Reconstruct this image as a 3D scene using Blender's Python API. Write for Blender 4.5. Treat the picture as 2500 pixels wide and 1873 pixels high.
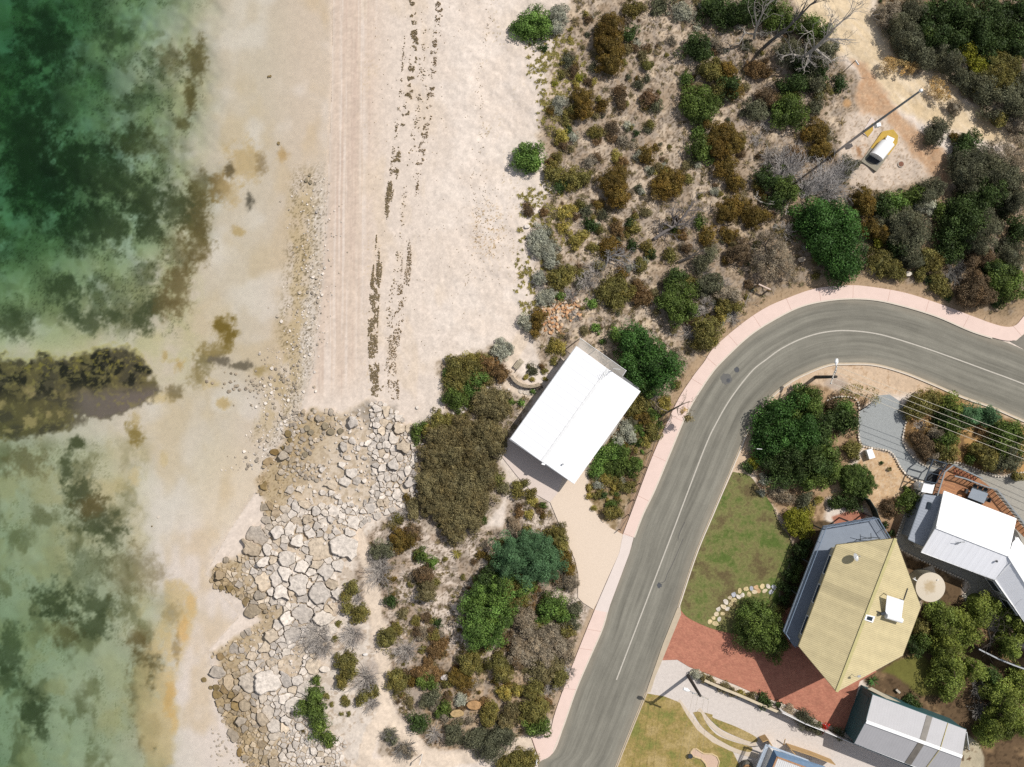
import bpy, bmesh, math, random
import numpy as np
from mathutils import Vector, Matrix

for o in list(bpy.data.objects):
    bpy.data.objects.remove(o, do_unlink=True)
SC = bpy.context.scene
COL = SC.collection
rnd = random.Random(7)
R = math.radians

# ------------------------------------------------------------------ camera, sky, sun, exposure
H = 100.0            # camera height above the road, metres
S = 2500 / 110.0     # picture units per metre on the road plane
cam = bpy.data.cameras.new('camera')
cam.sensor_width = 36; cam.lens = 36 * H / 110.0
cam.clip_start = 1.0; cam.clip_end = 3000
camo = bpy.data.objects.new('camera', cam); COL.objects.link(camo)
camo.location = (0, 0, H); camo.rotation_euler = (0, 0, 0)
SC.camera = camo

SUN_EL = 51.5
SUN_AZ = math.atan2(0.6, 0.8)     # the sun stands toward +x +y
w = bpy.data.worlds.new('World'); SC.world = w; w.use_nodes = True
nt = w.node_tree
sky = nt.nodes.new('ShaderNodeTexSky'); sky.sky_type = 'NISHITA'; sky.sun_disc = False
sky.sun_elevation = R(SUN_EL); sky.sun_rotation = math.pi / 2 - SUN_AZ
sky.dust_density = 0.6; sky.ozone_density = 1.0
bg = nt.nodes['Background']; bg.inputs['Strength'].default_value = 0.12
hs = nt.nodes.new('ShaderNodeHueSaturation'); hs.inputs['Saturation'].default_value = 0.42   # thin summer haze whitens the sky
nt.links.new(sky.outputs['Color'], hs.inputs['Color']); nt.links.new(hs.outputs['Color'], bg.inputs['Color'])
sun = bpy.data.lights.new('sun', 'SUN'); sun.energy = 4.7; sun.angle = R(0.5); sun.color = (1.0, 0.96, 0.90)
suno = bpy.data.objects.new('sun', sun); COL.objects.link(suno)
sd = Vector((math.cos(SUN_AZ) * math.cos(R(SUN_EL)), math.sin(SUN_AZ) * math.cos(R(SUN_EL)), math.sin(R(SUN_EL))))
suno.rotation_euler = sd.to_track_quat('Z', 'Y').to_euler(); suno.location = sd * 150
SC.view_settings.view_transform = 'Standard'; SC.view_settings.look = 'None'
SC.view_settings.exposure = -0.08; SC.view_settings.gamma = 1.0
SC.render.engine = 'CYCLES'
SC.cycles.max_bounces = 6; SC.cycles.diffuse_bounces = 2; SC.cycles.glossy_bounces = 2
SC.cycles.transparent_max_bounces = 12; SC.cycles.volume_bounces = 0
SC.cycles.use_denoising = False
SC.render.resolution_x = 1024; SC.render.resolution_y = 767

# ------------------------------------------------------------------ helpers
def P(px, py, z=0.0):
    k = (1 - z / H) / S
    return Vector(((px - 1250) * k, (936.5 - py) * k, z))

def lin(c):
    c = c / 255.0
    return c / 12.92 if c <= 0.04045 else ((c + 0.055) / 1.055) ** 2.4

K = 1.38
KC = (0.98, 0.97, 0.96)      # colour of the daylight, so that sunlit surfaces show the colour asked for
def look(r, g, b, k=K):      # albedo of a surface that shows this sRGB colour in full sun
    return tuple(min(0.86, lin(v) / k * q) for v, q in zip((r, g, b), KC))

def prop(o, label=None, cat=None, group=None, kind=None):
    if label: o['label'] = label
    if cat: o['category'] = cat
    if group: o['group'] = group
    if kind: o['kind'] = kind
    return o

def link_mesh(name, me, m=None, parent=None, color=None):
    o = bpy.data.objects.new(name, me); COL.objects.link(o)
    if m is not None:
        me.materials.clear(); me.materials.append(m)
    if parent is not None: o.parent = parent
    if color is not None: o.color = (*color, 1.0)
    return o

def mk(name, verts, faces, m=None, parent=None, color=None, smooth=False):
    me = bpy.data.meshes.new(name)
    off = Vector(parent.location) if parent is not None and parent.type == 'EMPTY' else None
    if off is not None:
        verts = [(v[0] - off.x, v[1] - off.y, v[2] - off.z) for v in verts]
    me.from_pydata([tuple(v) for v in verts], [], faces)
    if smooth: me.polygons.foreach_set('use_smooth', [True] * len(me.polygons))
    me.update()
    return link_mesh(name, me, m, parent, color)

def empty(name, loc):
    o = bpy.data.objects.new(name, None); COL.objects.link(o); o.location = loc
    o.empty_display_size = 0.3
    return o

class MB:
    """collects boxes, prisms and tubes for ONE mesh"""
    def __init__(s): s.v = []; s.f = []
    def add(s, vs, fs):
        n = len(s.v); s.v += [Vector(v) for v in vs]; s.f += [tuple(i + n for i in f) for f in fs]
    def box(s, c, ax, ay, az):
        c, ax, ay, az = Vector(c), Vector(ax) / 2, Vector(ay) / 2, Vector(az) / 2
        vs = [c + i * ax + j * ay + k * az for k in (-1, 1) for j in (-1, 1) for i in (-1, 1)]
        s.add(vs, [(0, 2, 3, 1), (4, 5, 7, 6), (0, 1, 5, 4), (2, 6, 7, 3), (0, 4, 6, 2), (1, 3, 7, 5)])
    def bar(s, a, b, wd, ht, up=(0, 0, 1)):
        a, b = Vector(a), Vector(b); d = b - a
        if d.length < 1e-6: return
        u = Vector(up); side = d.cross(u)
        if side.length < 1e-5: side = d.cross(Vector((1, 0, 0)))
        side.normalize(); u2 = side.cross(d).normalized()
        s.box((a + b) / 2, d, side * wd, u2 * ht)
    def prism(s, poly, z0, z1):
        n = len(poly)
        area = sum(poly[i][0] * poly[(i + 1) % n][1] - poly[(i + 1) % n][0] * poly[i][1] for i in range(n))
        if area < 0: poly = poly[::-1]
        vs = [(p[0], p[1], z0) for p in poly] + [(p[0], p[1], z1) for p in poly]
        fs = [tuple(range(n - 1, -1, -1)), tuple(range(n, 2 * n))] + [(i, (i + 1) % n, n + (i + 1) % n, n + i) for i in range(n)]
        s.add(vs, fs)
    def slab(s, pts, t):            # 3D polygon thickened downward
        n = len(pts)
        area = sum(pts[i][0] * pts[(i + 1) % n][1] - pts[(i + 1) % n][0] * pts[i][1] for i in range(n))
        if area < 0: pts = pts[::-1]
        vs = [(p[0], p[1], p[2] - t) for p in pts] + [tuple(p) for p in pts]
        s.add(vs, [tuple(range(n - 1, -1, -1)), tuple(range(n, 2 * n))] + [(i, (i + 1) % n, n + (i + 1) % n, n + i) for i in range(n)])
    def tube(s, pts, rad, n=6, cap=True):
        pts = [Vector(p) for p in pts]; rs = rad if hasattr(rad, '__len__') else [rad] * len(pts)
        base = len(s.v); prev = None
        for i, p in enumerate(pts):
            d = (pts[min(i + 1, len(pts) - 1)] - pts[max(i - 1, 0)])
            d = d.normalized() if d.length > 1e-8 else Vector((0, 0, 1))
            if prev is None:
                a = d.cross(Vector((0, 0, 1)))
                if a.length < 1e-3: a = d.cross(Vector((1, 0, 0)))
            else:
                a = prev - d * prev.dot(d)
                if a.length < 1e-4: a = d.cross(Vector((0.3, 0.5, 1)))
            a.normalize(); prev = a; b = d.cross(a)
            for k in range(n):
                t = 2 * math.pi * k / n
                s.v.append(p + (a * math.cos(t) + b * math.sin(t)) * rs[i])
        for i in range(len(pts) - 1):
            for k in range(n):
                s.f.append((base + i * n + k, base + i * n + (k + 1) % n, base + (i + 1) * n + (k + 1) % n, base + (i + 1) * n + k))
        if cap:
            s.f.append(tuple(base + k for k in range(n - 1, -1, -1)))
            s.f.append(tuple(base + (len(pts) - 1) * n + k for k in range(n)))
    def build(s, name, m, parent=None, color=None, smooth=False):
        return mk(name, s.v, s.f, m, parent, color, smooth)

def catmull(pts, n):
    pts = np.array(pts, float)
    p = np.vstack([2 * pts[0] - pts[1], pts, 2 * pts[-1] - pts[-2]])
    out = []
    for i in range(1, len(p) - 2):
        t = np.linspace(0, 1, 24, endpoint=False)[:, None]
        a, b, c, d = p[i - 1], p[i], p[i + 1], p[i + 2]
        out.append(0.5 * (2 * b + (c - a) * t + (2 * a - 5 * b + 4 * c - d) * t ** 2 + (3 * b - a - 3 * c + d) * t ** 3))
    out = np.vstack(out + [pts[-1:]])
    L = np.r_[0, np.cumsum(np.hypot(*np.diff(out, axis=0).T))]
    q = np.linspace(0, L[-1], n)
    return np.c_[np.interp(q, L, out[:, 0]), np.interp(q, L, out[:, 1])]

def offset(pts, d):
    pts = np.array(pts, float)
    t = np.gradient(pts, axis=0); t /= np.hypot(t[:, 0], t[:, 1])[:, None] + 1e-9
    return pts + d * np.c_[-t[:, 1], t[:, 0]]

# value noise
_T = np.random.RandomState(3).rand(16, 256, 256)
def vnoise(x, y, seed=0):
    T = _T[seed % 16]
    xi = np.floor(x).astype(int); yi = np.floor(y).astype(int)
    fx = x - xi; fy = y - yi
    fx = fx * fx * (3 - 2 * fx); fy = fy * fy * (3 - 2 * fy)
    a = T[xi & 255, yi & 255]; b = T[(xi + 1) & 255, yi & 255]
    c = T[xi & 255, (yi + 1) & 255]; d = T[(xi + 1) & 255, (yi + 1) & 255]
    return (a * (1 - fx) + b * fx) * (1 - fy) + (c * (1 - fx) + d * fx) * fy
def fbm(x, y, o=4, seed=0):
    s = 0; a = 0.5; n = 0
    for i in range(o):
        s = s + a * vnoise(x * 2 ** i + 17.3 * i, y * 2 ** i + 9.1 * i, seed + i); n += a; a *= 0.55
    return s / n
def ss(a, b, x):
    t = np.clip((x - a) / (b - a), 0, 1)
    return t * t * (3 - 2 * t)
def sdf(poly, X, Y, margin=90):
    """signed distance, positive inside, clipped to -margin"""
    poly = np.array(poly, float)
    out = np.full(X.shape, -float(margin))
    m = (X > poly[:, 0].min() - margin) & (X < poly[:, 0].max() + margin) & (Y > poly[:, 1].min() - margin) & (Y < poly[:, 1].max() + margin)
    if not m.any(): return out
    x = X[m]; y = Y[m]; d = np.full(x.shape, 1e18); ins = np.zeros(x.shape, bool)
    for i in range(len(poly)):
        ax, ay = poly[i]; bx, by = poly[(i + 1) % len(poly)]
        ex, ey = bx - ax, by - ay
        t = np.clip(((x - ax) * ex + (y - ay) * ey) / (ex * ex + ey * ey + 1e-9), 0, 1)
        d = np.minimum(d, (x - ax - t * ex) ** 2 + (y - ay - t * ey) ** 2)
        if ay != by:
            c = (ay > y) != (by > y)
            ins ^= c & (x < ex * (y - ay) / (by - ay) + ax)
    out[m] = np.where(ins, 1, -1) * np.sqrt(d)
    return np.maximum(out, -margin)
def pline(pts, X, Y, margin=60):
    pts = np.array(pts, float); out = np.full(X.shape, float(margin))
    m = (X > pts[:, 0].min() - margin) & (X < pts[:, 0].max() + margin) & (Y > pts[:, 1].min() - margin) & (Y < pts[:, 1].max() + margin)
    x = X[m]; y = Y[m]; d = np.full(x.shape, float(margin) ** 2)
    for i in range(len(pts) - 1):
        ax, ay = pts[i]; ex, ey = pts[i + 1] - pts[i]
        t = np.clip(((x - ax) * ex + (y - ay) * ey) / (ex * ex + ey * ey + 1e-9), 0, 1)
        d = np.minimum(d, (x - ax - t * ex) ** 2 + (y - ay - t * ey) ** 2)
    out[m] = np.sqrt(d)
    return out

# ------------------------------------------------------------------ materials
def nodes(name):
    m = bpy.data.materials.new(name); m.use_nodes = True
    n = m.node_tree.nodes; l = m.node_tree.links
    return m, n, l, n['Principled BSDF']
def mat(name, col, rough=0.8, var=0.12, scale=3.0, bump=0.0, bscale=None, metal=0.0, spec=0.3, detail=5, wavedir=None):
    m, n, l, b = nodes(name)
    b.inputs['Roughness'].default_value = rough; b.inputs['Metallic'].default_value = metal
    b.inputs['Specular IOR Level'].default_value = spec
    g = n.new('ShaderNodeNewGeometry')
    t = n.new('ShaderNodeTexNoise'); t.inputs['Scale'].default_value = scale; t.inputs['Detail'].default_value = detail
    t.inputs['Roughness'].default_value = 0.65
    l.new(g.outputs['Position'], t.inputs['Vector'])
    mr = n.new('ShaderNodeMapRange'); mr.inputs[1].default_value = 0.25; mr.inputs[2].default_value = 0.75
    mr.inputs[3].default_value = 1 - var; mr.inputs[4].default_value = 1 + var
    l.new(t.outputs['Fac'], mr.inputs['Value'])
    mx = n.new('ShaderNodeVectorMath'); mx.operation = 'SCALE'; mx.inputs[0].default_value = col[:3]
    l.new(mr.outputs['Result'], mx.inputs['Scale']); l.new(mx.outputs['Vector'], b.inputs['Base Color'])
    if bump:
        t2 = n.new('ShaderNodeTexNoise'); t2.inputs['Scale'].default_value = bscale or scale * 4; t2.inputs['Detail'].default_value = 4
        l.new(g.outputs['Position'], t2.inputs['Vector'])
        bp = n.new('ShaderNodeBump'); bp.inputs['Strength'].default_value = bump; bp.inputs['Distance'].default_value = 0.05
        l.new(t2.outputs['Fac'], bp.inputs['Height']); l.new(bp.outputs['Normal'], b.inputs['Normal'])
    return m

def mat_tint(name, rough=0.75, var=0.25, scale=4.0, bump=0.3, spec=0.2, trans=0.0, leaf=False, hcol=(1.3, 0.98, 0.62), own=False):
    """object colour x per-face 'tint', pushed toward brown by 'hue'"""
    m, n, l, b = nodes(name)
    b.inputs['Roughness'].default_value = rough; b.inputs['Specular IOR Level'].default_value = spec
    oi = n.new('ShaderNodeObjectInfo')
    at = n.new('ShaderNodeAttribute'); at.attribute_name = 'tint'
    ah = n.new('ShaderNodeAttribute'); ah.attribute_name = 'hue'
    mix = n.new('ShaderNodeMix'); mix.data_type = 'RGBA'; mix.blend_type = 'MULTIPLY'
    l.new(ah.outputs['Fac'], mix.inputs['Factor']); l.new(oi.outputs['Color'], mix.inputs['A'])
    if own:
        ac = n.new('ShaderNodeAttribute'); ac.attribute_name = 'own'; l.new(ac.outputs['Color'], mix.inputs['A'])
    mix.inputs['B'].default_value = (*hcol, 1)
    sc = n.new('ShaderNodeVectorMath'); sc.operation = 'SCALE'
    l.new(mix.outputs['Result'], sc.inputs[0]); l.new(at.outputs['Fac'], sc.inputs['Scale'])
    last = sc
    if not leaf:
        g = n.new('ShaderNodeNewGeometry')
        t = n.new('ShaderNodeTexNoise'); t.inputs['Scale'].default_value = scale; t.inputs['Detail'].default_value = 6; t.inputs['Roughness'].default_value = 0.7
        l.new(g.outputs['Position'], t.inputs['Vector'])
        mr = n.new('ShaderNodeMapRange'); mr.inputs[1].default_value = 0.25; mr.inputs[2].default_value = 0.75
        mr.inputs[3].default_value = 1 - var; mr.inputs[4].default_value = 1 + var
        l.new(t.outputs['Fac'], mr.inputs['Value'])
        s2 = n.new('ShaderNodeVectorMath'); s2.operation = 'SCALE'
        l.new(sc.outputs['Vector'], s2.inputs[0]); l.new(mr.outputs['Result'], s2.inputs['Scale']); last = s2
        if bump:
            bp = n.new('ShaderNodeBump'); bp.inputs['Strength'].default_value = bump; bp.inputs['Distance'].default_value = 0.08
            l.new(t.outputs['Fac'], bp.inputs['Height']); l.new(bp.outputs['Normal'], b.inputs['Normal'])
    l.new(last.outputs['Vector'], b.inputs['Base Color'])
    if trans:
        tr = n.new('ShaderNodeBsdfTranslucent'); l.new(last.outputs['Vector'], tr.inputs['Color'])
        ms = n.new('ShaderNodeMixShader'); ms.inputs['Fac'].default_value = trans
        l.new(b.outputs['BSDF'], ms.inputs[1]); l.new(tr.outputs['BSDF'], ms.inputs[2])
        l.new(ms.outputs['Shader'], n['Material Output'].inputs['Surface'])
    return m

M = {}
M['leaf'] = mat_tint('leaf', rough=0.6, spec=0.25, trans=0.22, leaf=True)
M['leaf_mixed'] = mat_tint('mixed_leaf', rough=0.6, spec=0.25, trans=0.22, leaf=True, own=True)
M['wood'] = mat_tint('weathered_wood', rough=0.9, var=0.2, scale=6, bump=0.2, spec=0.1)
M['rock'] = mat_tint('limestone', rough=0.95, var=0.42, scale=2.4, bump=1.0, spec=0.1, hcol=(0.62, 0.52, 0.34))
M['weed'] = mat_tint('dry_seaweed', rough=0.95, var=0.35, scale=9.0, bump=0.8, spec=0.05, hcol=(0.9, 0.72, 0.55))
M['white_roof'] = mat('white_roof_sheet', (0.84, 0.84, 0.84), 0.5, 0.03, 1.2)
M['white_paint'] = mat('white_paint', (0.78, 0.78, 0.77), 0.5, 0.05, 2)
M['pale_wall'] = mat('rendered_wall', look(205, 198, 188), 0.85, 0.08, 3)
M['steel'] = mat('galvanised_steel', (0.42, 0.43, 0.44), 0.45, 0.15, 4, metal=0.4)
M['dark_metal'] = mat('dark_metal', (0.035, 0.04, 0.045), 0.5, 0.2, 4)
M['blue_grey'] = mat('blue_grey_sheet', look(150, 160, 172), 0.55, 0.08, 1.5)
M['teal'] = mat('teal_steel_cladding', (0.035, 0.10, 0.11), 0.5, 0.12, 3)
M['blue_paint'] = mat('blue_painted_steel', look(120, 146, 174), 0.5, 0.1, 3)
M['window'] = mat('window_glass', (0.02, 0.03, 0.04), 0.08, 0.1, 2, spec=0.6)
M['concrete'] = mat('concrete', look(205, 195, 180), 0.9, 0.12, 2.5, bump=0.2)
M['pole_wood'] = mat('tarred_pole_wood', (0.045, 0.04, 0.036), 0.85, 0.3, 5)
M['tan_timber'] = mat('tan_timber', look(205, 170, 120), 0.8, 0.15, 4)
# ------------------------------------------------------------------ outlines read off the place (picture units)
ROAD_L = [(1300,1935),(1312,1884),(1319,1860),(1348,1841),(1376,1776),(1408,1685),(1439,1612),(1471,1539),(1490,1476),(1537,1350),(1547,1312),(1569,1254),(1598,1194),(1637,1100),(1664,1035),(1690,982),(1736,911),(1772,871),(1827,820),(1881,784),(1953,748),(2025,732),(2098,728),(2170,737),(2279,768),(2369,806),(2423,824),(2462,838),(2520,862),(2760,960)]
ROAD_R = [(1482,1935),(1502,1873),(1534,1792),(1575,1691),(1619,1571),(1654,1482),(1698,1350),(1742,1245),(1803,1100),(1827,1041),(1855,998),(1888,962),(1931,929),(1982,904),(2025,889),(2062,886),(2134,888),(2206,907),(2279,936),(2351,967),(2423,992),(2500,1025),(2760,1135)]
CENTRE = [(1505,1660),(1566,1500),(1642,1300),(1718,1100),(1750,1031),(1786,970),(1835,907),(1872,877),(1905,853),(1950,830),(1995,815),(2040,808),(2085,808),(2140,815),(2190,828),(2259,850),(2330,875),(2420,908),(2500,938),(2760,1042)]
PATH_O = [(1521,1305),(1545,1242),(1569,1177),(1599,1100),(1651,985),(1690,922),(1719,884),(1743,849),(1805,795),(1863,755),(1917,730),(1989,705),(2062,697),(2116,699),(2206,714),(2286,739),(2369,770),(2423,790),(2457,798),(2480,794),(2500,772),(2540,725)]
PATH_I = [(1547,1312),(1569,1254),(1598,1194),(1637,1100),(1664,1035),(1690,982),(1736,911),(1772,871),(1827,820),(1881,784),(1953,748),(2025,732),(2098,728),(2170,737),(2279,768),(2369,806),(2423,824),(2459,832),(2481,829),(2503,812),(2560,765)]
PATH2_O = [(1452,1489),(1414,1583),(1376,1681),(1354,1745),(1345,1778),(1330,1793),(1299,1803)]
PATH2_I = [(1484,1496),(1471,1539),(1439,1612),(1408,1685),(1376,1776),(1352,1836),(1318,1858)]
CROSS = [(1521,1305),(1547,1312),(1537,1350),(1490,1476),(1484,1496),(1452,1489),(1512,1350)]
DRIVE = [(1360,1206),(1343,1226),(1372,1295),(1404,1367),(1412,1403),(1411,1459),(1424,1472),(1449,1488),(1512,1350),(1521,1305),(1484,1286),(1463,1266),(1439,1225),(1430,1196),(1431,1172),(1437,1150),(1448,1133),(1461,1107),(1472,1090),(1440,1090),(1380,1150)]
SLABC = [(1222,1111),(1262,1162),(1303,1204),(1343,1227),(1366,1201),(1400,1165),(1390,1120),(1300,1040),(1240,1070)]
SLABC2 = [(1472,1090),(1500,1055),(1521,1019),(1490,1000),(1440,1080)]
RED = [(1660,1486),(1686,1511),(1755,1539),(1830,1548),(1880,1520),(1915,1490),(1960,1470),(2060,1480),(2140,1640),(2099,1664),(2075,1755),(2064,1788),(2032,1774),(1999,1761),(1963,1740),(1927,1723),(1890,1711),(1854,1698),(1800,1674),(1740,1650),(1682,1628),(1654,1611),(1616,1612)]
GRAVEL_D = [(1616,1612),(1654,1610),(1684,1630),(1700,1655),(1721,1666),(1809,1703),(1843,1718),(1908,1746),(1966,1772),(2053,1808),(2200,1862),(2330,1915),(2330,1960),(1840,1960),(1800,1870),(1720,1800),(1663,1716),(1622,1700),(1575,1692)]
LAWN = [(1790,1152),(1830,1162),(1852,1190),(1874,1217),(1893,1248),(1905,1280),(1926,1310),(1935,1345),(1905,1440),(1885,1512),(1830,1548),(1755,1540),(1686,1512),(1661,1487),(1661,1470),(1704,1350),(1748,1245)]
LAWN2 = [(1580,1694),(1622,1701),(1660,1716),(1676,1745),(1703,1783),(1740,1813),(1790,1837),(1806,1870),(1806,1960),(1490,1960),(1508,1873),(1540,1792)]
STRIP_A = [(1692,1740),(1710,1739),(1724,1765),(1750,1794),(1790,1811),(1834,1824),(1832,1836),(1800,1829),(1755,1806),(1715,1775)]
STRIP_B = [(1720,1740),(1741,1746),(1742,1753),(1800,1776),(1847,1801),(1842,1813),(1805,1801),(1762,1781),(1737,1760)]
BLUEG = [(2099,1004),(2096,1031),(2099,1072),(2107,1087),(2124,1091),(2169,1099),(2186,1116),(2200,1140),(2216,1159),(2235,1171),(2258,1176),(2300,1150),(2267,1142),(2242,1128),(2221,1108),(2204,1079),(2206,1055),(2212,1031),(2211,1007),(2197,980),(2172,963),(2143,966),(2125,985)]
YARD = [(2245,1178),(2206,1261),(2192,1300),(2189,1319),(2201,1343),(2235,1360),(2281,1382),(2329,1403),(2356,1415),(2368,1430),(2363,1442),(2351,1454),(2370,1500),(2420,1540),(2620,1600),(2620,1250),(2480,1150),(2450,1163),(2390,1147),(2317,1128),(2290,1110),(2262,1128)]
MULCH = [(2107,1090),(2169,1101),(2200,1142),(2240,1175),(2206,1261),(2189,1319),(2201,1345),(2150,1300),(2120,1240),(2040,1230),(2020,1200),(2100,1120)]
DMULCH = [(2189,1319),(2201,1345),(2281,1384),(2356,1417),(2351,1454),(2400,1520),(2600,1640),(2600,1960),(2330,1960),(2330,1780),(2120,1690),(2100,1640),(2200,1560),(2250,1480)]
RLAWN = [(2150,1640),(2200,1605),(2255,1600),(2300,1640),(2290,1700),(2245,1695),(2200,1660)]
SIDE = [(2455,828),(2481,832),(2503,814),(2575,756),(2700,700),(2760,960),(2520,864)]
TRACK = [(1905,-200),(2125,-200),(2125,-60),(2130,40),(2155,58),(2172,105),(2198,158),(2230,186),(2290,165),(2330,195),(2345,240),(2400,270),(2460,310),(2475,345),(2425,350),(2350,325),(2290,305),(2240,292),(2195,260),(2140,205),(2105,160),(2060,135),(2000,95),(1950,50)]
TRACK2 = [(2082,148),(2112,160),(2145,205),(2174,241),(2200,280),(2220,300),(2253,331),(2302,362),(2320,400),(2330,440),(2300,470),(2280,440),(2251,400),(2210,357),(2188,319),(2154,285),(2106,280),(2094,241),(2101,193)]
PALE = [(2070,275),(2106,280),(2154,287),(2188,320),(2210,358),(2251,402),(2270,430),(2220,450),(2150,470),(2080,460),(2050,410),(2050,340)]
SCRUB1 = [(1430,-80),(1905,-80),(1950,50),(2040,130),(2092,200),(2095,260),(2070,300),(2055,400),(2120,460),(2260,440),(2330,460),(2620,300),(2620,720),(2500,760),(2450,785),(2369,758),(2206,702),(2060,684),(1917,716),(1800,782),(1722,865),(1650,970),(1597,1090),(1540,1230),(1510,1290),(1445,1220),(1440,1150),(1560,960),(1415,830),(1330,900),(1305,800),(1320,700),(1310,560),(1360,440),(1320,330),(1350,150)]
SCRUB2 = [(885,1320),(960,1250),(1020,1230),(1060,1300),(1230,1290),(1250,1190),(1335,1225),(1372,1300),(1404,1380),(1410,1460),(1449,1492),(1412,1580),(1352,1740),(1330,1785),(1290,1805),(1160,1830),(1050,1830),(960,1720),(935,1620),(900,1480),(860,1440)]
BEACHBED = [(1070,890),(1230,840),(1250,900),(1300,960),(1250,1080),(1210,1110),(1240,1190),(1180,1290),(1050,1300),(1000,1200),(1020,1060),(1090,1010)]
SCRUB4 = [(2125,-80),(2620,-80),(2620,420),(2500,400),(2480,345),(2462,303),(2400,260),(2348,228),(2332,183),(2290,152),(2225,184),(2192,155),(2168,100),(2152,55)]
SPATH = [[(868,1290),(895,1350),(905,1420),(922,1520),(935,1600),(940,1680),(938,1730),(905,1800),(880,1900),(870,2000)],[(938,1725),(975,1775),(1030,1830),(1080,1856)],[(880,1875),(1000,1866),(1100,1856),(1200,1836),(1310,1806)],[(1290,800),(1255,860),(1240,905),(1246,935),(1275,950),(1310,952)]]
ROCKZ = [(705,1040),(760,1000),(830,1010),(860,1000),(900,975),(960,1000),(1000,1060),(1012,1110),(1000,1160),(1010,1215),(950,1245),(900,1265),(862,1292),(830,1345),(808,1395),(820,1440),(808,1495),(800,1545),(760,1620),(735,1690),(750,1780),(830,1812),(845,1960),(600,1960),(608,1873),(574,1790),(536,1731),(540,1670),(545,1630),(516,1595),(560,1565),(605,1548),(640,1513),(612,1470),(560,1440),(522,1428),(515,1395),(560,1370),(618,1338),(652,1300),(648,1240),(625,1170),(660,1130),(690,1085)]
REEF = [(-400,860),(0,870),(49,881),(120,878),(170,885),(211,859),(283,840),(332,855),(355,904),(400,964),(340,995),(264,1017),(170,1040),(94,1074),(0,1074),(-400,1090)]
WATERLINE = [(-9000,818),(-60,815),(200,812),(500,800),(700,786),(900,765),(1000,735),(1080,690),(1180,640),(1300,560),(1400,505),(1500,590),(1590,510),(1700,530),(1800,575),(1900,600),(9000,620)]

PAVED = [ROAD_L + ROAD_R[::-1], PATH_O + PATH_I[::-1], PATH2_O + PATH2_I[::-1], CROSS, DRIVE, SLABC, RED, GRAVEL_D, LAWN, LAWN2, BLUEG, YARD, SIDE,
         [(1405,840),(1565,955),(1402,1185),(1240,1075)], [(1905,1540),(2010,1280),(2190,1262),(2260,1480),(2200,1610),(2045,1700)],
         [(2250,1190),(2600,1190),(2600,1560),(2420,1450),(2210,1330)], [(2060,1650),(2380,1780),(2360,1960),(2040,1840)]]

def shore(Y):
    wl = np.array(WATERLINE, float)
    return np.interp(Y, wl[:, 0], wl[:, 1])

def gz(px, py):
    """ground height under a picture point"""
    X = np.atleast_1d(np.array(px, float)); Y = np.atleast_1d(np.array(py, float))
    d = X - shore(Y)
    land = -1.2 + 1.2 * np.clip(d / 330.0, 0, 1) ** 0.8
    dep = 0.06 * ss(0, -220, d) + 0.10 * ss(-60, -200, d)
    deep = np.interp(Y, [-300, 500, 720, 860, 960, 1100, 1300, 1873, 2300], [5.0, 3.7, 1.9, 0.35, 0.3, 0.9, 1.05, 1.5, 2.0])
    edge = np.interp(Y, [-300, 300, 600, 800, 1000, 1220, 1500, 1873], [520, 540, 520, 370, 310, 270, 410, 420]) + 150 * (fbm(X / 130, Y / 130, 4, 11) - 0.5)
    dep = dep + deep * ss(0, 1, (edge - X) / 480.0) * (0.85 + 0.4 * fbm(X / 120, Y / 120, 3, 5)) + np.clip((-X) / 400, 0, 8) + 0.35 * ss(-30, 150, edge - X)*np.clip(deep,0.2,1)
    z = np.where(d > 0, land, -1.2 - dep)
    rel = ss(60, 260, d)
    for p in PAVED:
        rel = rel * (1 - ss(-45, -6, sdf(p, X, Y, 60)))
    z = z + rel * (0.55 * (fbm(X / 110, Y / 110, 3, 2) - 0.5) + 0.22 * (fbm(X / 22, Y / 22, 3, 6) - 0.5)) * ss(900, 1250, X + 0.35 * np.clip(Y - 900, 0, 900))
    return z
GZ = {}
def gz1(px, py):
    if 'z' in GZ and -72 < px < 2570 and -72 < py < 1940:
        u, v = (px + 75) / 3.0, (py + 75) / 3.0; i, j = int(u), int(v); a, b = u - i, v - j; g = GZ['z']
        return float((g[j, i] * (1 - a) + g[j, i + 1] * a) * (1 - b) + (g[j + 1, i] * (1 - a) + g[j + 1, i + 1] * a) * b)
    return float(gz(px, py)[0])

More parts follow.
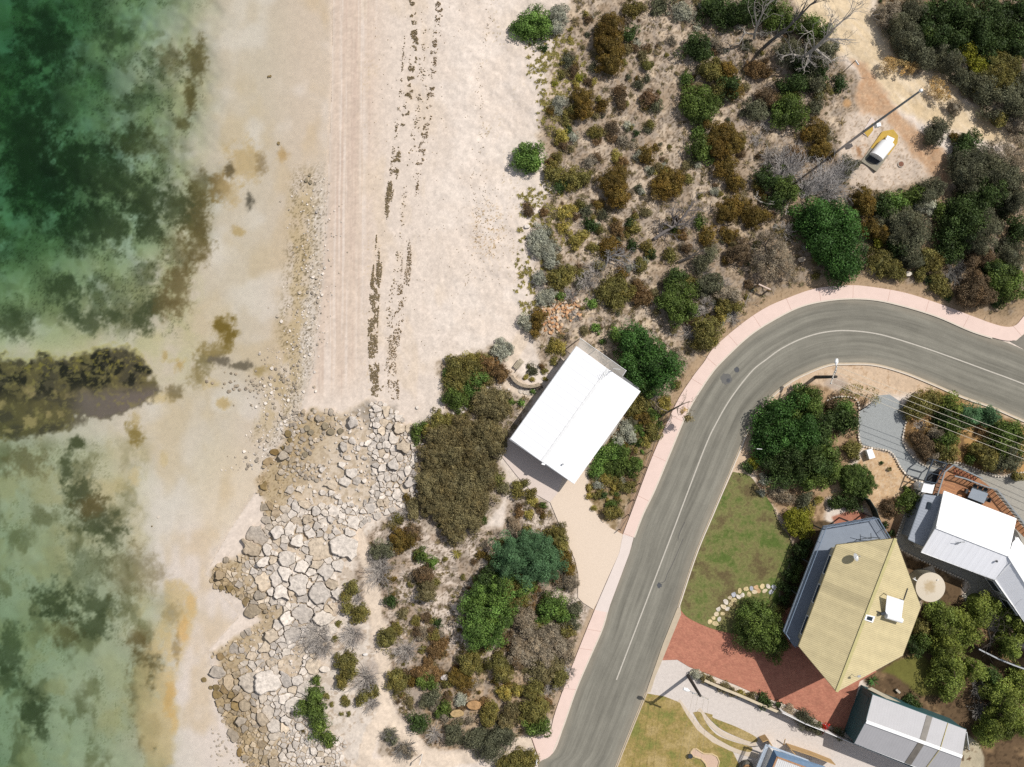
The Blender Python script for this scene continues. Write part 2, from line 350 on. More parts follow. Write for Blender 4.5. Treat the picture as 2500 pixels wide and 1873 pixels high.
def build_ground():
    xs = np.r_[-9000, -5500, -3000, -1600, -800, -400, -200, -120, np.arange(-75, 2578, 3.0), 2640, 2760, 3000, 3600, 5000, 7500, 11000]
    ys = np.r_[-9000, -5500, -3000, -1600, -800, -400, -200, -120, np.arange(-75, 1951, 3.0), 2040, 2160, 2500, 3200, 4500, 7000, 10000]
    X, Y = np.meshgrid(xs, ys); shp = X.shape
    X = X.ravel(); Y = Y.ravel()
    z = gz(X, Y)
    GZ['z'] = z.reshape(shp)[8:8 + len(np.arange(-75, 1951, 3.0)), 8:8 + len(np.arange(-75, 2578, 3.0))]
    # --- colours, as the surfaces look in full sun
    wx = X + 10 * (fbm(X / 24, Y / 24, 4, 1) - 0.5) * 2; wy = Y + 10 * (fbm(X / 24, Y / 24, 4, 4) - 0.5) * 2
    n1 = fbm(X / 60, Y / 60, 4, 0); n2 = fbm(X / 9, Y / 9, 4, 3); n3 = vnoise(X / 2.2, Y / 2.2, 8); n4 = vnoise(X / 3.4 + 40, Y / 3.4, 9)
    C = np.empty((X.size, 3)); C[:] = (234, 219, 205)
    def mixc(col, a):
        a = np.clip(a, 0, 1)[:, None]; C[:] = C * (1 - a) + np.array(col, float) * a
    def spk(col, thr, a, noise=None):
        mixc(col, a * ss(thr, thr + 0.06, n3 * 0.6 + n4 * 0.4 if noise is None else noise))
    d = X - shore(Y)
    mixc((224, 204, 186), 0.9 * ss(-10, 10, d) * ss(165, 60, d) * ss(1010, 900, Y))
    streak = fbm(X / 5 + Y / 400, Y / 500, 3, 7)
    mixc((214, 192, 176), 0.75 * ss(0.5, 0.75, streak) * ss(10, 25, d) * ss(110, 80, d) * ss(1010, 900, Y))
    mixc((240, 226, 214), 0.7 * ss(0.5, 0.3, streak) * ss(10, 25, d) * ss(130, 80, d) * ss(1010, 900, Y))
    mixc((239, 226, 214), 0.8 * ss(1000, 1100, X) * ss(0.35, 0.7, n1))
    mixc((229, 210, 188), 0.6 * ss(0.5, 0.75, fbm(X / 40, Y / 90, 3, 11)) * ss(850, 900, X) * ss(1150, 1000, X))
    spk((188, 166, 132), 0.72, 0.5 * ss(860, 900, X) * ss(980, 900, X) * ss(0.4, 0.7, n1))
    # sparse plant crumbs on the upper beach
    up = ss(0.45, 0.8, fbm(X / 45, Y / 80, 3, 12)) * (ss(1140, 1200, X) * ss(1300, 1240, X) * ss(850, 700, Y))
    spk((150, 130, 90), 0.70, 0.8 * up); spk((170, 140, 95), 0.60, 0.85 * ss(1.0, 0.3, np.hypot((X - 1190) / 55, (Y - 560) / 100)) * ss(0.35, 0.6, n2))
    # shallow flats under water
    sub = ss(5, -15, d)
    mixc((214, 201, 185), sub); mixc((226, 216, 208), sub * ss(900, 1300, Y)); mixc((211, 193, 165), 0.6 * sub * ss(0.45, 0.72, fbm(X / 70, Y / 110, 3, 13)))
    mixc((226, 217, 209), sub * 0.7 * ss(0.5, 0.75, fbm(X / 90 + 7, Y / 90, 3, 10)))
    mixc((212, 196, 158), 0.3 * ss(1.1, 0.4, np.hypot((X - 560) / 120, (Y - 1200) / 170)) * sub)
    # shingle band along the waterline
    sh = ss(1, 0, np.abs(X - (shore(Y) - 22)) / 34) * ss(350, 520, Y) * ss(1160, 1050, Y)
    mixc((214, 206, 196), 0.6 * sh); spk((120, 108, 88), 0.55, 0.75 * sh); spk((245, 238, 230), 0.62, 0.8 * sh, n4)
    sh2 = ss(1, 0.2, np.abs(X - (shore(Y) - 60)) / 55) * ss(380, 470, Y) * ss(1130, 1000, Y)
    sh3 = sh2 * ss(0.42, 0.66, fbm(wx / 26, wy / 55, 4, 2)); mixc((200, 182, 146), 0.7 * sh3); spk((118, 104, 72), 0.58, 0.7 * sh2 * ss(0.35, 0.6, n1))
    # weed, algae and the reef
    def blob(x, y, rx, ry, col, a=1.0, rough=0.9):
        m = (np.abs(X - x) < rx * 2.1) & (np.abs(Y - y) < ry * 2.1)
        r = np.hypot((X[m] - x) / rx, (Y[m] - y) / ry)
        t = np.clip(a * ss(0.62, -0.42, r - 0.75 + rough * ((fbm(X[m] / 19, Y[m] / 19, 5, 5) - 0.5) * 1.9 + (fbm(X[m] / 5, Y[m] / 5, 3, 8) - 0.5) * 0.9)) , 0, 1)[:, None]
        C[m] = C[m] * (1 - t) + np.array(col, float) * t
    wd = ss(520, 380, X) * ss(840, 780, Y)
    warp = fbm(wx / 50, wy / 50, 5, 9)
    low_ = ss(1040, 1120, Y) * ss(385, 265, X + 80 * (n1 - 0.5) - 75 * ss(1350, 1500, Y))
    dens = np.clip(ss(430, 60, X) * 0.10 + 0.06 * ss(200, 500, Y), 0, 0.3)
    sea = ss(535, 450, X + 150 * (n1 - 0.5))
    mixc((88, 94, 62), 0.62 * sea * wd * ss(0.52 - dens, 0.76 - dens, warp + 0.25 * (n2 - 0.5)))
    mixc((120, 116, 78), 0.45 * sea * wd * ss(0.5, 0.7, fbm(wx / 28, wy / 28, 4, 6)))
    mixc((196, 192, 148), 0.6 * sea * ss(0.3, 0.7, n1) * ss(1000, 850, Y))
    fine = n3 * 0.5 + n2 * 0.5
    mixc((72, 72, 48), 0.5 * np.maximum(sea * ss(880, 780, Y), low_) * ss(0.54, 0.74, fine) * ss(0.40, 0.58, warp))
    low = ss(1040, 1120, Y) * ss(385, 265, X + 80 * (n1 - 0.5) - 75 * ss(1350, 1500, Y))
    mixc((176, 176, 136), 0.5 * low); mixc((112, 108, 72), 0.6 * low * ss(0.50, 0.72, fbm(wx / 45 + 3, wy / 60, 5, 2)))
    mixc((196, 180, 138), 0.55 * low * ss(0.5, 0.75, fbm(wx / 70 + 9, wy / 70, 4, 1)))
    W1 = (84, 88, 60); W2 = (114, 100, 64); W3 = (128, 108, 52)
    for b in [(60,330,70,160,W1,.8),(113,113,60,60,W1,.7),(110,60,50,70,W1,.7),(279,83,48,38,W1,.7),(150,250,70,70,W1,.5),(211,415,110,75,W1,.85),(100,430,80,110,W1,.8),(358,490,48,62,W1,.9),(362,562,40,28,W1,.9),(234,547,95,60,W1,.9),(170,377,65,45,W1,.8),(324,340,50,32,W1,.8),(290,450,60,50,W1,.7),
              (479,140,25,50,W2,.9),(464,234,16,42,W2,1),(445,302,20,16,W2,.8),(415,150,34,34,W2,.6),(471,528,46,80,W2,.95),(434,509,42,52,W1,.7),(480,600,36,50,W2,.8),(490,450,30,40,W2,.6),(440,620,40,60,W2,.5),
              (158,700,46,38,W1,.85),(177,757,26,32,W1,.85),(219,787,36,30,W1,.8),(279,772,26,16,W1,.9),(347,787,26,32,W1,.95),(370,746,30,28,W1,.95),(434,700,34,55,W2,.8),(400,745,30,30,W2,.7),(30,787,46,42,W1,.8),(350,350,70,40,W2,.4),
              (244,1273,62,46,W1,.85),(270,1310,34,34,W1,.8),(124,1460,45,42,W1,.85),(140,1490,30,25,W1,.8),(233,1476,60,28,W1,.75),(225,1528,52,32,W1,.8),(160,1545,35,30,W2,.7),(338,1562,34,24,W2,.8),(357,1618,34,48,W2,.85),(340,1680,26,60,W2,.6),(365,1790,26,60,W2,.7),(83,1739,38,55,W1,.9),(100,1790,20,20,W1,.7),(22,1588,34,60,W1,.7),(20,1660,30,30,W1,.7),(189,1085,18,16,W1,.95),(162,1145,22,34,W1,.85),(196,1202,36,48,W1,.9),(220,1240,40,30,W2,.8),(60,1130,60,40,W2,.6),(320,1400,70,60,W2,.45),(210,1390,60,60,W1,.4),
              (598,396,46,46,(200,176,134),.8),(560,415,10,24,(110,96,70),.9),(535,460,26,34,(150,124,80),.85),(560,470,30,30,(200,176,134),.6),(609,487,11,26,(96,90,78),.9),(583,566,16,16,(192,168,122),.8),(690,375,12,16,(190,160,110),.7),(640,400,14,30,(140,120,86),.6),
              (547,802,28,34,W3,1),(556,830,18,34,W3,.9),(520,862,34,26,(150,132,86),.9),(483,915,20,34,(150,134,92),.85),(500,890,22,20,(140,128,92),.8),(542,880,30,13,(122,112,98),.95),(594,893,32,11,(126,116,100),1),(640,905,20,14,(170,150,104),.8),(515,940,24,14,(208,186,142),.7),(328,1058,22,30,(146,128,78),1),(332,1030,14,26,(190,168,120),.6),(395,970,40,14,(214,192,146),.7),(545,985,14,14,(190,160,100),.6),(330,1165,14,26,(206,188,148),.7),(402,1120,10,18,(212,192,154),.7),(420,880,34,8,(205,190,150),.8),(437,890,12,14,(196,170,120),.9),(404,870,9,14,(190,165,115),.7),(425,958,26,20,(120,106,74),.7)]:
        blob(*b)
    rx_ = X + 70 * (fbm(X / 60, Y / 60, 4, 3) - 0.5) + 26 * (fbm(X / 13, Y / 13, 3, 7) - 0.5); ry_ = Y + 60 * (fbm(X / 55 + 9, Y / 55, 4, 6) - 0.5) + 26 * (fbm(X / 13, Y / 13 + 5, 3, 9) - 0.5)
    rd_ = sdf(REEF, rx_, ry_); rf = ss(-9, 9, rd_)
    mixc((112, 102, 70), rf); mixc((84, 78, 64), 0.8 * rf * ss(0.4, 0.6, fbm(wx / 40, wy / 30, 4, 1))); mixc((40, 40, 32), 0.92 * rf * ss(0.45, 0.62, fbm(wx / 26, wy / 20, 4, 3)) * ss(1000, 930, Y))
    mixc((124, 112, 106), 0.95 * rf * ss(935, 975, Y + (X - 250) * 0.06 + 30 * (n1 - 0.5)) * ss(150, 215, X)); mixc((186, 164, 116), 0.85 * rf * ss(0.54, 0.70, fbm(wx / 34 + 5, wy / 22, 5, 7)) * ss(240, 90, X + 60 * (n2 - .5)) * ss(925, 960, Y)); mixc((150, 138, 90), 0.6 * rf * ss(0.56, 0.72, fbm(wx / 11, wy / 9, 4, 5)))
    mixc((150, 138, 70), 0.7 * rf * ss(0.6, 0.7, n2) * ss(950, 900, Y)); mixc((196, 182, 118), 0.5 * ss(7, 0, np.abs(rd_ + 6)) * ss(930, 880, Y))
    tan = ss(-14, 6, sdf([(405,1425),(440,1420),(470,1450),(475,1490),(460,1550),(445,1590),(425,1640),(420,1690),(435,1760),(420,1800),(420,1860),(370,1900),(340,1780),(330,1650),(380,1560),(410,1480)], wx, wy))
    mixc((208, 188, 146), 0.8 * tan * ss(0.3, 0.55, n1 + 0.4 * n2 - 0.1))
    for b in [(466,1476,12,28,(220,190,138),.7),(447,1536,14,38,(220,184,126),.75),(414,1709,14,44,(214,180,120),.75),(425,1760,10,30,(218,188,134),.6),(420,1500,24,30,(150,134,96),.5),(430,1590,12,36,(150,130,90),.6)]: blob(*b)
    # rock shelf ground
    rk = ss(-10, 14, sdf(ROCKZ, wx, wy)); sea_side = ss(150, 40, d)
    mixc((222, 206, 186), rk); mixc((190, 168, 128), 0.7 * rk * sea_side); spk((120, 100, 66), 0.62, 0.6 * rk * sea_side)
    shelf = ss(-8, 8, sdf([(855,1006),(915,976),(935,990),(965,985),(975,1030),(930,1100),(925,1180),(900,1150),(912,1060),(880,1015)], wx, wy))
    mixc((176, 166, 154), 0.9 * shelf); spk((130, 120, 108), 0.55, 0.4 * shelf, n2)
    hd = ss(-10, 10, sdf([(812,1395),(865,1300),(1010,1215),(960,1300),(905,1450),(945,1640),(925,1730),(880,1960),(845,1960),(825,1812),(750,1690),(800,1550)], wx, wy))
    mixc((233, 220, 206), hd); mixc((206, 190, 172), 0.8 * hd * ss(0.44, 0.6, fbm(wx / 26, wy / 26, 4, 6))); spk((170, 150, 128), 0.62, 0.6 * hd, n2)
    mixc((166, 148, 122), 0.55 * rk * ss(0.5, 0.65, n2))
    # scrub soils
    s1 = ss(-16, 12, sdf(SCRUB1, wx, wy)); s2 = ss(-12, 10, sdf(SCRUB2, wx, wy)); s3 = ss(-12, 10, sdf(BEACHBED, wx, wy))
    s4 = ss(-12, 10, sdf(SCRUB4, wx, wy)); mixc((150, 130, 102), s4); mixc((206, 180, 146), s4 * ss(0.55, 0.7, n1)); mixc((88, 74, 56), 0.7 * s4 * ss(0.45, 0.65, n2))
    mixc((216, 197, 175), s1); mixc((186, 166, 144), s1 * ss(0.42, 0.66, n1 + 0.0002 * (X - 1500)))
    mixc((150, 130, 108), 0.6 * s1 * ss(0.5, 0.7, n2)); mixc((228, 206, 178), 0.8 * s1 * ss(0.55, 0.75, fbm(wx / 33, wy / 33, 3, 14)))
    mixc((168, 146, 116), 0.7 * s1 * ss(2080, 2200, X)); mixc((150, 128, 100), 0.5 * s1 * ss(400, 600, Y) * ss(1700, 1900, X))
    mixc((228, 212, 197), s2); mixc((178, 158, 138), 0.85 * s2 * ss(0.45, 0.62, n1)); mixc((150, 126, 100), 0.7 * s2 * ss(0.5, 0.7, n2) * ss(1480, 1560, Y))
    mixc((180, 152, 118), 0.6 * s2 * ss(1560, 1660, Y) * ss(1010, 1080, X)); mixc((206, 190, 172), s3); mixc((150, 132, 106), 0.7 * s3 * ss(0.48, 0.64, n2))
    sc = np.maximum(np.maximum(np.maximum(s1, s2), s3), s4)
    lit = fbm(wx / 14, wy / 14, 4, 10); mixc((172, 158, 144), 0.75 * sc * ss(0.48, 0.62, lit)); mixc((126, 110, 92), 0.6 * sc * ss(0.56, 0.72, fbm(wx / 7, wy / 7, 4, 13)) * ss(0.4, 0.6, lit))
    spk((96, 82, 64), 0.64, 0.75 * sc); spk((236, 224, 208), 0.30, 0.0 * sc)
    mixc((122, 104, 82), 0.55 * sc * ss(0.60, 0.74, fbm(X / 5, Y / 5, 3, 4)))
    # verges, tracks and garden soils
    vg = ss(34, 14, pline(PATH_O[2:], X, Y)) ; mixc((186, 160, 130), 0.9 * vg); spk((130, 108, 84), 0.66, 0.5 * vg)
    mixc((180, 150, 124), 0.9 * ss(20, 8, pline([(1521,1300),(1545,1236),(1567,1175),(1597,1095),(1640,1000)], X, Y)))
    mixc((196, 172, 146), 0.9 * ss(18, 6, pline(PATH2_O[:4], X, Y)))
    iv = ss(-10, 8, sdf([(1700,1345),(1750,1245),(1806,1100),(1830,1041),(1860,998),(1890,962),(1935,929),(1985,904),(2060,884),(2134,888),(2206,907),(2351,967),(2500,1025),(2760,1135),(2760,1200),(2480,1060),(2400,1000),(2330,980),(2230,960),(2130,965),(2060,960),(1980,930),(1900,990),(1850,1060),(1830,1110),(1840,1160),(1790,1150)], wx, wy))
    mixc((222, 196, 168), iv); spk((170, 140, 108), 0.62, 0.5 * iv, n2); mixc((200, 182, 166), iv * ss(40, 15, np.hypot(X - 2040, Y - 945)))
    gd = ss(-8, 8, sdf([(1830,1110),(1980,930),(2060,960),(2130,965),(2100,1005),(2100,1085),(2020,1215),(2010,1290),(1940,1330),(1895,1250),(1850,1190)], wx, wy))
    mixc((190, 160, 128), gd); mixc((120, 98, 74), 0.7 * gd * ss(0.45, 0.65, n2))
    g2 = ss(-8, 8, sdf([(2212,980),(2300,950),(2400,1000),(2620,1090),(2620,1180),(2450,1160),(2390,1145),(2317,1126),(2265,1140),(2206,1080)], wx, wy))
    mixc((196, 156, 104), g2); mixc((120, 96, 68), 0.8 * g2 * ss(0.45, 0.62, fbm(wx / 22, wy / 22, 4, 2)))
    ml = ss(-5, 4, sdf(MULCH, wx, wy)); mixc((216, 184, 146), ml); spk((170, 130, 96), 0.6, 0.5 * ml); spk((240, 222, 196), 0.66, 0.5 * ml, n4)
    mixc((150, 118, 90), 0.8 * ml * ss(35, 15, np.hypot(X - 2172, Y - 1240))); mixc((140, 112, 90), 0.85 * ml * ss(1255, 1285, Y))
    dm = ss(-6, 6, sdf(DMULCH, wx, wy)); mixc((112, 92, 70), dm); mixc((176, 146, 110), 0.7 * dm * ss(0.55, 0.7, n1)); spk((60, 48, 36), 0.58, 0.5 * dm, n2)
    dk_ = ss(-4, 4, sdf([(1935,1340),(1975,1262),(2015,1275),(2060,1290),(2050,1480),(1960,1480),(1880,1530),(1882,1510),(1906,1440)], wx, wy)); mixc((104, 88, 66), dk_); spk((60, 50, 38), 0.55, 0.6 * dk_, n2); mixc((188, 130, 108), ss(-3, 3, sdf([(2030,1262),(2080,1245),(2120,1255),(2100,1275),(2040,1285)], X, Y)))
    rl = ss(-6, 6, sdf(RLAWN, wx, wy)); mixc((118, 116, 62), rl)
    cn = ss(-2, 2, sdf([(2340,1812),(2362,1795),(2390,1815),(2403,1850),(2402,1960),(2330,1960)], X, Y)); mixc((198, 186, 160), cn); spk((92, 70, 50), 0.6, 0.9 * cn * ss(30, 12, np.hypot(X - 2366, (Y - 1850))), n2)
    hb = ss(-5, 5, sdf([(1431,1196),(1448,1136),(1472,1092),(1520,1022),(1562,960),(1640,990),(1600,1080),(1500,1293),(1463,1266),(1440,1225)], wx, wy)); mixc((178, 156, 124), hb); mixc((124, 104, 72), 0.7 * hb * ss(0.45, 0.6, n2))
    tr = ss(-12, 12, sdf(TRACK, wx, wy)); mixc((232, 210, 176), tr); mixc((226, 200, 160), 0.6 * tr * ss(0.5, 0.7, n1)); mixc((240, 222, 196), 0.7 * tr * ss(0.5, 0.75, fbm((X + Y) / 60, (X - Y) / 14, 3, 5)))
    pl = ss(-12, 10, sdf(PALE, wx, wy)); mixc((222, 204, 186), pl); spk((150, 126, 100), 0.66, 0.6 * pl)
    t2 = ss(-10, 8, sdf(TRACK2, wx, wy)); mixc((206, 172, 140), t2); mixc((190, 150, 116), 0.6 * t2 * ss(0.45, 0.65, n2)); spk((222, 190, 156), 0.64, 0.5 * t2)
    mixc((150, 104, 66), 0.7 * ss(26, 8, np.hypot(X - 2102, Y - 368)) * ss(0.4, 0.6, n2)); mixc((204, 160, 112), 0.8 * ss(14, 6, np.hypot(X - 2068, Y - 252)))
    tri = ss(-8, 6, sdf([(932,1775),(950,1765),(985,1800),(1030,1838),(1060,1858),(960,1862),(925,1845)], wx, wy)); mixc((196, 180, 162), tri); spk((120, 104, 84), 0.58, 0.7 * tri, n2)
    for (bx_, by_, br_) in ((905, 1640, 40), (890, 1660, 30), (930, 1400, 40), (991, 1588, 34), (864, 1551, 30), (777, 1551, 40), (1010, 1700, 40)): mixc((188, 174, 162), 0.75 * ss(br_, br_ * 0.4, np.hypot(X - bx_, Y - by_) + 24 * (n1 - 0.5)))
    for pth in SPATH:
        mixc((236, 218, 198), 0.95 * ss(22, 13, pline(pth, wx, wy)))
    # cut lawn edges of soil next to the road kerb, lower right
    mixc((205, 186, 150), 0.6 * ss(14, 5, pline([(1504,1873),(1540,1792),(1580,1694)], X, Y)))
    und = ss(5, -20, d)[:, None]
    C[:] = C * (1 + (0.14 * n2[:, None] - 0.07) * (1 - 0.5 * und)) * (1 + (0.09 * n3[:, None] - 0.045) * (1 - 0.7 * und))
    A = np.clip(C, 0, 255) / 255.0
    A = np.where(A <= 0.04045, A / 12.92, ((A + 0.055) / 1.055) ** 2.4) / K * np.array(KC)
    k = (1 - z / H) / S
    co = np.c_[(X - 1250) * k, (936.5 - Y) * k, z]
    ny, nx = shp
    idx = np.arange(nx * ny).reshape(ny, nx)
    q = np.stack([idx[1:, :-1], idx[1:, 1:], idx[:-1, 1:], idx[:-1, :-1]], -1).reshape(-1, 4)
    me = np_mesh('ground', co, q)
    at = me.color_attributes.new('Col', 'FLOAT_COLOR', 'POINT')
    bm_ = np.clip(ss(-5, 40, d) * (0.3 + 0.7 * ss(60, 160, d)), 0, 1)
    at.data.foreach_set('color', np.c_[A, bm_].astype(np.float32).ravel())
    me.polygons.foreach_set('use_smooth', np.ones(len(q), bool))
    m, n, l, b = nodes('ground_sand_and_soil')
    b.inputs['Roughness'].default_value = 0.95; b.inputs['Specular IOR Level'].default_value = 0.08
    a = n.new('ShaderNodeAttribute'); a.attribute_name = 'Col'
    g = n.new('ShaderNodeNewGeometry')
    t = n.new('ShaderNodeTexNoise'); t.inputs['Scale'].default_value = 9; t.inputs['Detail'].default_value = 5; t.inputs['Roughness'].default_value = 0.8
    l.new(g.outputs['Position'], t.inputs['Vector'])
    mr = n.new('ShaderNodeMapRange'); mr.inputs[1].default_value = 0.25; mr.inputs[2].default_value = 0.75; mr.inputs[3].default_value = 0.93; mr.inputs[4].default_value = 1.07
    l.new(t.outputs['Fac'], mr.inputs['Value'])
    v = n.new('ShaderNodeVectorMath'); v.operation = 'SCALE'; l.new(a.outputs['Color'], v.inputs[0]); l.new(mr.outputs['Result'], v.inputs['Scale'])
    l.new(v.outputs['Vector'], b.inputs['Base Color'])
    t2 = n.new('ShaderNodeTexNoise'); t2.inputs['Scale'].default_value = 2.6; t2.inputs['Detail'].default_value = 4; t2.inputs['Roughness'].default_value = 0.6
    l.new(g.outputs['Position'], t2.inputs['Vector'])
    bp = n.new('ShaderNodeBump'); bp.inputs['Strength'].default_value = 0.55; bp.inputs['Distance'].default_value = 0.10
    l.new(t2.outputs['Fac'], bp.inputs['Height']); l.new(bp.outputs['Normal'], b.inputs['Normal'])
    ms_ = n.new('ShaderNodeMath'); ms_.operation = 'MULTIPLY'; ms_.inputs[1].default_value = 0.5; l.new(a.outputs['Alpha'], ms_.inputs[0]); l.new(ms_.outputs[0], bp.inputs['Strength'])
    o = link_mesh('ground', me, m); o['kind'] = 'structure'

def np_mesh(name, co, quads=None, tris=None):
    me = bpy.data.meshes.new(name)
    fs = []
    nq = 0 if quads is None else len(quads); ntr = 0 if tris is None else len(tris)
    me.vertices.add(len(co)); me.vertices.foreach_set('co', np.asarray(co, np.float32).ravel())
    loops = np.concatenate(([quads.ravel()] if nq else []) + ([tris.ravel()] if ntr else [])).astype(np.int32)
    starts = np.r_[np.arange(nq) * 4, nq * 4 + np.arange(ntr) * 3].astype(np.int32)
    me.loops.add(len(loops)); me.loops.foreach_set('vertex_index', loops)
    me.polygons.add(nq + ntr); me.polygons.foreach_set('loop_start', starts)
    me.update(calc_edges=True)
    return me
def face_attr(me, name, vals):
    a = me.attributes.new(name, 'FLOAT', 'FACE'); a.data.foreach_set('value', np.asarray(vals, np.float32))

build_ground()

# water: one closed body with its surface at -1.2 m; depth alone makes it green
def build_water():
    zt = -1.2
    a = P(-9000, 9000, 0); b = P(1150, -9000, 0)
    mb = MB(); mb.box(((a.x + b.x) / 2, (a.y + b.y) / 2, (zt - 30) / 2), (b.x - a.x, 0, 0), (0, b.y - a.y, 0), (0, 0, 30 + zt))
    m = bpy.data.materials.new('clear_sea_water'); m.use_nodes = True
    n = m.node_tree.nodes; l = m.node_tree.links; n.clear()
    out = n.new('ShaderNodeOutputMaterial'); ms = n.new('ShaderNodeMixShader'); tr = n.new('ShaderNodeBsdfTransparent'); gl = n.new('ShaderNodeBsdfGlossy')
    gl.inputs['Roughness'].default_value = 0.12
    fr = n.new('ShaderNodeFresnel'); fr.inputs['IOR'].default_value = 1.33
    g = n.new('ShaderNodeNewGeometry'); mp = n.new('ShaderNodeMapping'); mp.inputs['Rotation'].default_value = (0, 0, R(38)); mp.inputs['Scale'].default_value = (0.9, 3.2, 1)
    t = n.new('ShaderNodeTexNoise'); t.inputs['Scale'].default_value = 1.6; t.inputs['Detail'].default_value = 5
    l.new(g.outputs['Position'], mp.inputs['Vector']); l.new(mp.outputs['Vector'], t.inputs['Vector'])
    bp = n.new('ShaderNodeBump'); bp.inputs['Strength'].default_value = 0.5; bp.inputs['Distance'].default_value = 0.03
    l.new(t.outputs['Fac'], bp.inputs['Height']); l.new(bp.outputs['Normal'], fr.inputs['Normal']); l.new(bp.outputs['Normal'], gl.inputs['Normal'])
    l.new(fr.outputs['Fac'], ms.inputs['Fac']); l.new(tr.outputs['BSDF'], ms.inputs[1]); l.new(gl.outputs['BSDF'], ms.inputs[2])
    l.new(ms.outputs['Shader'], out.inputs['Surface'])
    va = n.new('ShaderNodeVolumeAbsorption'); va.inputs['Color'].default_value = (0.06, 0.52, 0.31, 1); va.inputs['Density'].default_value = 0.235
    l.new(va.outputs['Volume'], out.inputs['Volume'])
    mb.build('water', m)['kind'] = 'structure'
build_water()

# ------------------------------------------------------------------ road, paths, paving
def strip(name, A, B, n, k, z, m, thick=0.0):
    a = catmull(A, n); b = catmull(B, n); vs = []; uv = []
    for i in range(n):
        for j in range(k + 1):
            t = j / k; p = a[i] * (1 - t) + b[i] * t
            vs.append(P(p[0], p[1], z))
    L = 0; along = [0]
    for i in range(1, n):
        L += float(np.hypot(*((a[i] + b[i] - a[i - 1] - b[i - 1]) / 2))) / S; along.append(L)
    q = [(i * (k + 1) + j, i * (k + 1) + j + 1, (i + 1) * (k + 1) + j + 1, (i + 1) * (k + 1) + j) for i in range(n - 1) for j in range(k)]
    # make faces look upward
    v = [vs[t] for t in q[0]]
    if (v[1] - v[0]).cross(v[2] - v[1]).z < 0: q = [f[::-1] for f in q]
    if thick:
        base = len(vs)
        rim = [i * (k + 1) for i in range(n)] + [(n - 1) * (k + 1) + j for j in range(1, k + 1)] + [i * (k + 1) + k for i in range(n - 2, -1, -1)] + list(range(k - 1, 0, -1))
        for i in rim: vs.append(vs[i] - Vector((0, 0, thick)))
        for i in range(len(rim)): q.append((rim[i], rim[(i + 1) % len(rim)], base + (i + 1) % len(rim), base + i))
    o = mk(name, vs, q, m); me = o.data
    au = me.attributes.new('across', 'FLOAT', 'POINT'); al = me.attributes.new('along', 'FLOAT', 'POINT')
    U = [j / k for i in range(n) for j in range(k + 1)]; V = [along[i] for i in range(n) for j in range(k + 1)]
    U += [0.0] * (len(vs) - len(U)); V += [0.0] * (len(vs) - len(V))
    au.data.foreach_set('value', U); al.data.foreach_set('value', V)
    o['kind'] = 'structure'
    return o

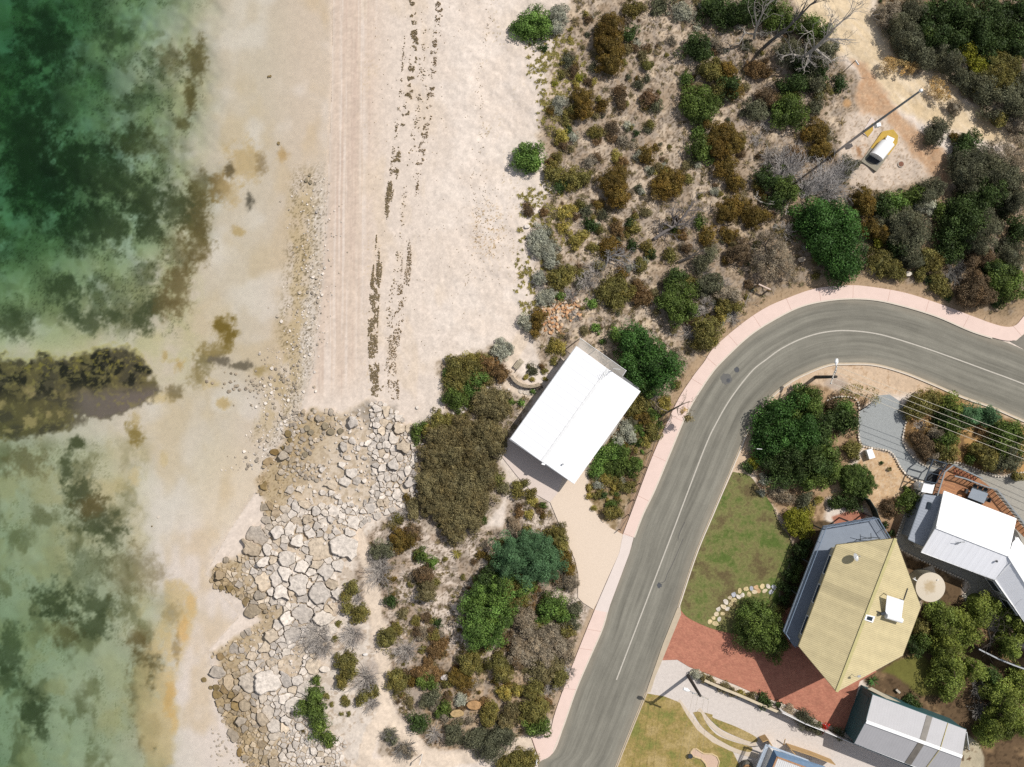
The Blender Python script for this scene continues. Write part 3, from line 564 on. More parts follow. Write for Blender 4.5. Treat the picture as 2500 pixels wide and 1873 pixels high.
def road_mat(base, name):
    m, n, l, b = nodes(name)
    b.inputs['Roughness'].default_value = 0.9; b.inputs['Specular IOR Level'].default_value = 0.15
    au = n.new('ShaderNodeAttribute'); au.attribute_name = 'across'; al = n.new('ShaderNodeAttribute'); al.attribute_name = 'along'
    def vec(sx, sy):
        m1 = n.new('ShaderNodeMath'); m1.operation = 'MULTIPLY'; m1.inputs[1].default_value = sx; l.new(au.outputs['Fac'], m1.inputs[0])
        m2 = n.new('ShaderNodeMath'); m2.operation = 'MULTIPLY'; m2.inputs[1].default_value = sy; l.new(al.outputs['Fac'], m2.inputs[0])
        c = n.new('ShaderNodeCombineXYZ'); l.new(m1.outputs[0], c.inputs[0]); l.new(m2.outputs[0], c.inputs[1]); return c
    def noise(v, sc, det, lo, hi, a, bb):
        t = n.new('ShaderNodeTexNoise'); t.inputs['Scale'].default_value = sc; t.inputs['Detail'].default_value = det; t.inputs['Roughness'].default_value = 0.65
        l.new(v, t.inputs['Vector'])
        r = n.new('ShaderNodeMapRange'); r.inputs[1].default_value = lo; r.inputs[2].default_value = hi; r.inputs[3].default_value = a; r.inputs[4].default_value = bb
        l.new(t.outputs['Fac'], r.inputs['Value']); return r.outputs['Result']
    g = n.new('ShaderNodeNewGeometry')
    fs = [noise(vec(11, 0.07).outputs[0], 1, 4, 0.3, 0.72, 1.22, 0.68), noise(vec(34, 0.12).outputs[0], 1, 3, 0.3, 0.7, 1.07, 0.92),
          noise(g.outputs['Position'], 0.5, 4, 0.3, 0.7, 0.92, 1.08), noise(g.outputs['Position'], 14, 4, 0.25, 0.75, 0.85, 1.15)]
    cur = fs[0]
    for f in fs[1:]:
        mm = n.new('ShaderNodeMath'); mm.operation = 'MULTIPLY'; l.new(cur, mm.inputs[0]); l.new(f, mm.inputs[1]); cur = mm.outputs[0]
    v = n.new('ShaderNodeVectorMath'); v.operation = 'SCALE'; v.inputs[0].default_value = base; l.new(cur, v.inputs['Scale'])
    # sandy dust gathers along both edges
    e = n.new('ShaderNodeMath'); e.operation = 'SUBTRACT'; e.inputs[1].default_value = 0.5; l.new(au.outputs['Fac'], e.inputs[0])
    ab = n.new('ShaderNodeMath'); ab.operation = 'ABSOLUTE'; l.new(e.outputs[0], ab.inputs[0])
    r = n.new('ShaderNodeMapRange'); r.inputs[1].default_value = 0.36; r.inputs[2].default_value = 0.5; r.inputs[3].default_value = 0; r.inputs[4].default_value = 0.55; l.new(ab.outputs[0], r.inputs['Value'])
    dn = noise(vec(6, 0.2).outputs[0], 1, 4, 0.35, 0.65, 0.1, 1.0)
    mm = n.new('ShaderNodeMath'); mm.operation = 'MULTIPLY'; l.new(r.outputs['Result'], mm.inputs[0]); l.new(dn, mm.inputs[1])
    mx = n.new('ShaderNodeMix'); mx.data_type = 'RGBA'; l.new(mm.outputs[0], mx.inputs['Factor']); l.new(v.outputs['Vector'], mx.inputs['A']); mx.inputs['B'].default_value = (*look(176, 164, 146), 1)
    l.new(mx.outputs['Result'], b.inputs['Base Color'])
    t2 = n.new('ShaderNodeTexNoise'); t2.inputs['Scale'].default_value = 40; l.new(g.outputs['Position'], t2.inputs['Vector'])
    bp = n.new('ShaderNodeBump'); bp.inputs['Strength'].default_value = 0.25; bp.inputs['Distance'].default_value = 0.02; l.new(t2.outputs['Fac'], bp.inputs['Height']); l.new(bp.outputs['Normal'], b.inputs['Normal'])
    return m
M['asphalt'] = road_mat(look(143, 140, 129), 'worn_asphalt')
M['asphalt'] = M['asphalt']
strip('road', ROAD_L, ROAD_R, 320, 36, 0.03, M['asphalt'])
def flat(name, poly, z, m, depth=0.3, smooth_n=0, kind='structure'):
    pts = poly if not smooth_n else [tuple(p) for p in catmull(poly + [poly[0]], smooth_n)[:-1]]
    w = [P(x, y, z) for x, y in pts]
    mb = MB(); mb.slab(w, depth); o = mb.build(name, m)
    o['kind'] = kind
    return o
m_side = mat('side_street_asphalt', look(140, 135, 125), 0.95, 0.15, 1.0, bump=0.2)
flat('side_street', SIDE, 0.024, m_side)
cl = catmull(CENTRE, 260)
strip('road_marking', offset(cl, 1.5), offset(cl, -1.5), 260, 1, 0.036, mat('worn_white_line_paint', look(206, 200, 188), 0.8, 0.14, 5))
m_pink = mat('pink_concrete_paving', look(246, 220, 208), 0.9, 0.05, 1.1, bump=0.1, bscale=20)
pin = [(x, y) for x, y in PATH_I]
strip('footpath', PATH_O, offset(catmull(PATH_I, 160), 3.2) if False else PATH_I, 170, 2, 0.13, m_pink, 0.4)
strip('footpath', PATH2_O, PATH2_I, 60, 2, 0.128, m_pink, 0.4)
m_kerb = mat('pale_concrete_kerb', look(232, 220, 204), 0.9, 0.07, 2.0)
def kerb(pts, d0, d1, z, n=150):
    c = catmull(pts, n); strip('kerb', offset(c, d0), offset(c, d1), n, 1, z, m_kerb, 0.4)
kerb(PATH_I[:17], -0.2, 3.4, 0.134); kerb(PATH2_I[:6], -0.2, 3.0, 0.134, 60)
m_kerb2 = mat('sandy_concrete_kerb', look(206, 190, 166), 0.92, 0.1, 2.0)
def kerb2(pts, d0, d1, z, n, m): c = catmull(pts, n); strip('kerb', offset(c, d0), offset(c, d1), n, 1, z, m, 0.4)
kerb2(ROAD_R[5:], -0.5, 2.6, 0.06, 200, m_kerb2); kerb2(ROAD_R[5:], 2.6, 5.4, 0.13, 200, m_kerb)
kerb2(ROAD_R[:4], -0.5, 3, 0.06, 50, m_kerb2); kerb2(ROAD_R[:4], 3, 6, 0.13, 50, m_kerb2)
flat('crossover', [(1654,1484),(1661,1480),(1663,1500),(1640,1556),(1618,1610),(1600,1652),(1588,1690),(1577,1692),(1619,1571)], 0.10, m_kerb2)
m_cross = mat('white_concrete_crossover', look(240, 226, 218), 0.9, 0.04, 1.5)
flat('crossover', CROSS, 0.12, m_cross)
m_cream = mat('cream_aggregate_driveway', look(239, 220, 200), 0.95, 0.07, 7, bump=0.15, bscale=30)
flat('driveway', DRIVE, 0.10, m_cream)
m_slab = mat('pale_concrete_apron', look(232, 216, 206), 0.9, 0.06, 5, bump=0.1)
flat('concrete_apron', SLABC, 0.09, m_slab); flat('concrete_apron', SLABC2, 0.094, mat('grey_concrete_path', look(190, 184, 176), 0.9, 0.08, 4))
# joints across the footpath
mj = MB()
po = catmull(PATH_O, 400); pi_ = catmull(PATH_I, 400)
for f in (0.005, 0.075, 0.15, 0.225, 0.3, 0.345, 0.40, 0.455, 0.52, 0.58, 0.64, 0.705, 0.775, 0.85, 0.93, 0.965):
    a = po[int(f * 399)]; b = pi_[np.argmin(np.hypot(*(pi_ - a).T))]
    mj.bar(P(*a, 0.131), P(*b, 0.131), 0.03, 0.006)
for a, b in (((1414,1583),(1450,1588)), ((1376,1681),(1410,1684)), ((1432,1536),(1468,1542)), ((1299,1803),(1318,1858))):
    mj.bar(P(*a, 0.130), P(*b, 0.130), 0.03, 0.006)
mj.build('path_joint', mat('joint_sealant', look(205, 165, 150), 0.9))['kind'] = 'structure'

def paver_mat():
    m, n, l, b = nodes('red_clay_pavers'); b.inputs['Roughness'].default_value = 0.9; b.inputs['Specular IOR Level'].default_value = 0.15
    g = n.new('ShaderNodeNewGeometry'); mp = n.new('ShaderNodeMapping'); mp.inputs['Rotation'].default_value = (0, 0, R(24)); l.new(g.outputs['Position'], mp.inputs['Vector'])
    t = n.new('ShaderNodeTexBrick'); t.inputs['Scale'].default_value = 1.0; t.inputs['Brick Width'].default_value = 0.24; t.inputs['Row Height'].default_value = 0.12
    t.inputs['Mortar Size'].default_value = 0.010; t.inputs['Color1'].default_value = (*look(206, 142, 117), 1); t.inputs['Color2'].default_value = (*look(188, 124, 104), 1); t.inputs['Mortar'].default_value = (*look(170, 120, 100), 1)
    l.new(mp.outputs['Vector'], t.inputs['Vector'])
    ns = n.new('ShaderNodeTexNoise'); ns.inputs['Scale'].default_value = 1.3; ns.inputs['Detail'].default_value = 6; ns.inputs['Roughness'].default_value = 0.75; l.new(g.outputs['Position'], ns.inputs['Vector'])
    r = n.new('ShaderNodeMapRange'); r.inputs[1].default_value = .3; r.inputs[2].default_value = .7; r.inputs[3].default_value = .8; r.inputs[4].default_value = 1.2; l.new(ns.outputs['Fac'], r.inputs['Value'])
    v = n.new('ShaderNodeVectorMath'); v.operation = 'SCALE'; l.new(t.outputs['Color'], v.inputs[0]); l.new(r.outputs['Result'], v.inputs['Scale']); l.new(v.outputs['Vector'], b.inputs['Base Color'])
    return m
flat('brick_paving', RED, 0.06, paver_mat())
m_gravel = mat('pale_road_gravel', look(226, 216, 208), 0.95, 0.12, 3.5, bump=0.4, bscale=25, detail=9)
flat('gravel_driveway', GRAVEL_D, 0.02, m_gravel)
m_bluegravel = mat('blue_grey_gravel', look(170, 174, 174), 0.95, 0.28, 16, bump=0.5, bscale=40, detail=3)
flat('gravel_yard', BLUEG, 0.04, m_bluegravel)
m_yard = mat('grey_gravel', look(178, 174, 164), 0.95, 0.2, 10, bump=0.4, bscale=40)
flat('gravel_yard', YARD, 0.034, m_yard)

def lawn_mat(name, c1, c2, c3):
    m, n, l, b = nodes(name); b.inputs['Roughness'].default_value = 0.9; b.inputs['Specular IOR Level'].default_value = 0.1
    g = n.new('ShaderNodeNewGeometry')
    def ns(sc, d, r=0.65):
        t = n.new('ShaderNodeTexNoise'); t.inputs['Scale'].default_value = sc; t.inputs['Detail'].default_value = d; t.inputs['Roughness'].default_value = r; l.new(g.outputs['Position'], t.inputs['Vector']); return t.outputs['Fac']
    r = n.new('ShaderNodeValToRGB'); e = r.color_ramp.elements; e[0].position = 0.40; e[0].color = (*c1, 1); e[1].position = 0.60; e[1].color = (*c3, 1)
    x = e.new(0.5); x.color = (*c2, 1); l.new(ns(0.33, 9, 0.72), r.inputs['Fac'])
    mr = n.new('ShaderNodeMapRange'); mr.inputs[1].default_value = .25; mr.inputs[2].default_value = .75; mr.inputs[3].default_value = .5; mr.inputs[4].default_value = 1.5; l.new(ns(5.0, 7, 0.85), mr.inputs['Value'])
    v = n.new('ShaderNodeVectorMath'); v.operation = 'SCALE'; l.new(r.outputs['Color'], v.inputs[0]); l.new(mr.outputs['Result'], v.inputs['Scale']); l.new(v.outputs['Vector'], b.inputs['Base Color'])
    bp = n.new('ShaderNodeBump'); bp.inputs['Strength'].default_value = 0.6; bp.inputs['Distance'].default_value = 0.06; l.new(ns(18, 3), bp.inputs['Height']); l.new(bp.outputs['Normal'], b.inputs['Normal'])
    return m
flat('lawn', LAWN, 0.07, lawn_mat('patchy_lawn', look(98, 116, 58), look(134, 132, 84), look(112, 100, 70)), smooth_n=120)
m_dry = lawn_mat('dry_lawn', look(138, 138, 76), look(168, 148, 92), look(190, 168, 118))
flat('lawn', LAWN2, 0.07, m_dry); flat('lawn', STRIP_A, 0.06, m_dry, smooth_n=60); flat('lawn', STRIP_B, 0.06, m_dry, smooth_n=60)
m_trk = mat('concrete_wheel_strip', look(222, 206, 186), 0.92, 0.1, 4)
for pts, wd in (([(1655,1712),(1692,1762),(1723,1793),(1757,1815),(1804,1834),(1850,1846)], 6.5), ([(1706,1732),(1716,1744),(1736,1769),(1768,1794),(1806,1808),(1845,1820)], 5)):
    c = catmull(pts, 50); strip('wheel_track', offset(c, wd), offset(c, -wd), 50, 1, 0.055, m_trk, 0.2)
# tar patches and stains on the road
def disc(name, x, y, r, z, m, n=18, jag=0.15, ax=1.0):
    pts = [(x + r * ax * math.cos(t) * rnd.uniform(1 - jag, 1 + jag), y + r * math.sin(t) * rnd.uniform(1 - jag, 1 + jag)) for t in [2 * math.pi * i / n for i in range(n)]]
    mb = MB(); mb.slab([P(a, b, z) for a, b in pts], 0.003); o = mb.build(name, m); o['kind'] = 'structure'; return o
m_tar = mat('tar_patch', look(92, 94, 98), 0.9, 0.2, 3)
disc('road_patch', 1799, 903, 7, 0.036, m_tar, ax=0.9); disc('road_patch', 1778, 929, 5, 0.040, m_tar); disc('road_patch', 1773, 925, 14, 0.036, mat('faint_tar_stain', look(116, 115, 112), 0.9, 0.1, 3)); disc('road_patch', 1609, 1429, 6.5, 0.036, m_tar, jag=0.3)
for pts in ([(1606,1424),(1622,1420),(1630,1400),(1645,1370),(1668,1315)], [(1655,1320),(1660,1300),(1672,1275)]):
    c = catmull(pts, 30); strip('road_patch', offset(c, 0.7), offset(c, -0.7), 30, 1, 0.037, mat('crack_seal', look(104, 102, 100), 0.9))
# ------------------------------------------------------------------ buildings
def plane_uv(pts):
    o = Vector(pts[0]); return o
def ribbed(name, poly, a, b, m, parent, pitch=0.2, rise=0.03, thick=0.05, tints=None, color=None):
    """roof sheet over the flat 3D polygon; ribs run square to the line a-b (the ridge)"""
    poly = [Vector(p) for p in poly]; a = Vector(a); u = (Vector(b) - a).normalized()
    nrm = Vector((0, 0, 0))
    for i in range(1, len(poly) - 1): nrm += (poly[i] - poly[0]).cross(poly[i + 1] - poly[0])
    nrm.normalize()
    if nrm.z < 0: nrm = -nrm
    v = nrm.cross(u)
    q = [((p - a).dot(u), (p - a).dot(v)) for p in poly]
    u0 = min(t[0] for t in q); u1 = max(t[0] for t in q)
    cuts = sorted(set([round(u0 + 1e-4, 5), round(u1 - 1e-4, 5)] + [round(t[0], 5) for t in q if u0 + .01 < t[0] < u1 - .01]))
    s = u0; prof = []
    k = 0
    while s < u1:
        for f, h in ((0, 0), (0.55, 0), (0.65, 1), (0.9, 1)):
            prof.append((s + f * pitch, h * rise))
        s += pitch
    prof += [(c, 0.0) for c in cuts]
    prof = sorted(t for t in prof if u0 + 1e-4 <= t[0] <= u1 - 1e-4)
    vs = []; rows = []
    for s, h in prof:
        hits = []
        for i in range(len(q)):
            (x0, y0), (x1, y1) = q[i], q[(i + 1) % len(q)]
            if (x0 - s) * (x1 - s) <= 0 and abs(x1 - x0) > 1e-9:
                hits.append(y0 + (s - x0) / (x1 - x0) * (y1 - y0))
        if len(hits) < 2: continue
        lo, hi = min(hits), max(hits)
        for yy in (lo, hi): vs.append(a + u * s + v * yy + nrm * h)
        for yy in (lo, hi): vs.append(a + u * s + v * yy - nrm * thick)
        rows.append(s)
    fs = []; fu = []
    for i in range(len(rows) - 1):
        A = 4 * i; B = A + 4
        for f in ((A, B, B + 1, A + 1), (A + 2, A + 3, B + 3, B + 2), (A, A + 2, B + 2, B), (A + 1, B + 1, B + 3, A + 3)):
            fs.append(f); fu.append((rows[i] + rows[i + 1]) / 2)
    e = 4 * (len(rows) - 1)
    fs += [(0, 1, 3, 2), (e, e + 2, e + 3, e + 1)]; fu += [u0, u1]
    o = mk(name, vs, fs, m, parent, color)
    face_attr(o.data, 'tint', [1.0 if tints is None else tints((t - u0) / (u1 - u0)) for t in fu]); face_attr(o.data, 'hue', [0.0] * len(fu))
    bm = bmesh.new(); bm.from_mesh(o.data); bmesh.ops.recalc_face_normals(bm, faces=bm.faces); bm.to_mesh(o.data); bm.free()
    return o

def body(name, pts, inset, z0, m, parent, drop=0.1):
    """walls under a roof outline (3D points with their roof heights), pulled in by inset metres"""
    n = len(pts); c = sum((Vector((p[0], p[1], 0)) for p in pts), Vector()) / n
    ins = []
    for p in pts:
        d = Vector((p[0] - c.x, p[1] - c.y, 0)); L = d.length
        q = c + d * (1 - inset / L); ins.append((q.x, q.y, p[2] - drop))
    mb = MB()
    vs = [(p[0], p[1], z0) for p in ins] + ins
    fs = [tuple(range(n - 1, -1, -1)), tuple(range(n, 2 * n))] + [(i, (i + 1) % n, n + (i + 1) % n, n + i) for i in range(n)]
    mb.add(vs, fs); o = mb.build(name, m, parent)
    bm = bmesh.new(); bm.from_mesh(o.data); bmesh.ops.triangulate(bm, faces=[f for f in bm.faces if len(f.verts) > 4]); bmesh.ops.recalc_face_normals(bm, faces=bm.faces); bm.to_mesh(o.data); bm.free()
    return ins

def window(name, a, b, t, wd, z0, z1, parent, frame=None):
    """glazing with a frame on the wall from a to b (plan), centred at fraction t"""
    a = Vector((a[0], a[1], 0)); b = Vector((b[0], b[1], 0)); d = (b - a).normalized(); n = Vector((d.y, -d.x, 0))
    c = a.lerp(b, t)
    mb = MB(); h = z1 - z0; zc = (z0 + z1) / 2
    for sgn in (-1, 1):
        mb.box(c + d * sgn * (wd / 2) + Vector((0, 0, zc)), d * 0.08, n * 0.12, (0, 0, h + 0.08))
    for zz in (z0, z1): mb.box(c + Vector((0, 0, zz)), d * (wd - 0.08), n * 0.12, (0, 0, 0.08))
    fr = mb.build(name, frame or M['white_paint'], parent)
    g = MB(); g.box(c + Vector((0, 0, zc)), d * (wd - 0.06), n * 0.06, (0, 0, h - 0.06))
    o = g.build('pane', M['window']); pw = o.matrix_world.copy(); o.parent = fr
    if parent is not None: o.location = (-parent.location[0], -parent.location[1], -parent.location[2])
    return fr

def gutter(a, b, parent, m, w=0.12):
    mb = MB(); a = Vector(a); b = Vector(b)
    mb.bar(a - Vector((0, 0, 0.08)), b - Vector((0, 0, 0.08)), w, 0.12); return mb.build('gutter', m, parent)
def sub(o, par, root):
    o.parent = par
    o.location = (-root.location[0], -root.location[1], -root.location[2])
    return o

m_roofw = mat_tint('white_steel_roofing', rough=0.45, var=0.03, scale=0.8, bump=0, spec=0.3)
m_roofy = mat_tint('cream_corrugated_roofing', rough=0.7, var=0.10, scale=1.3, bump=0, spec=0.2)
m_roofg = mat_tint('pale_grey_roofing', rough=0.5, var=0.06, scale=1.0, bump=0, spec=0.3)

# --- white-roofed beach house
def white_house():
    ze, zr = 2.5, 3.0
    A = P(1407.7, 845.2, ze); B = P(1563, 955, ze); C = P(1401, 1181, ze); D = P(1244.8, 1073.3, ze)
    R1 = P(1485, 901, zr); R2 = P(1323, 1127.5, zr)
    c = (A + C) / 2; root = empty('house', (c.x, c.y, 0))
    prop(root, 'single storey house with a plain white gabled roof between the beach shrubs and the road', 'house')
    wc = (0.75, 0.75, 0.76)
    ribbed('roof', [A, R1, R2, D], R1, R2, m_roofw, root, 0.76, 0.014, 0.06, color=wc)
    ribbed('roof', [R1, B, C, R2], R1, R2, m_roofw, root, 0.76, 0.014, 0.06, color=wc)
    mb = MB(); mb.bar(R1 + Vector((0, 0, .03)), R2 + Vector((0, 0, .03)), 0.3, 0.03); mb.build('ridge_cap', mat('pale_ridge_cap', (.66, .66, .66), .5, .15, 8), root)
    ins = body('wall', [A, R1, B, C, R2, D], 0.55, 0.0, M['pale_wall'], root)
    gutter(A, D, root, M['steel']); gutter(B, C, root, M['white_paint'])
    mb = MB(); mb.bar(D - Vector((0, 0, .1)), R2 - Vector((0, 0, .1)), 0.05, 0.2); mb.bar(R2 - Vector((0, 0, .1)), C - Vector((0, 0, .1)), 0.05, 0.2); mb.build('barge_board', M['steel'], root)
    for t in (0.2, 0.5, 0.8): window('window', ins[0], ins[5], t, 1.8, 0.9, 2.0, root)
    window('window', ins[2], ins[3], 0.3, 1.2, 1.0, 2.0, root)
    mb = MB(); a, b = Vector(ins[3]), Vector(ins[4]); d = (b - a).normalized(); mb.box((a.x + d.x * 2.2, a.y + d.y * 2.2, 1.1), Vector((d.x, d.y, 0)) * 2.6, Vector((-d.y, d.x, 0)) * 0.12, (0, 0, 2.1)); mb.build('garage_door', M['steel'], root)
    # clear awning along the top end
    aw = [P(1417, 826, 2.35), P(1528.6, 905, 2.35), P(1520, 918, 2.4), A.lerp(B, 0.74) - Vector((0, 0, .12)), A + Vector((0.1, 0, -.12))]
    m = bpy.data.materials.new('smoky_clear_sheet'); m.use_nodes = True; n = m.node_tree.nodes; l = m.node_tree.links
    tr = n.new('ShaderNodeBsdfTransparent'); ms = n.new('ShaderNodeMixShader'); ms.inputs['Fac'].default_value = 0.42; n['Principled BSDF'].inputs['Base Color'].default_value = (*look(205, 200, 192), 1); n['Principled BSDF'].inputs['Roughness'].default_value = 0.3
    l.new(tr.outputs['BSDF'], ms.inputs[1]); l.new(n['Principled BSDF'].outputs['BSDF'], ms.inputs[2]); l.new(ms.outputs['Shader'], n['Material Output'].inputs['Surface'])
    mb = MB(); mb.slab(aw, 0.02); aw_o = mb.build('awning', m, root)
    mb = MB()
    for i in range(2): mb.bar(aw[i] + Vector((0, 0, .02)), aw[i + 1] + Vector((0, 0, .02)), 0.04, 0.06)
    for t in (0.0, 0.35, 0.7, 1.0):
        p = aw[0].lerp(aw[1], t) - Vector((0, 0, 0.03)); mb.bar(Vector((p.x, p.y, 0)), p, 0.08, 0.08, up=(0, 1, 0))
    sub(mb.build('awning_frame', M['white_paint']), aw_o, root)
    # step-down sheet beside the awning
    mb = MB(); mb.slab([P(1520, 918, 2.2), P(1561, 948, 2.2), P(1557, 954, 2.22), P(1512, 922, 2.22)], 0.03); mb.build('awning', mat('grey_sheet', look(120, 122, 124), .5), root)
    # roof aerial and vent
    mb = MB(); p = P(1490, 908, 3.0); mb.tube([p, p + Vector((0, 0, 0.8))], 0.025); q = p + Vector((0.15, 0.05, 0.72))
    e = P(1515, 902, 3.3); mb.tube([p + Vector((0, 0, .3)), P(1497, 900, 3.6), e], 0.03)
    for k in range(4): c0 = p + Vector((-0.2 - .18 * k, -.1 - .04 * k, .75)); mb.tube([c0 + Vector((-.1, .3, 0)), c0 + Vector((.1, -.3, 0))], 0.015, 4)
    mb.build('aerial', M['steel'], root)
    mb = MB(); p = P(1374, 1133, 2.75); mb.tube([p - Vector((0, 0, .15)), p + Vector((0, 0, .25))], [.06, .06], 8); mb.tube([p + Vector((0, 0, .25)), p + Vector((0, 0, .33))], [.11, .09], 8); mb.build('vent_pipe', M['steel'], root)
    mb = MB(); p = P(1327, 1132, 2.9); mb.box(p, (.35, -.1, 0), (.1, .25, 0), (0, 0, .12)); mb.build('floodlight', M['white_paint'], root)
white_house()

# --- cream-roofed two-storey house with deck
def cream_house():
    ze, zr = 5.2, 6.7
    a = P(2042.6, 1330.4, ze); b = P(2186.3, 1314.7, zr); c = P(2247.9, 1481.3, ze); d = P(2203.8, 1599.7, ze); e = P(2042.6, 1688.9, zr); f = P(1949.7, 1577.8, ze)
    m0 = (a + d) / 2; root = empty('house', (m0.x, m0.y, 0))
    prop(root, 'two storey house with a six-sided cream corrugated roof and a blue grey upper deck', 'house')
    col = look(218, 203, 160)
    def tl(t): return 1.0 + (0.10 if 0.10 < t < 0.17 else 0) - (0.20 if 0.425 < t < 0.46 else 0.12 if 0.40 < t < 0.475 else 0) + 0.035 * math.sin(t * 57) + 0.02 * math.sin(t * 131)
    ribbed('roof', [a, b, e, f], b, e, m_roofy, root, 0.19, 0.016, 0.06, tints=tl, color=tuple(x * .97 for x in col))
    ribbed('roof', [b, c, d, e], b, e, m_roofy, root, 0.19, 0.016, 0.06, tints=lambda t: 1 + 0.03 * math.sin(t * 70), color=col)
    mb = MB(); mb.bar(b + Vector((0, 0, .04)), e + Vector((0, 0, .04)), 0.3, 0.04); mb.build('ridge_cap', mat('cream_ridge_cap', look(206, 196, 140), .6, .1, 3), root)
    ins = body('wall', [a, b, c, d, e, f], 0.7, 0.0, mat('cream_house_wall', look(196, 186, 160), .85, .08, 2), root, 0.12)
    mg = mat('dark_cream_gutter', look(130, 120, 84), .6)
    gutter(a, f, root, mg); gutter(c, d, root, mg); gutter(b, c, root, mg, .08); gutter(d, e, root, mat('pale_barge', look(214, 205, 170), .6), .09); gutter(a, b, root, mg, .08); gutter(f, e, root, mg, .08)
    for t in (.15, .5, .82):
        window('window', ins[5], ins[0], t, 2.0, 3.2, 4.8, root); window('window', ins[5], ins[0], t, 1.6, 0.9, 2.1, root)
    window('window', ins[4], ins[5], .5, 2.2, 0.4, 2.2, root); window('window', ins[4], ins[5], .5, 1.6, 3.4, 4.6, root); window('window', ins[0], ins[1], .5, 2.0, 3.1, 5.0, root)
    # deck
    zd = 2.9
    dk = [P(1912, 1541, zd), P(2010, 1284.5, zd), P(2135.6, 1262.8, zd), P(2168, 1316, zd), P(2150, 1400, zd), P(2000, 1600, zd), P(1936, 1575, zd)]
    mb = MB(); mb.slab(dk, 0.22); deck = mb.build('deck', mat('blue_grey_deck_paint', look(146, 156, 170), .7, .07, 1.6), root)
    mb = MB()
    for i, t in ((0, .05), (0, .35), (0, .65), (0, .97), (1, .5), (1, .98)):
        p = dk[i].lerp(dk[i + 1], t); mb.bar((p.x, p.y, 0), (p.x, p.y, zd - .22), .12, .12, up=(0, 1, 0))
    sub(mb.build('deck_post', M['dark_metal']), deck, root)
    line = [dk[6]] + dk[:4]
    mb = MB(); ml = MB()
    for i in range(len(line) - 1):
        p, q = line[i], line[i + 1]; L = (q - p).length
        for hh, ww in ((1.0, .06), (0.12, .04)): mb.bar(p + Vector((0, 0, hh)), q + Vector((0, 0, hh)), ww, ww)
        k = int(L / 0.13)
        for j in range(k + 1):
            r = p.lerp(q, j / k); ws = .05 if j % 11 == 0 else .018
            mb.bar(r, r + Vector((0, 0, 1.0)), ws, ws, up=(0, 1, 0))
    mb.build('deck_railing', mat('blue_grey_railing', look(128, 146, 168), .5), root)
    # skylight, dish, water heater, aerial
    def onroof(x, y):
        best = None
        for poly in ([a, b, e], [b, c, e]):
            n = (poly[1] - poly[0]).cross(poly[2] - poly[0])
            z = 6.0
            for _ in range(6):
                p = P(x, y, z); z = poly[0].z - (n.x * (p.x - poly[0].x) + n.y * (p.y - poly[0].y)) / n.z
            best = z if best is None else min(best, z)
        return P(x, y, best)
    k = [onroof(2113.9, 1499.5), onroof(2135.6, 1505), onroof(2130, 1520), onroof(2109, 1513)]
    mb = MB(); mb.slab([p + Vector((0, 0, .12)) for p in k], .12); sk = mb.build('skylight', M['white_paint'], root)
    cc = sum(k, Vector()) / 4; mb = MB(); mb.slab([cc.lerp(p, .62) + Vector((0, 0, .135)) for p in k], .03); sub(mb.build('pane', M['window']), sk, root)
    p0 = onroof(2165.8, 1453.5); p1 = onroof(2206.8, 1466.8); p2 = onroof(2199, 1512); p3 = onroof(2160, 1502)
    up = Vector((0, 0, 1)); q = [p0 + up * 1.0, p1 + up * 1.0, p2 + up * .45, p3 + up * .45]
    q = [P(*xy, pp.z) for xy, pp in zip(((2165.8, 1453.5), (2206.8, 1466.8), (2200.5, 1512), (2161, 1500)), q)]
    mb = MB(); mb.slab(q, .07); ht = mb.build('solar_panel', mat('white_collector_panel', (.8, .81, .84), .35, .03, 2), root)
    mb = MB(); mb.tube([q[3] + (q[3] - q[2]) * -.02 + Vector((.02, -.12, .12)), q[2] + Vector((-.02, -.12, .12))], .26, 14); sub(mb.build('water_heater_tank', M['white_paint'], smooth=False), ht, root)
    mb = MB()
    for pp in q: mb.bar(Vector((pp.x, pp.y, pp.z - 1.1)), Vector((pp.x, pp.y, pp.z - .05)), .05, .05, up=(0, 1, 0))
    g0 = q[3] + Vector((-.25, .12, .1)); mb.box(g0, (.5, .1, 0), (-.05, .25, 0), (0, 0, .3)); mb.tube([g0, g0 + Vector((-.6, .15, -.3))], .05)
    sub(mb.build('heater_frame', M['dark_metal']), ht, root)
    mb = MB(); mb.bar(onroof(2206, 1464) + up * .08, onroof(2215.5, 1436) + up * .08, .07, .07); sub(mb.build('heater_pipe', M['dark_metal']), ht, root)
    # dish, tilted toward the sun side
    c0 = onroof(2083.7, 1357.5) + up * .7; ax = Vector((.62, .35, .7)).normalized(); s = ax.cross(up).normalized(); t = s.cross(ax)
    mb = MB(); vs = []; fs = []; rad = .42
    for r_ in (0.0, .35, .7, 1.0):
        for i in range(18):
            an = 2 * math.pi * i / 18; vs.append(c0 + (s * math.cos(an) + t * math.sin(an)) * rad * r_ + ax * (.12 * r_ * r_ - .12))
    for i in range(3):
        for j in range(18): fs.append((i * 18 + j, i * 18 + (j + 1) % 18, (i + 1) * 18 + (j + 1) % 18, (i + 1) * 18 + j))
    mb.add(vs, fs); mb.tube([c0 - ax * .12, c0 - ax * .25 - up * .3, onroof(2081, 1358)], .03); mb.tube([c0 - t * .4, c0 + ax * .4], .02); mb.box(c0 + ax * .42, ax * .12, s * .08, t * .08)
    mb.build('satellite_dish', M['steel'], root)
    mb = MB(); p = onroof(2080, 1646); mb.tube([p, p + up * .9, p + up * 1.0 + Vector((.3, .1, 0))], .025); mb.box(p + up * 1.0 + Vector((.35, .1, 0)), (.3, .05, 0), (-.04, .2, 0), (0, 0, .05)); mb.build('aerial', M['steel'], root)
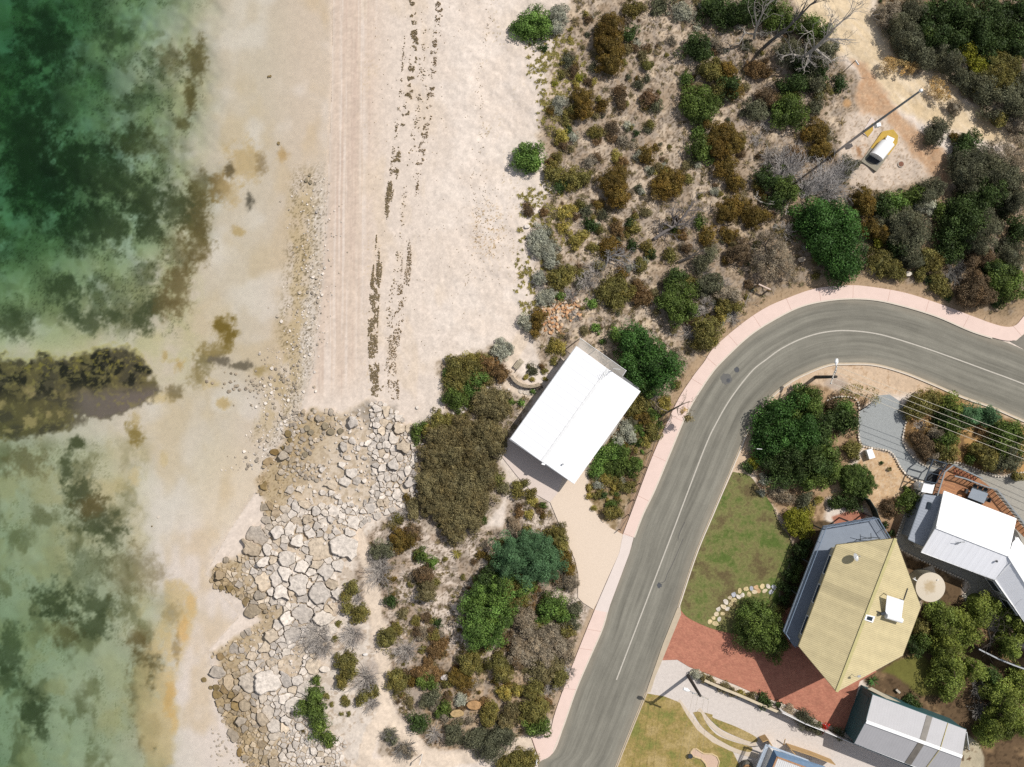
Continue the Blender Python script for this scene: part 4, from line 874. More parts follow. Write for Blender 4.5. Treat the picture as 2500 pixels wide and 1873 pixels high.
    # handrail of the stair behind the roof end
    mb = MB(); r0 = P(2083, 1322, 3.9)
    pts = [P(2082, 1324, 3.9), P(2092, 1318, 3.9), P(2110, 1315, 3.95), P(2130, 1312, 3.95), P(2150, 1314, 3.9)]
    mb.tube(pts, .035)
    for x, y in ((2101, 1319), (2127, 1316)): mb.bar(P(x, y, 2.92), P(x - 1, y - 14, 3.95), .05, .05, up=(0, 1, 0))
    mb.build('curved_handrail', M['dark_metal'], root)
cream_house()

# --- white house with lean-to, at the edge of the place
def gable_house():
    ze, zr = 3.2, 4.5
    a = P(2305, 1199.5, ze); b = P(2481.4, 1267, ze); c = P(2462, 1356.4, zr); d = P(2286, 1287.6, zr)
    g = P(2429.5, 1415.5, ze); h = P(2249.7, 1348, ze)
    root = empty('house', (P(2370, 1310, 0).x, P(2370, 1310, 0).y, 0)); prop(root, 'white gabled house with a grey lean-to and a timber deck beside the gravel drive', 'house')
    wc = (.78, .78, .78)
    ribbed('roof', [a, b, c, d], d, c, m_roofw, root, .76, .014, .06, color=wc); ribbed('roof', [d, c, P(2467, 1375, zr - .1), g, h], d, c, m_roofw, root, .76, .010, .06, color=(.80, .80, .83))
    # wing running away
    w1 = P(2478, 1300, ze); w2 = P(2700, 1610, ze); w3 = P(2640, 1640, zr); w4 = P(2462, 1356.4, zr); w5 = P(2560, 1600, ze)
    ribbed('roof', [w4, P(2474, 1304, ze), w2, w3], w4, w3, m_roofw, root, .76, .014, .06, color=wc)
    ribbed('roof', [w4, w3, w5, g], w4, w3, m_roofw, root, .76, .010, .06, color=(.80, .80, .83))
    mb = MB(); u = Vector((0, 0, .03)); mb.bar(d + u, c + u, .25, .03); mb.bar(c + u, w3 + u, .25, .03); mb.bar(g + u, P(2467, 1375, zr - .1) + u, .06, .02); mb.build('ridge_cap', M['white_paint'], root)
    body('wall', [a, b, c, g, h, d], .45, .0, mat('pale_weatherboard', look(206, 208, 210), .7, .06, 3), root, .12)
    body('wall', [w4, w1, w2, w3, w5, g], .45, .0, M['white_paint'], root, .12)
    gutter(a, b, root, M['white_paint']); gutter(h, g, root, M['white_paint']); gutter(g, w5, root, M['white_paint']); gutter(a, d, root, M['white_paint'], .06); gutter(d, h, root, M['white_paint'], .06); gutter(b, c, root, M['white_paint'], .06)
    window('window', g, w5, .12, 1.6, .8, 2.4, root); window('window', g, w5, .4, 1.8, .8, 2.4, root)
    # bird shaped aerial and pipe
    p = P(2333, 1330, 4.05); mb = MB(); mb.tube([p, p + Vector((.2, .3, .5)), p + Vector((.5, .4, .6))], .035); mb.tube([p + Vector((-.25, .35, .45)), p + Vector((.6, .35, .7))], .03, 4); mb.box(p + Vector((.45, .4, .62)), (.4, .1, 0), (-.05, .12, 0), (0, 0, .06)); mb.build('aerial', M['steel'], root)
    p = P(2429, 1369, 3.9); mb = MB(); mb.tube([p - Vector((0, 0, .2)), p + Vector((0, 0, .35))], .06, 8); mb.tube([p + Vector((0, 0, .33)), p + Vector((0, 0, .4))], .12, 8); mb.build('vent_pipe', M['dark_metal'], root)
    # lean-to
    z1, z2 = 2.75, 2.4
    q = [P(2257, 1206.7, z2), P(2302, 1213, z1), P(2289, 1285, z1), P(2255, 1334, z1 - .05), P(2218.3, 1316.6, z2)]
    lt = ribbed('lean_to_roof', q, q[0], q[4], m_roofg, root, .3, .006, .05, color=look(170, 178, 190))
    body('wall', [q[0], q[1], q[2], q[3], q[4]], .3, 0, M['blue_grey'], root, .12)
    gutter(q[3], q[4], root, M['blue_grey']); gutter(q[4], q[0], root, M['blue_grey'])
    up = Vector((0, 0, .09)); s = [P(2265.5, 1225, 2.55), P(2274, 1227.5, 2.6), P(2269.5, 1244, 2.6), P(2261, 1241, 2.55)]
    mb = MB(); mb.slab([t + up for t in s], .1); mb.build('skylight', M['window'], root)
    # annex box
    t = [P(2256, 1178, 2.2), P(2282.4, 1183, 2.2), P(2276, 1205.5, 2.2), P(2249, 1201, 2.2)]
    mb = MB(); mb.slab(t, .12); mb.build('annex_roof', M['white_paint'], root); body('wall', t, .15, 0, M['white_paint'], root, .12)
    # deck
    zd = .9
    dk = [P(2317, 1133, zd), P(2387, 1166, zd), P(2422, 1192, zd), P(2505, 1296, zd), P(2520, 1330, zd), P(2480, 1290, zd), P(2300, 1222, zd), P(2278, 1208, zd), P(2296, 1150, zd)]
    m, n, l, bs = nodes('oiled_deck_boards'); bs.inputs['Roughness'].default_value = .6
    gg = n.new('ShaderNodeNewGeometry'); mp = n.new('ShaderNodeMapping'); mp.inputs['Rotation'].default_value = (0, 0, R(21)); l.new(gg.outputs['Position'], mp.inputs['Vector'])
    tb = n.new('ShaderNodeTexBrick'); tb.inputs['Scale'].default_value = 1; tb.inputs['Brick Width'].default_value = 2.4; tb.inputs['Row Height'].default_value = .14; tb.inputs['Mortar Size'].default_value = .008
    tb.inputs['Color1'].default_value = (*look(196, 136, 86), 1); tb.inputs['Color2'].default_value = (*look(168, 110, 66), 1); tb.inputs['Mortar'].default_value = (.02, .012, .008, 1)
    l.new(mp.outputs['Vector'], tb.inputs['Vector']); l.new(tb.outputs['Color'], bs.inputs['Base Color'])
    mb = MB(); mb.slab(dk, .2); deck = mb.build('deck', m, root)
    mb = MB(); mr = MB()
    def rail(pts, zb=zd):
        for i in range(len(pts) - 1):
            p, q2 = Vector((pts[i].x, pts[i].y, zb)), Vector((pts[i + 1].x, pts[i + 1].y, zb)); L = (q2 - p).length
            mr.bar(p + Vector((0, 0, 1.02)), q2 + Vector((0, 0, 1.02)), .14, .05)
            k = max(2, int(L / .42))
            for j in range(k + 1):
                r = p.lerp(q2, j / k); mb.bar(r + Vector((0, 0, .0)), r + Vector((0, 0, 1.0)), .07, .07, up=(0, 1, 0))
            for hh in (.15, .32, .49, .66, .83): mb.bar(p + Vector((0, 0, hh)), q2 + Vector((0, 0, hh)), .02, .03)
    rail([dk[8], dk[7]]); rail([P(2320, 1160, zd), P(2345, 1166, zd), P(2400, 1187, zd), dk[2], dk[3], dk[4]]); rail([dk[8], dk[0], dk[1]])
    mr.build('handrail', mat('grey_handrail', look(150, 156, 160), .6), root); mb.build('deck_railing', M['dark_metal'], root)
    mb = MB()
    for k in range(7):
        p = P(2330 + 8 * k, 1145 + 3.2 * k, zd); 
        for j in range(5): mb.box(p + Vector((.02 + .05 * j * .3, -.15 * j, .05 + .0 * j)), (.25, .03, 0), (.0, .07, 0), (0, 0, .05))
    mb.build('deck_bench', mat('red_brown_slats', look(170, 92, 68), .6), root)
    # dark entry pergola
    mb = MB(); zp = 2.5
    pc = [P(2278, 1122, zp), P(2312, 1132, zp), P(2285, 1180, zp), P(2257, 1174, zp)]
    for i in range(4):
        mb.bar(pc[i], pc[(i + 1) % 4], .09, .14); mb.bar((pc[i].x, pc[i].y, 0), pc[i], .1, .1, up=(0, 1, 0))
    for t_ in (.3, .6): mb.bar(pc[0].lerp(pc[3], t_), pc[1].lerp(pc[2], t_), .07, .12)
    mb.build('pergola', mat('slate_blue_steel', look(58, 70, 84), .5), root)
    mb = MB(); mb.slab([P(2262, 1165, .25), P(2292, 1172, .25), P(2284, 1182, .25), P(2259, 1177, .25)], .24); mb.slab([P(2268, 1150, .18), P(2298, 1156, .18), P(2292, 1172, .18), P(2262, 1165, .18)], .17); mb.build('entry_step', M['dark_metal'], root)
gable_house()

# --- grey shed
def shed():
    ze, zr = 3.4, 4.3
    a = P(2131.4, 1696.3, ze); b = P(2359.5, 1782, ze); c = P(2348.6, 1847, zr); d = P(2114.5, 1761.5, zr); e = P(2336, 1912, ze); f = P(2086, 1813.8, ze)
    root = empty('shed', (P(2220, 1800, 0).x, P(2220, 1800, 0).y, 0)); prop(root, 'long shed with pale grey gabled roof and dark teal walls beside the brick paving', 'shed')
    col = look(190, 189, 192)
    ribbed('roof', [a, b, c, d], d, c, m_roofg, root, .3, .005, .05, color=col); ribbed('roof', [d, c, e, f], d, c, m_roofg, root, .3, .005, .05, color=tuple(v * .98 for v in col))
    up = Vector((0, 0, .05)); mg = mat('grey_clear_sheet', look(128, 122, 114), .5, .25, 1.5)
    for p0, p1, q0, q1 in ((a, b, d, c), (f, e, d, c)):
        mb = MB(); t0, t1 = (.575, .635) if p0 is a else (.49, .55)
        mb.slab([q0.lerp(q1, .575 - .022) + up, q0.lerp(q1, .635 - .022) + up, p0.lerp(p1, t1) + up, p0.lerp(p1, t0) + up], .03); mb.build('roof_light', mg, root)
    mb = MB(); mb.bar(d + up, c + up, .35, .04); mb.build('ridge_cap', M['white_paint'], root)
    ins = body('wall', [a, b, c, e, f, d], .12, 0, M['teal'], root, .1)
    gutter(a, b, root, M['teal']); gutter(f, e, root, M['white_paint']); gutter(a, d, root, M['teal'], .08); gutter(d, f, root, M['teal'], .08)
    # ribs of the end wall and its big door
    mb = MB(); p, q = Vector(ins[0]), Vector(ins[4]); L = (Vector((q.x, q.y, 0)) - Vector((p.x, p.y, 0))).length
    dv = Vector((q.x - p.x, q.y - p.y, 0)).normalized(); nv = Vector((dv.y, -dv.x, 0))
    if nv.x > 0: nv = -nv
    k = int(L / .22)
    for j in range(k + 1):
        r = p.lerp(q, j / k); mb.box(Vector((r.x, r.y, 1.6)) + nv * .015, dv * .06, nv * .03, (0, 0, 3.1))
    mb.build('wall_cladding', M['teal'], root)
    mb = MB(); r = p.lerp(q, .35); mb.box(Vector((r.x, r.y, 1.35)) + nv * .045, dv * 2.6, nv * .04, (0, 0, 2.6)); mb.build('roller_door', M['teal'], root)
    mb = MB(); t0 = a.lerp(b, .80) + up; t1 = d.lerp(c, .77) + up * 1.6; t2 = f.lerp(e, .68) + up; mb.tube([t0, t1], .03, 5); mb.tube([t1, t2], .03, 5); mb.build('yellow_strap', mat('yellow_strap', look(214, 196, 110), .7), root)
    # side awning leaning off the top wall
    mb = MB(); q = [P(2118, 1682, 2.4), P(2128, 1678, 1.6), P(2212, 1722, 1.6), P(2204, 1726, 2.4)]; mb.slab(q, .04); mb.build('side_awning', mat('cream_awning_sheet', look(200, 192, 172), .7, .12, 2), root)
    mb = MB(); mb.tube([P(2360, 1788, 3.1), P(2366, 1830, .1)], .06, 6); mb.build('downpipe', M['white_paint'], root)
shed()

# --- blue verandah house at the bottom edge
def blue_house():
    root = empty('house', (P(1960, 1900, 0).x, P(1960, 1900, 0).y, 0)); prop(root, 'house with a white corrugated roof, rusty edge and blue verandah, cut by the bottom edge', 'house')
    z0, z1, z2 = 4.3, 3.5, 2.7
    A = P(1897.6, 1848.5, z1); B = P(2010, 1890, z1); Cc = P(1840, 1990, z1); Dd = P(1985, 2040, z1); T0 = P(1920, 1935, z0); T1 = P(1880, 2030, z0)
    ribbed('roof', [A, B, Dd, Cc], A, B, m_roofw, root, .2, .03, .05, color=look(232, 232, 232))
    mb = MB(); mb.bar(A + Vector((0, 0, .02)), B + Vector((0, 0, .02)), .16, .08); mb.bar(A + Vector((0, 0, .02)), Cc + Vector((0, 0, .02)), .16, .08); mb.build('rusty_fascia', mat('rusty_sheet_edge', look(190, 146, 110), .9, .35, 5), root)
    body('wall', [A, B, Dd, Cc], .3, 0, M['white_paint'], root, .06)
    q = [P(1888.6, 1830.5, z2), P(2015, 1872, z2), P(2008, 1888, z1 - .1), P(1896.5, 1846, z1 - .1)]
    mb = MB(); mb.slab(q, .05); v = mb.build('verandah_roof', M['blue_paint'], root)
    q2 = [P(1888.6, 1830.5, z2), P(1896.5, 1846, z1 - .1), P(1838, 1990, z1 - .1), P(1820, 1990, z2)]
    mb = MB(); mb.slab(q2, .05); mb.build('verandah_roof', mat('deep_blue_steel', look(96, 126, 160), .5), root)
    mb = MB()
    e0, e1 = P(1870, 1819, z2 - .1), P(1975, 1858, z2 - .1); k = 60
    for j in range(k): p = e0.lerp(e1, j / k); mb.box(p, (.06, .02, 0), (-.05, .22, 0), (0, 0, .03))
    f0, f1 = P(1869.5, 1820, z2 - .1), P(1806, 1980, z2 - .1); k = 56
    for j in range(k): p = f0.lerp(f1, j / k); mb.box(p + Vector((.12, .0, 0)), (.5, .16, 0), (-.02, .06, 0), (0, 0, .03))
    for x, y in ((1869, 1820), (1975, 1858)): p = P(x, y, 0); mb.bar(p, P(x, y, z2), .08, .08, up=(0, 1, 0))
    mb.bar(e0, e1, .05, .1); mb.bar(f0, f1, .05, .1); mb.build('slatted_eave', mat('white_blue_slats', look(200, 214, 230), .5), root)
blue_house()
# ------------------------------------------------------------------ street furniture, walls and small things
def tank():
    p = P(2272, 1434, 2.3); root = empty('water_tank', (p.x, p.y, 0)); prop(root, 'round concrete rainwater tank with a stained pale lid beside the cream roof', 'water tank')
    r = 1.52; mb = MB(); mb.tube([(p.x, p.y, 0), (p.x, p.y, 2.2)], r, 40); mb.build('wall', mat('grey_tank_concrete', look(150, 146, 130), .9, .15, 2), root)
    mb = MB(); mb.tube([(p.x, p.y, 2.2), (p.x, p.y, 2.28), (p.x, p.y, 2.34)], [r + .03, r + .03, r * .35], 40)
    m, n, l, b = nodes('stained_tank_lid'); b.inputs['Roughness'].default_value = .9
    g = n.new('ShaderNodeNewGeometry'); d = n.new('ShaderNodeVectorMath'); d.operation = 'DISTANCE'; d.inputs[1].default_value = (p.x - .1, p.y + .1, 2.3); l.new(g.outputs['Position'], d.inputs[0])
    t = n.new('ShaderNodeTexNoise'); t.inputs['Scale'].default_value = 3; t.inputs['Detail'].default_value = 6; l.new(g.outputs['Position'], t.inputs['Vector'])
    a = n.new('ShaderNodeMath'); a.operation = 'MULTIPLY_ADD'; a.inputs[1].default_value = 1.0; a.inputs[2].default_value = -.5; l.new(t.outputs['Fac'], a.inputs[0])
    s = n.new('ShaderNodeMath'); l.new(d.outputs['Value'], s.inputs[0]); l.new(a.outputs[0], s.inputs[1])
    r_ = n.new('ShaderNodeValToRGB'); r_.color_ramp.elements[0].position = .35; r_.color_ramp.elements[0].color = (*look(200, 180, 146), 1); r_.color_ramp.elements[1].position = .85; r_.color_ramp.elements[1].color = (*look(226, 214, 194), 1)
    l.new(s.outputs[0], r_.inputs['Fac']); l.new(r_.outputs['Color'], b.inputs['Base Color'])
    mb.build('lid', m, root)
    mb = MB(); mb.tube([(p.x + .7, p.y + .8, 2.3), (p.x + .7, p.y + .8, 2.45)], .06, 8); mb.tube([(p.x - 1.5, p.y + .7, 2.4), (p.x - 2.0, p.y + 1.0, 2.6), (p.x - 2.1, p.y + 1.2, 3.4)], .05, 6); mb.build('inlet_pipe', M['white_paint'], root)
    q = P(2262, 1402, 0); mb = MB(); mb.box((q.x, q.y, .12), (1.7, .6, 0), (-.5, 1.4, 0), (0, 0, .22)); o = mb.build('concrete_plinth', M['concrete']); prop(o, 'square concrete plinth beside the round water tank', 'plinth')
tank()
def small_tank():
    p = P(2251, 1187, 1.2); root = empty('hot_water_tank', (p.x, p.y, 0)); prop(root, 'small round white tank in front of the annex of the white house', 'tank')
    mb = MB(); mb.tube([(p.x, p.y, .02), (p.x, p.y, 1.2), (p.x, p.y, 1.35)], [.4, .4, .2], 20); mb.build('body', M['white_paint'], root)
    mb = MB(); mb.tube([(p.x, p.y, 1.35), (p.x, p.y, 1.42)], [.13, .13], 10); mb.build('cap', M['steel'], root)
small_tank()

def pump_station():
    root = empty('pump_station', (P(2150, 370, 0).x, P(2150, 370, 0).y, 0)); prop(root, 'white curved cover over a sunken pit in a concrete slab with an ochre end', 'pump station')
    z = .28
    out = [P(2154.5, 321, z), P(2181, 316, z), P(2193, 331, z), P(2191, 350, z), P(2140, 419, z), P(2102.6, 393.5, z)]
    mid_l = out[5].lerp(out[0], .45); mid_r = out[3].lerp(out[4], .42)
    mb = MB(); mb.slab([out[5], mid_l, mid_r, out[4]], .28); mb.build('slab', mat('weathered_slab', look(158, 152, 136), .9, .15, 3), root)
    mb = MB(); mb.slab([mid_l, out[0], out[1], out[2], out[3], mid_r], .28); mb.build('slab', mat('ochre_painted_slab', look(206, 172, 84), .9, .12, 3), root)
    up = Vector((0, 0, .012)); pit = [P(2129, 374, z), P(2113, 390, z), P(2142, 404, z), P(2156, 391, z)]
    mb = MB(); mb.slab([p + up for p in pit], .01); mb.build('pit_shade', M['dark_metal'], root)  # flat dark sheet stands in for the shadow behind the cover
    # half-barrel cover: four base corners, arched across the short side
    c = [P(2152, 342, z + .5), P(2183, 356, z + .5), P(2154, 392, z + .5), P(2126, 374, z + .5)]
    A0, A1, B0, B1 = c[0], c[1], c[3], c[2]
    vs = []; N = 14
    for s0, s1 in ((A0, A1), (B0, B1)):
        for k in range(N + 1):
            t = k / N; p = s0.lerp(s1, .5 - .5 * math.cos(math.pi * t)); vs.append(p + Vector((0, 0, .62 * math.sin(math.pi * t))))
    fs = [(k, k + 1, N + 2 + k, N + 1 + k) for k in range(N)] + [tuple(range(N + 1))[::-1], tuple(range(N + 1, 2 * N + 2))]
    vs2 = [Vector(v) - Vector((0, 0, .5)) for v in (A0, A1, B1, B0)]
    mb = MB(); mb.add(vs, fs)
    mb.add([A0, A1, B1, B0] + vs2, [(0, 1, 5, 4), (1, 2, 6, 5), (2, 3, 7, 6), (3, 0, 4, 7)])
    mb.build('cover', M['white_roof'], root)
    q = P(2171, 341, .6); mb = MB(); mb.box(q, (.75, -.34, 0), (.2, .42, 0), (0, 0, .5)); mb.build('cabinet', M['white_paint'], root)
    # manhole
    p = P(2200, 400.7, 0.03); r2 = empty('manhole_cover', (p.x, p.y, 0)); prop(r2, 'round rust brown manhole cover with a pale rim below the pump station', 'manhole cover')
    zz = gz1(2200, 400) + .05
    mb = MB(); mb.tube([(p.x, p.y, zz - .1), (p.x, p.y, zz)], .36, 24); mb.build('rim', M['concrete'], r2)
    mb = MB(); mb.tube([(p.x, p.y, zz), (p.x, p.y, zz + .02)], .28, 24); mb.build('lid', mat('rusty_iron_lid', look(140, 100, 82), .9, .2, 5), r2)
    # mast with its box and pad
    b = P(2109, 321, 0); r3 = empty('mast', (b.x, b.y, 0)); prop(r3, 'very tall grey steel mast on a white pad beside the pump station', 'mast')
    mb = MB(); mb.slab([P(2128, 286, .14), P(2141, 300, .14), P(2130, 330, .14), P(2119, 335, .14), P(2105, 323, .14)], .14); pd = mb.build('pad', m_slab, r3)
    mb = MB(); mb.slab([P(2119, 335, .155), P(2132, 318, .155), P(2131, 300, .155), P(2108, 322, .155)], .012); sub(mb.build('pad_paint', mat('ochre_pad_paint', look(206, 172, 84), .9, .1, 3)), pd, r3)
    mb = MB(); mb.tube([(b.x, b.y, 0), (b.x, b.y, 3), (b.x, b.y, 13.9)], [.14, .13, .09], 12); mb.build('pole', mat('grey_mast_paint', look(142, 152, 158), .5, .1, 2), r3)
    mb = MB(); mb.tube([(b.x, b.y, 13.9), (b.x, b.y, 14.15)], [.18, .12], 10); mb.build('cap', M['white_paint'], r3)
    mb = MB(); mb.box((b.x + .25, b.y - .22, 3.1), (.42, .1, 0), (-.1, .35, 0), (0, 0, .7)); mb.build('meter_box', M['white_paint'], r3)
pump_station()

# --- power poles and lines
def pole(x, y, hh, label, arm=None, lamp=None, lean=0):
    b = P(x, y, 0); root = empty('power_pole', (b.x, b.y, 0)); prop(root, label, 'power pole', 'power poles along the road')
    mb = MB(); mb.tube([(b.x, b.y, 0), (b.x, b.y, hh * .5), (b.x, b.y, hh)], [.19, .17, .14], 10); mb.build('pole', M['pole_wood'], root)
    (ax0, ay0), (ax1, ay1) = arm; A, B = P(ax0, ay0, hh - .25), P(ax1, ay1, hh - .25)
    mb = MB(); mb.bar(A, B, .12, .12); cr = mb.build('crossarm', mat('bleached_crossarm', look(206, 198, 186), .8, .1, 5), root)
    mb = MB()
    for t in (.04, .33, .67, .96): p = A.lerp(B, t); mb.tube([p + Vector((0, 0, .06)), p + Vector((0, 0, .22))], [.05, .03], 8)
    sub(mb.build('insulator', M['white_paint']), cr, root)
    mb = MB(); c = Vector((b.x, b.y, hh - 1.0)); mb.tube([c, A.lerp(B, .25)], .02, 5); mb.tube([c, A.lerp(B, .75)], .02, 5); sub(mb.build('brace', M['steel']), cr, root)
    if lamp:
        L = P(*lamp, hh - .35); mb = MB(); mb.tube([Vector((b.x, b.y, hh - .7)), L.lerp(Vector((b.x, b.y, hh)), .5) + Vector((0, 0, .1)), L], .035, 6); ar = mb.build('lamp_arm', M['steel'], root)
        mb = MB(); d = (L - Vector((b.x, b.y, L.z))).normalized(); mb.tube([L - d * .1, L + d * .2, L + d * .55], [.07, .2, .14], 10); sub(mb.build('lamp_head', M['white_paint']), ar, root)
    return A, B
A1, B1 = pole(1991, 921, 6.4, 'dark timber power pole on the inner verge of the road bend', ((2042.6, 893), (2028, 938)), (2041.5, 889))
A2, B2 = pole(1680, 1650, 6.4, 'dark timber power pole at the corner between brick paving and gravel drive', ((1690, 1692), (1731, 1708)), (1681, 1686))
ends = [(2700, 1146), (2700, 1164), (2700, 1178), (2700, 1198)]
m_wire = mat('pale_aluminium_wire', look(216, 206, 186), .5)
mids = [(2365, 1024), (2365, 1040), (2365, 1052), (2365, 1064)]
for k, t in enumerate((.04, .33, .67, .96)):
    a = A1.lerp(B1, t) + Vector((0, 0, .2)); e = P(*ends[k], 6.6); pts = []
    for j in range(25):
        s = j / 24; p = a.lerp(e, s); p.z -= 0.5 * 4 * s * (1 - s); pts.append(p)
    mb = MB(); mb.tube(pts, .02, 5); o = mb.build('power_line', m_wire)
    prop(o, 'thin pale overhead wire, ' + ('topmost', 'second', 'third', 'lowest')[k] + ' of four running off from the bend pole', 'wire', 'overhead wires from the bend pole')
for k, t in enumerate((.04, .33, .67, .96)):
    a = A2.lerp(B2, t) + Vector((0, 0, .2)); e = P(1668 + 26 * k - 60, 2100, 6.6)
    pts = []
    for j in range(17):
        s = j / 16; p = a.lerp(e, s); p.z -= .3 * 4 * s * (1 - s); pts.append(p)
    mb = MB(); mb.tube(pts, .009, 5); o = mb.build('power_line', mat('grey_wire', look(170, 160, 130), .5)); prop(o, 'very thin overhead wire crossing the dry lawn, ' + ('first', 'second', 'third', 'fourth')[k] + ' from the road', 'wire', 'overhead wires over the dry lawn')

def post_sign(x, y, hh, wdir, wl, label, pm=None, sm=None, name='street_sign'):
    b = P(x, y, 0); z = gz1(x, y); root = empty(name, (b.x, b.y, z)); prop(root, label, 'sign')
    mb = MB(); mb.tube([(b.x, b.y, z - .1), (b.x, b.y, z + hh)], .04, 8); mb.build('post', pm or M['steel'], root)
    d = Vector((*wdir, 0)).normalized(); mb = MB(); mb.box(Vector((b.x, b.y, z + hh - .12)) + d * wl * .45, d * wl, Vector((-d.y, d.x, 0)) * .05, (0, 0, .25)); mb.build('sign_plate', sm or M['white_paint'], root)
post_sign(2062, 173, 3.4, (.55, -.75), .6, 'black post with a small white plate beside the dirt track', M['dark_metal'])
post_sign(1838, 1093, 1.9, (1, -.08), .55, 'small white sign plate standing against the dark hedge by the bend')
post_sign(1308, 1846, 2.3, (.05, .3), .5, 'street sign on a pale post at the bottom end of the footpath')
post_sign(1031, 1841, 2.1, (-.3, -1), .35, 'thin pale sign post at the fork of the sand paths', M['white_paint'])

def rail_barrier():
    a = P(1851, 696, 0); b = P(1880, 710, 0); c = (a + b) / 2; z = .0
    root = empty('timber_barrier', (c.x, c.y, 0)); prop(root, 'low pale timber rail barrier on two posts above the footpath bend', 'barrier')
    mb = MB(); mb.bar(P(1852.5, 694, 1.2), P(1882, 707.5, 1.2), .14, .14); mb.build('rail', mat('pale_rail', look(228, 205, 190), .8), root)
    for p in (P(1853.5, 695, 1.1), P(1881, 707.2, 1.1)): mb = MB(); mb.bar((p.x, p.y, -.1), (p.x, p.y, 1.13), .13, .13, up=(0, 1, 0)); mb.build('post', M['tan_timber'], root)
rail_barrier()
mb = MB(); mb.tube([P(1827.5, 722, .9), P(1816.6, 748, .1)], .05, 6); prop(mb.build('stake', mat('grey_stake', look(200, 190, 180), .9)), 'thin pale stake leaning near the footpath bend below the timber barrier', 'stake')

def box_thing(name, label, cat, pts, h, m, m2=None):
    z0 = 0.02; c = sum((P(*p, h) for p in pts), Vector()) / len(pts); root = empty(name, (c.x, c.y, 0)); prop(root, label, cat)
    mb = MB(); mb.prism([(P(*p, h).x, P(*p, h).y) for p in pts], z0, h - .06); mb.build('body', m, root)
    mb = MB(); mb.prism([((P(*p, h).x - c.x) * 1.04 + c.x, (P(*p, h).y - c.y) * 1.04 + c.y) for p in pts], h - .055, h); mb.build('lid', m2 or m, root)
box_thing('utility_cabinet', 'white utility cabinet on the sandy ground below the blue grey gravel', 'cabinet', [(2116, 1100), (2129, 1096), (2137, 1117), (2123, 1121)], .75, M['white_paint'])
box_thing('planter_box', 'small cream box on the lawn edge above the grey shed', 'planter', [(2190, 1682), (2199, 1690), (2196, 1694), (2187, 1686)], .35, M['concrete'])

def bench():
    c = P(1266, 889, 0); z = gz1(1266, 889); root = empty('bench', (c.x, c.y, z)); prop(root, 'small weathered timber bench facing the beach beside the sandy garden path', 'bench')
    d = Vector((.62, .78, 0)).normalized(); n = Vector((-d.y, d.x, 0)); m = mat('weathered_bench_boards', look(186, 174, 150), .85, .15, 6)
    mb = MB()
    for k in range(4): mb.box(c + n * (-.22 + .15 * k) + Vector((0, 0, z + .45)), d * 1.15, n * .12, (0, 0, .04))
    mb.build('seat', m, root)
    mb = MB()
    for k in range(2): mb.box(c - n * .34 + Vector((0, 0, z + .66 + .16 * k)), d * 1.15, n * .04, (0, 0, .12))
    mb.build('backrest', m, root)
    for s in (-1, 1):
        for q in (-1, 1): mb = MB(); mb.box(c + d * .5 * s + n * (.2 * q - .04) + Vector((0, 0, z + .21)), d * .07, n * .07, (0, 0, .46)); mb.build('leg', m, root)
bench()

# --- dining set on the deck
def dining():
    zd = .9; q = [P(2373.7, 1191.8, zd + .75), P(2413, 1205, zd + .75), P(2402, 1229.5, zd + .75), P(2363, 1214.5, zd + .75)]
    c = sum(q, Vector()) / 4; root = empty('dining_table', (c.x, c.y, zd)); prop(root, 'grey rectangular outdoor dining table on the timber deck', 'table')
    mb = MB(); mb.slab(q, .05); mb.build('tabletop', M['blue_grey'], root)
    for p in q: r = c.lerp(p, .88); mb = MB(); mb.bar((r.x, r.y, zd), (r.x, r.y, zd + .7), .07, .07, up=(0, 1, 0)); mb.build('leg', M['dark_metal'], root)
    u = (q[1] - q[0]).normalized(); v = (q[3] - q[0]).normalized()
    def chair(p, f, label):
        rt = empty('dining_chair', (p.x, p.y, zd)); prop(rt, label, 'chair', 'dark chairs around the deck table')
        s = Vector((-f.y, f.x, 0))
        mb = MB(); mb.box(p + Vector((0, 0, .45)), s * .46, f * .46, (0, 0, .04)); mb.build('seat', M['dark_metal'], rt)
        mb = MB(); mb.box(p - f * .23 + Vector((0, 0, .68)), s * .46, f * .04, (0, 0, .42)); mb.build('backrest', M['dark_metal'], rt)
        for i in (-1, 1):
            for j in (-1, 1): mb = MB(); mb.box(p + s * .2 * i + f * .2 * j + Vector((0, 0, .22)), s * .04, f * .04, (0, 0, .44)); mb.build('leg', M['dark_metal'], rt)
    f0 = Vector((v.x, v.y, 0)); g0 = Vector((u.x, u.y, 0))
    zb = Vector((0, 0, zd))
    def fl(p): return Vector((p.x, p.y, zd))
    for t, nm in ((.2, 'first'), (.52, 'middle'), (.84, 'last')):
        chair(fl(q[0].lerp(q[1], t) - f0 * .22), f0, 'dark chair on the open side of the deck table, %s from the pergola' % nm)
        chair(fl(q[3].lerp(q[2], t) + f0 * .22), -f0, 'dark chair on the roof side of the deck table, %s from the pergola' % nm)
    chair(fl(q[0].lerp(q[3], .45) - g0 * .3), g0, 'dark chair at the pergola end of the deck table'); chair(fl(q[1].lerp(q[2], .55) + g0 * .25), -g0, 'dark chair at the far end of the deck table')
dining()

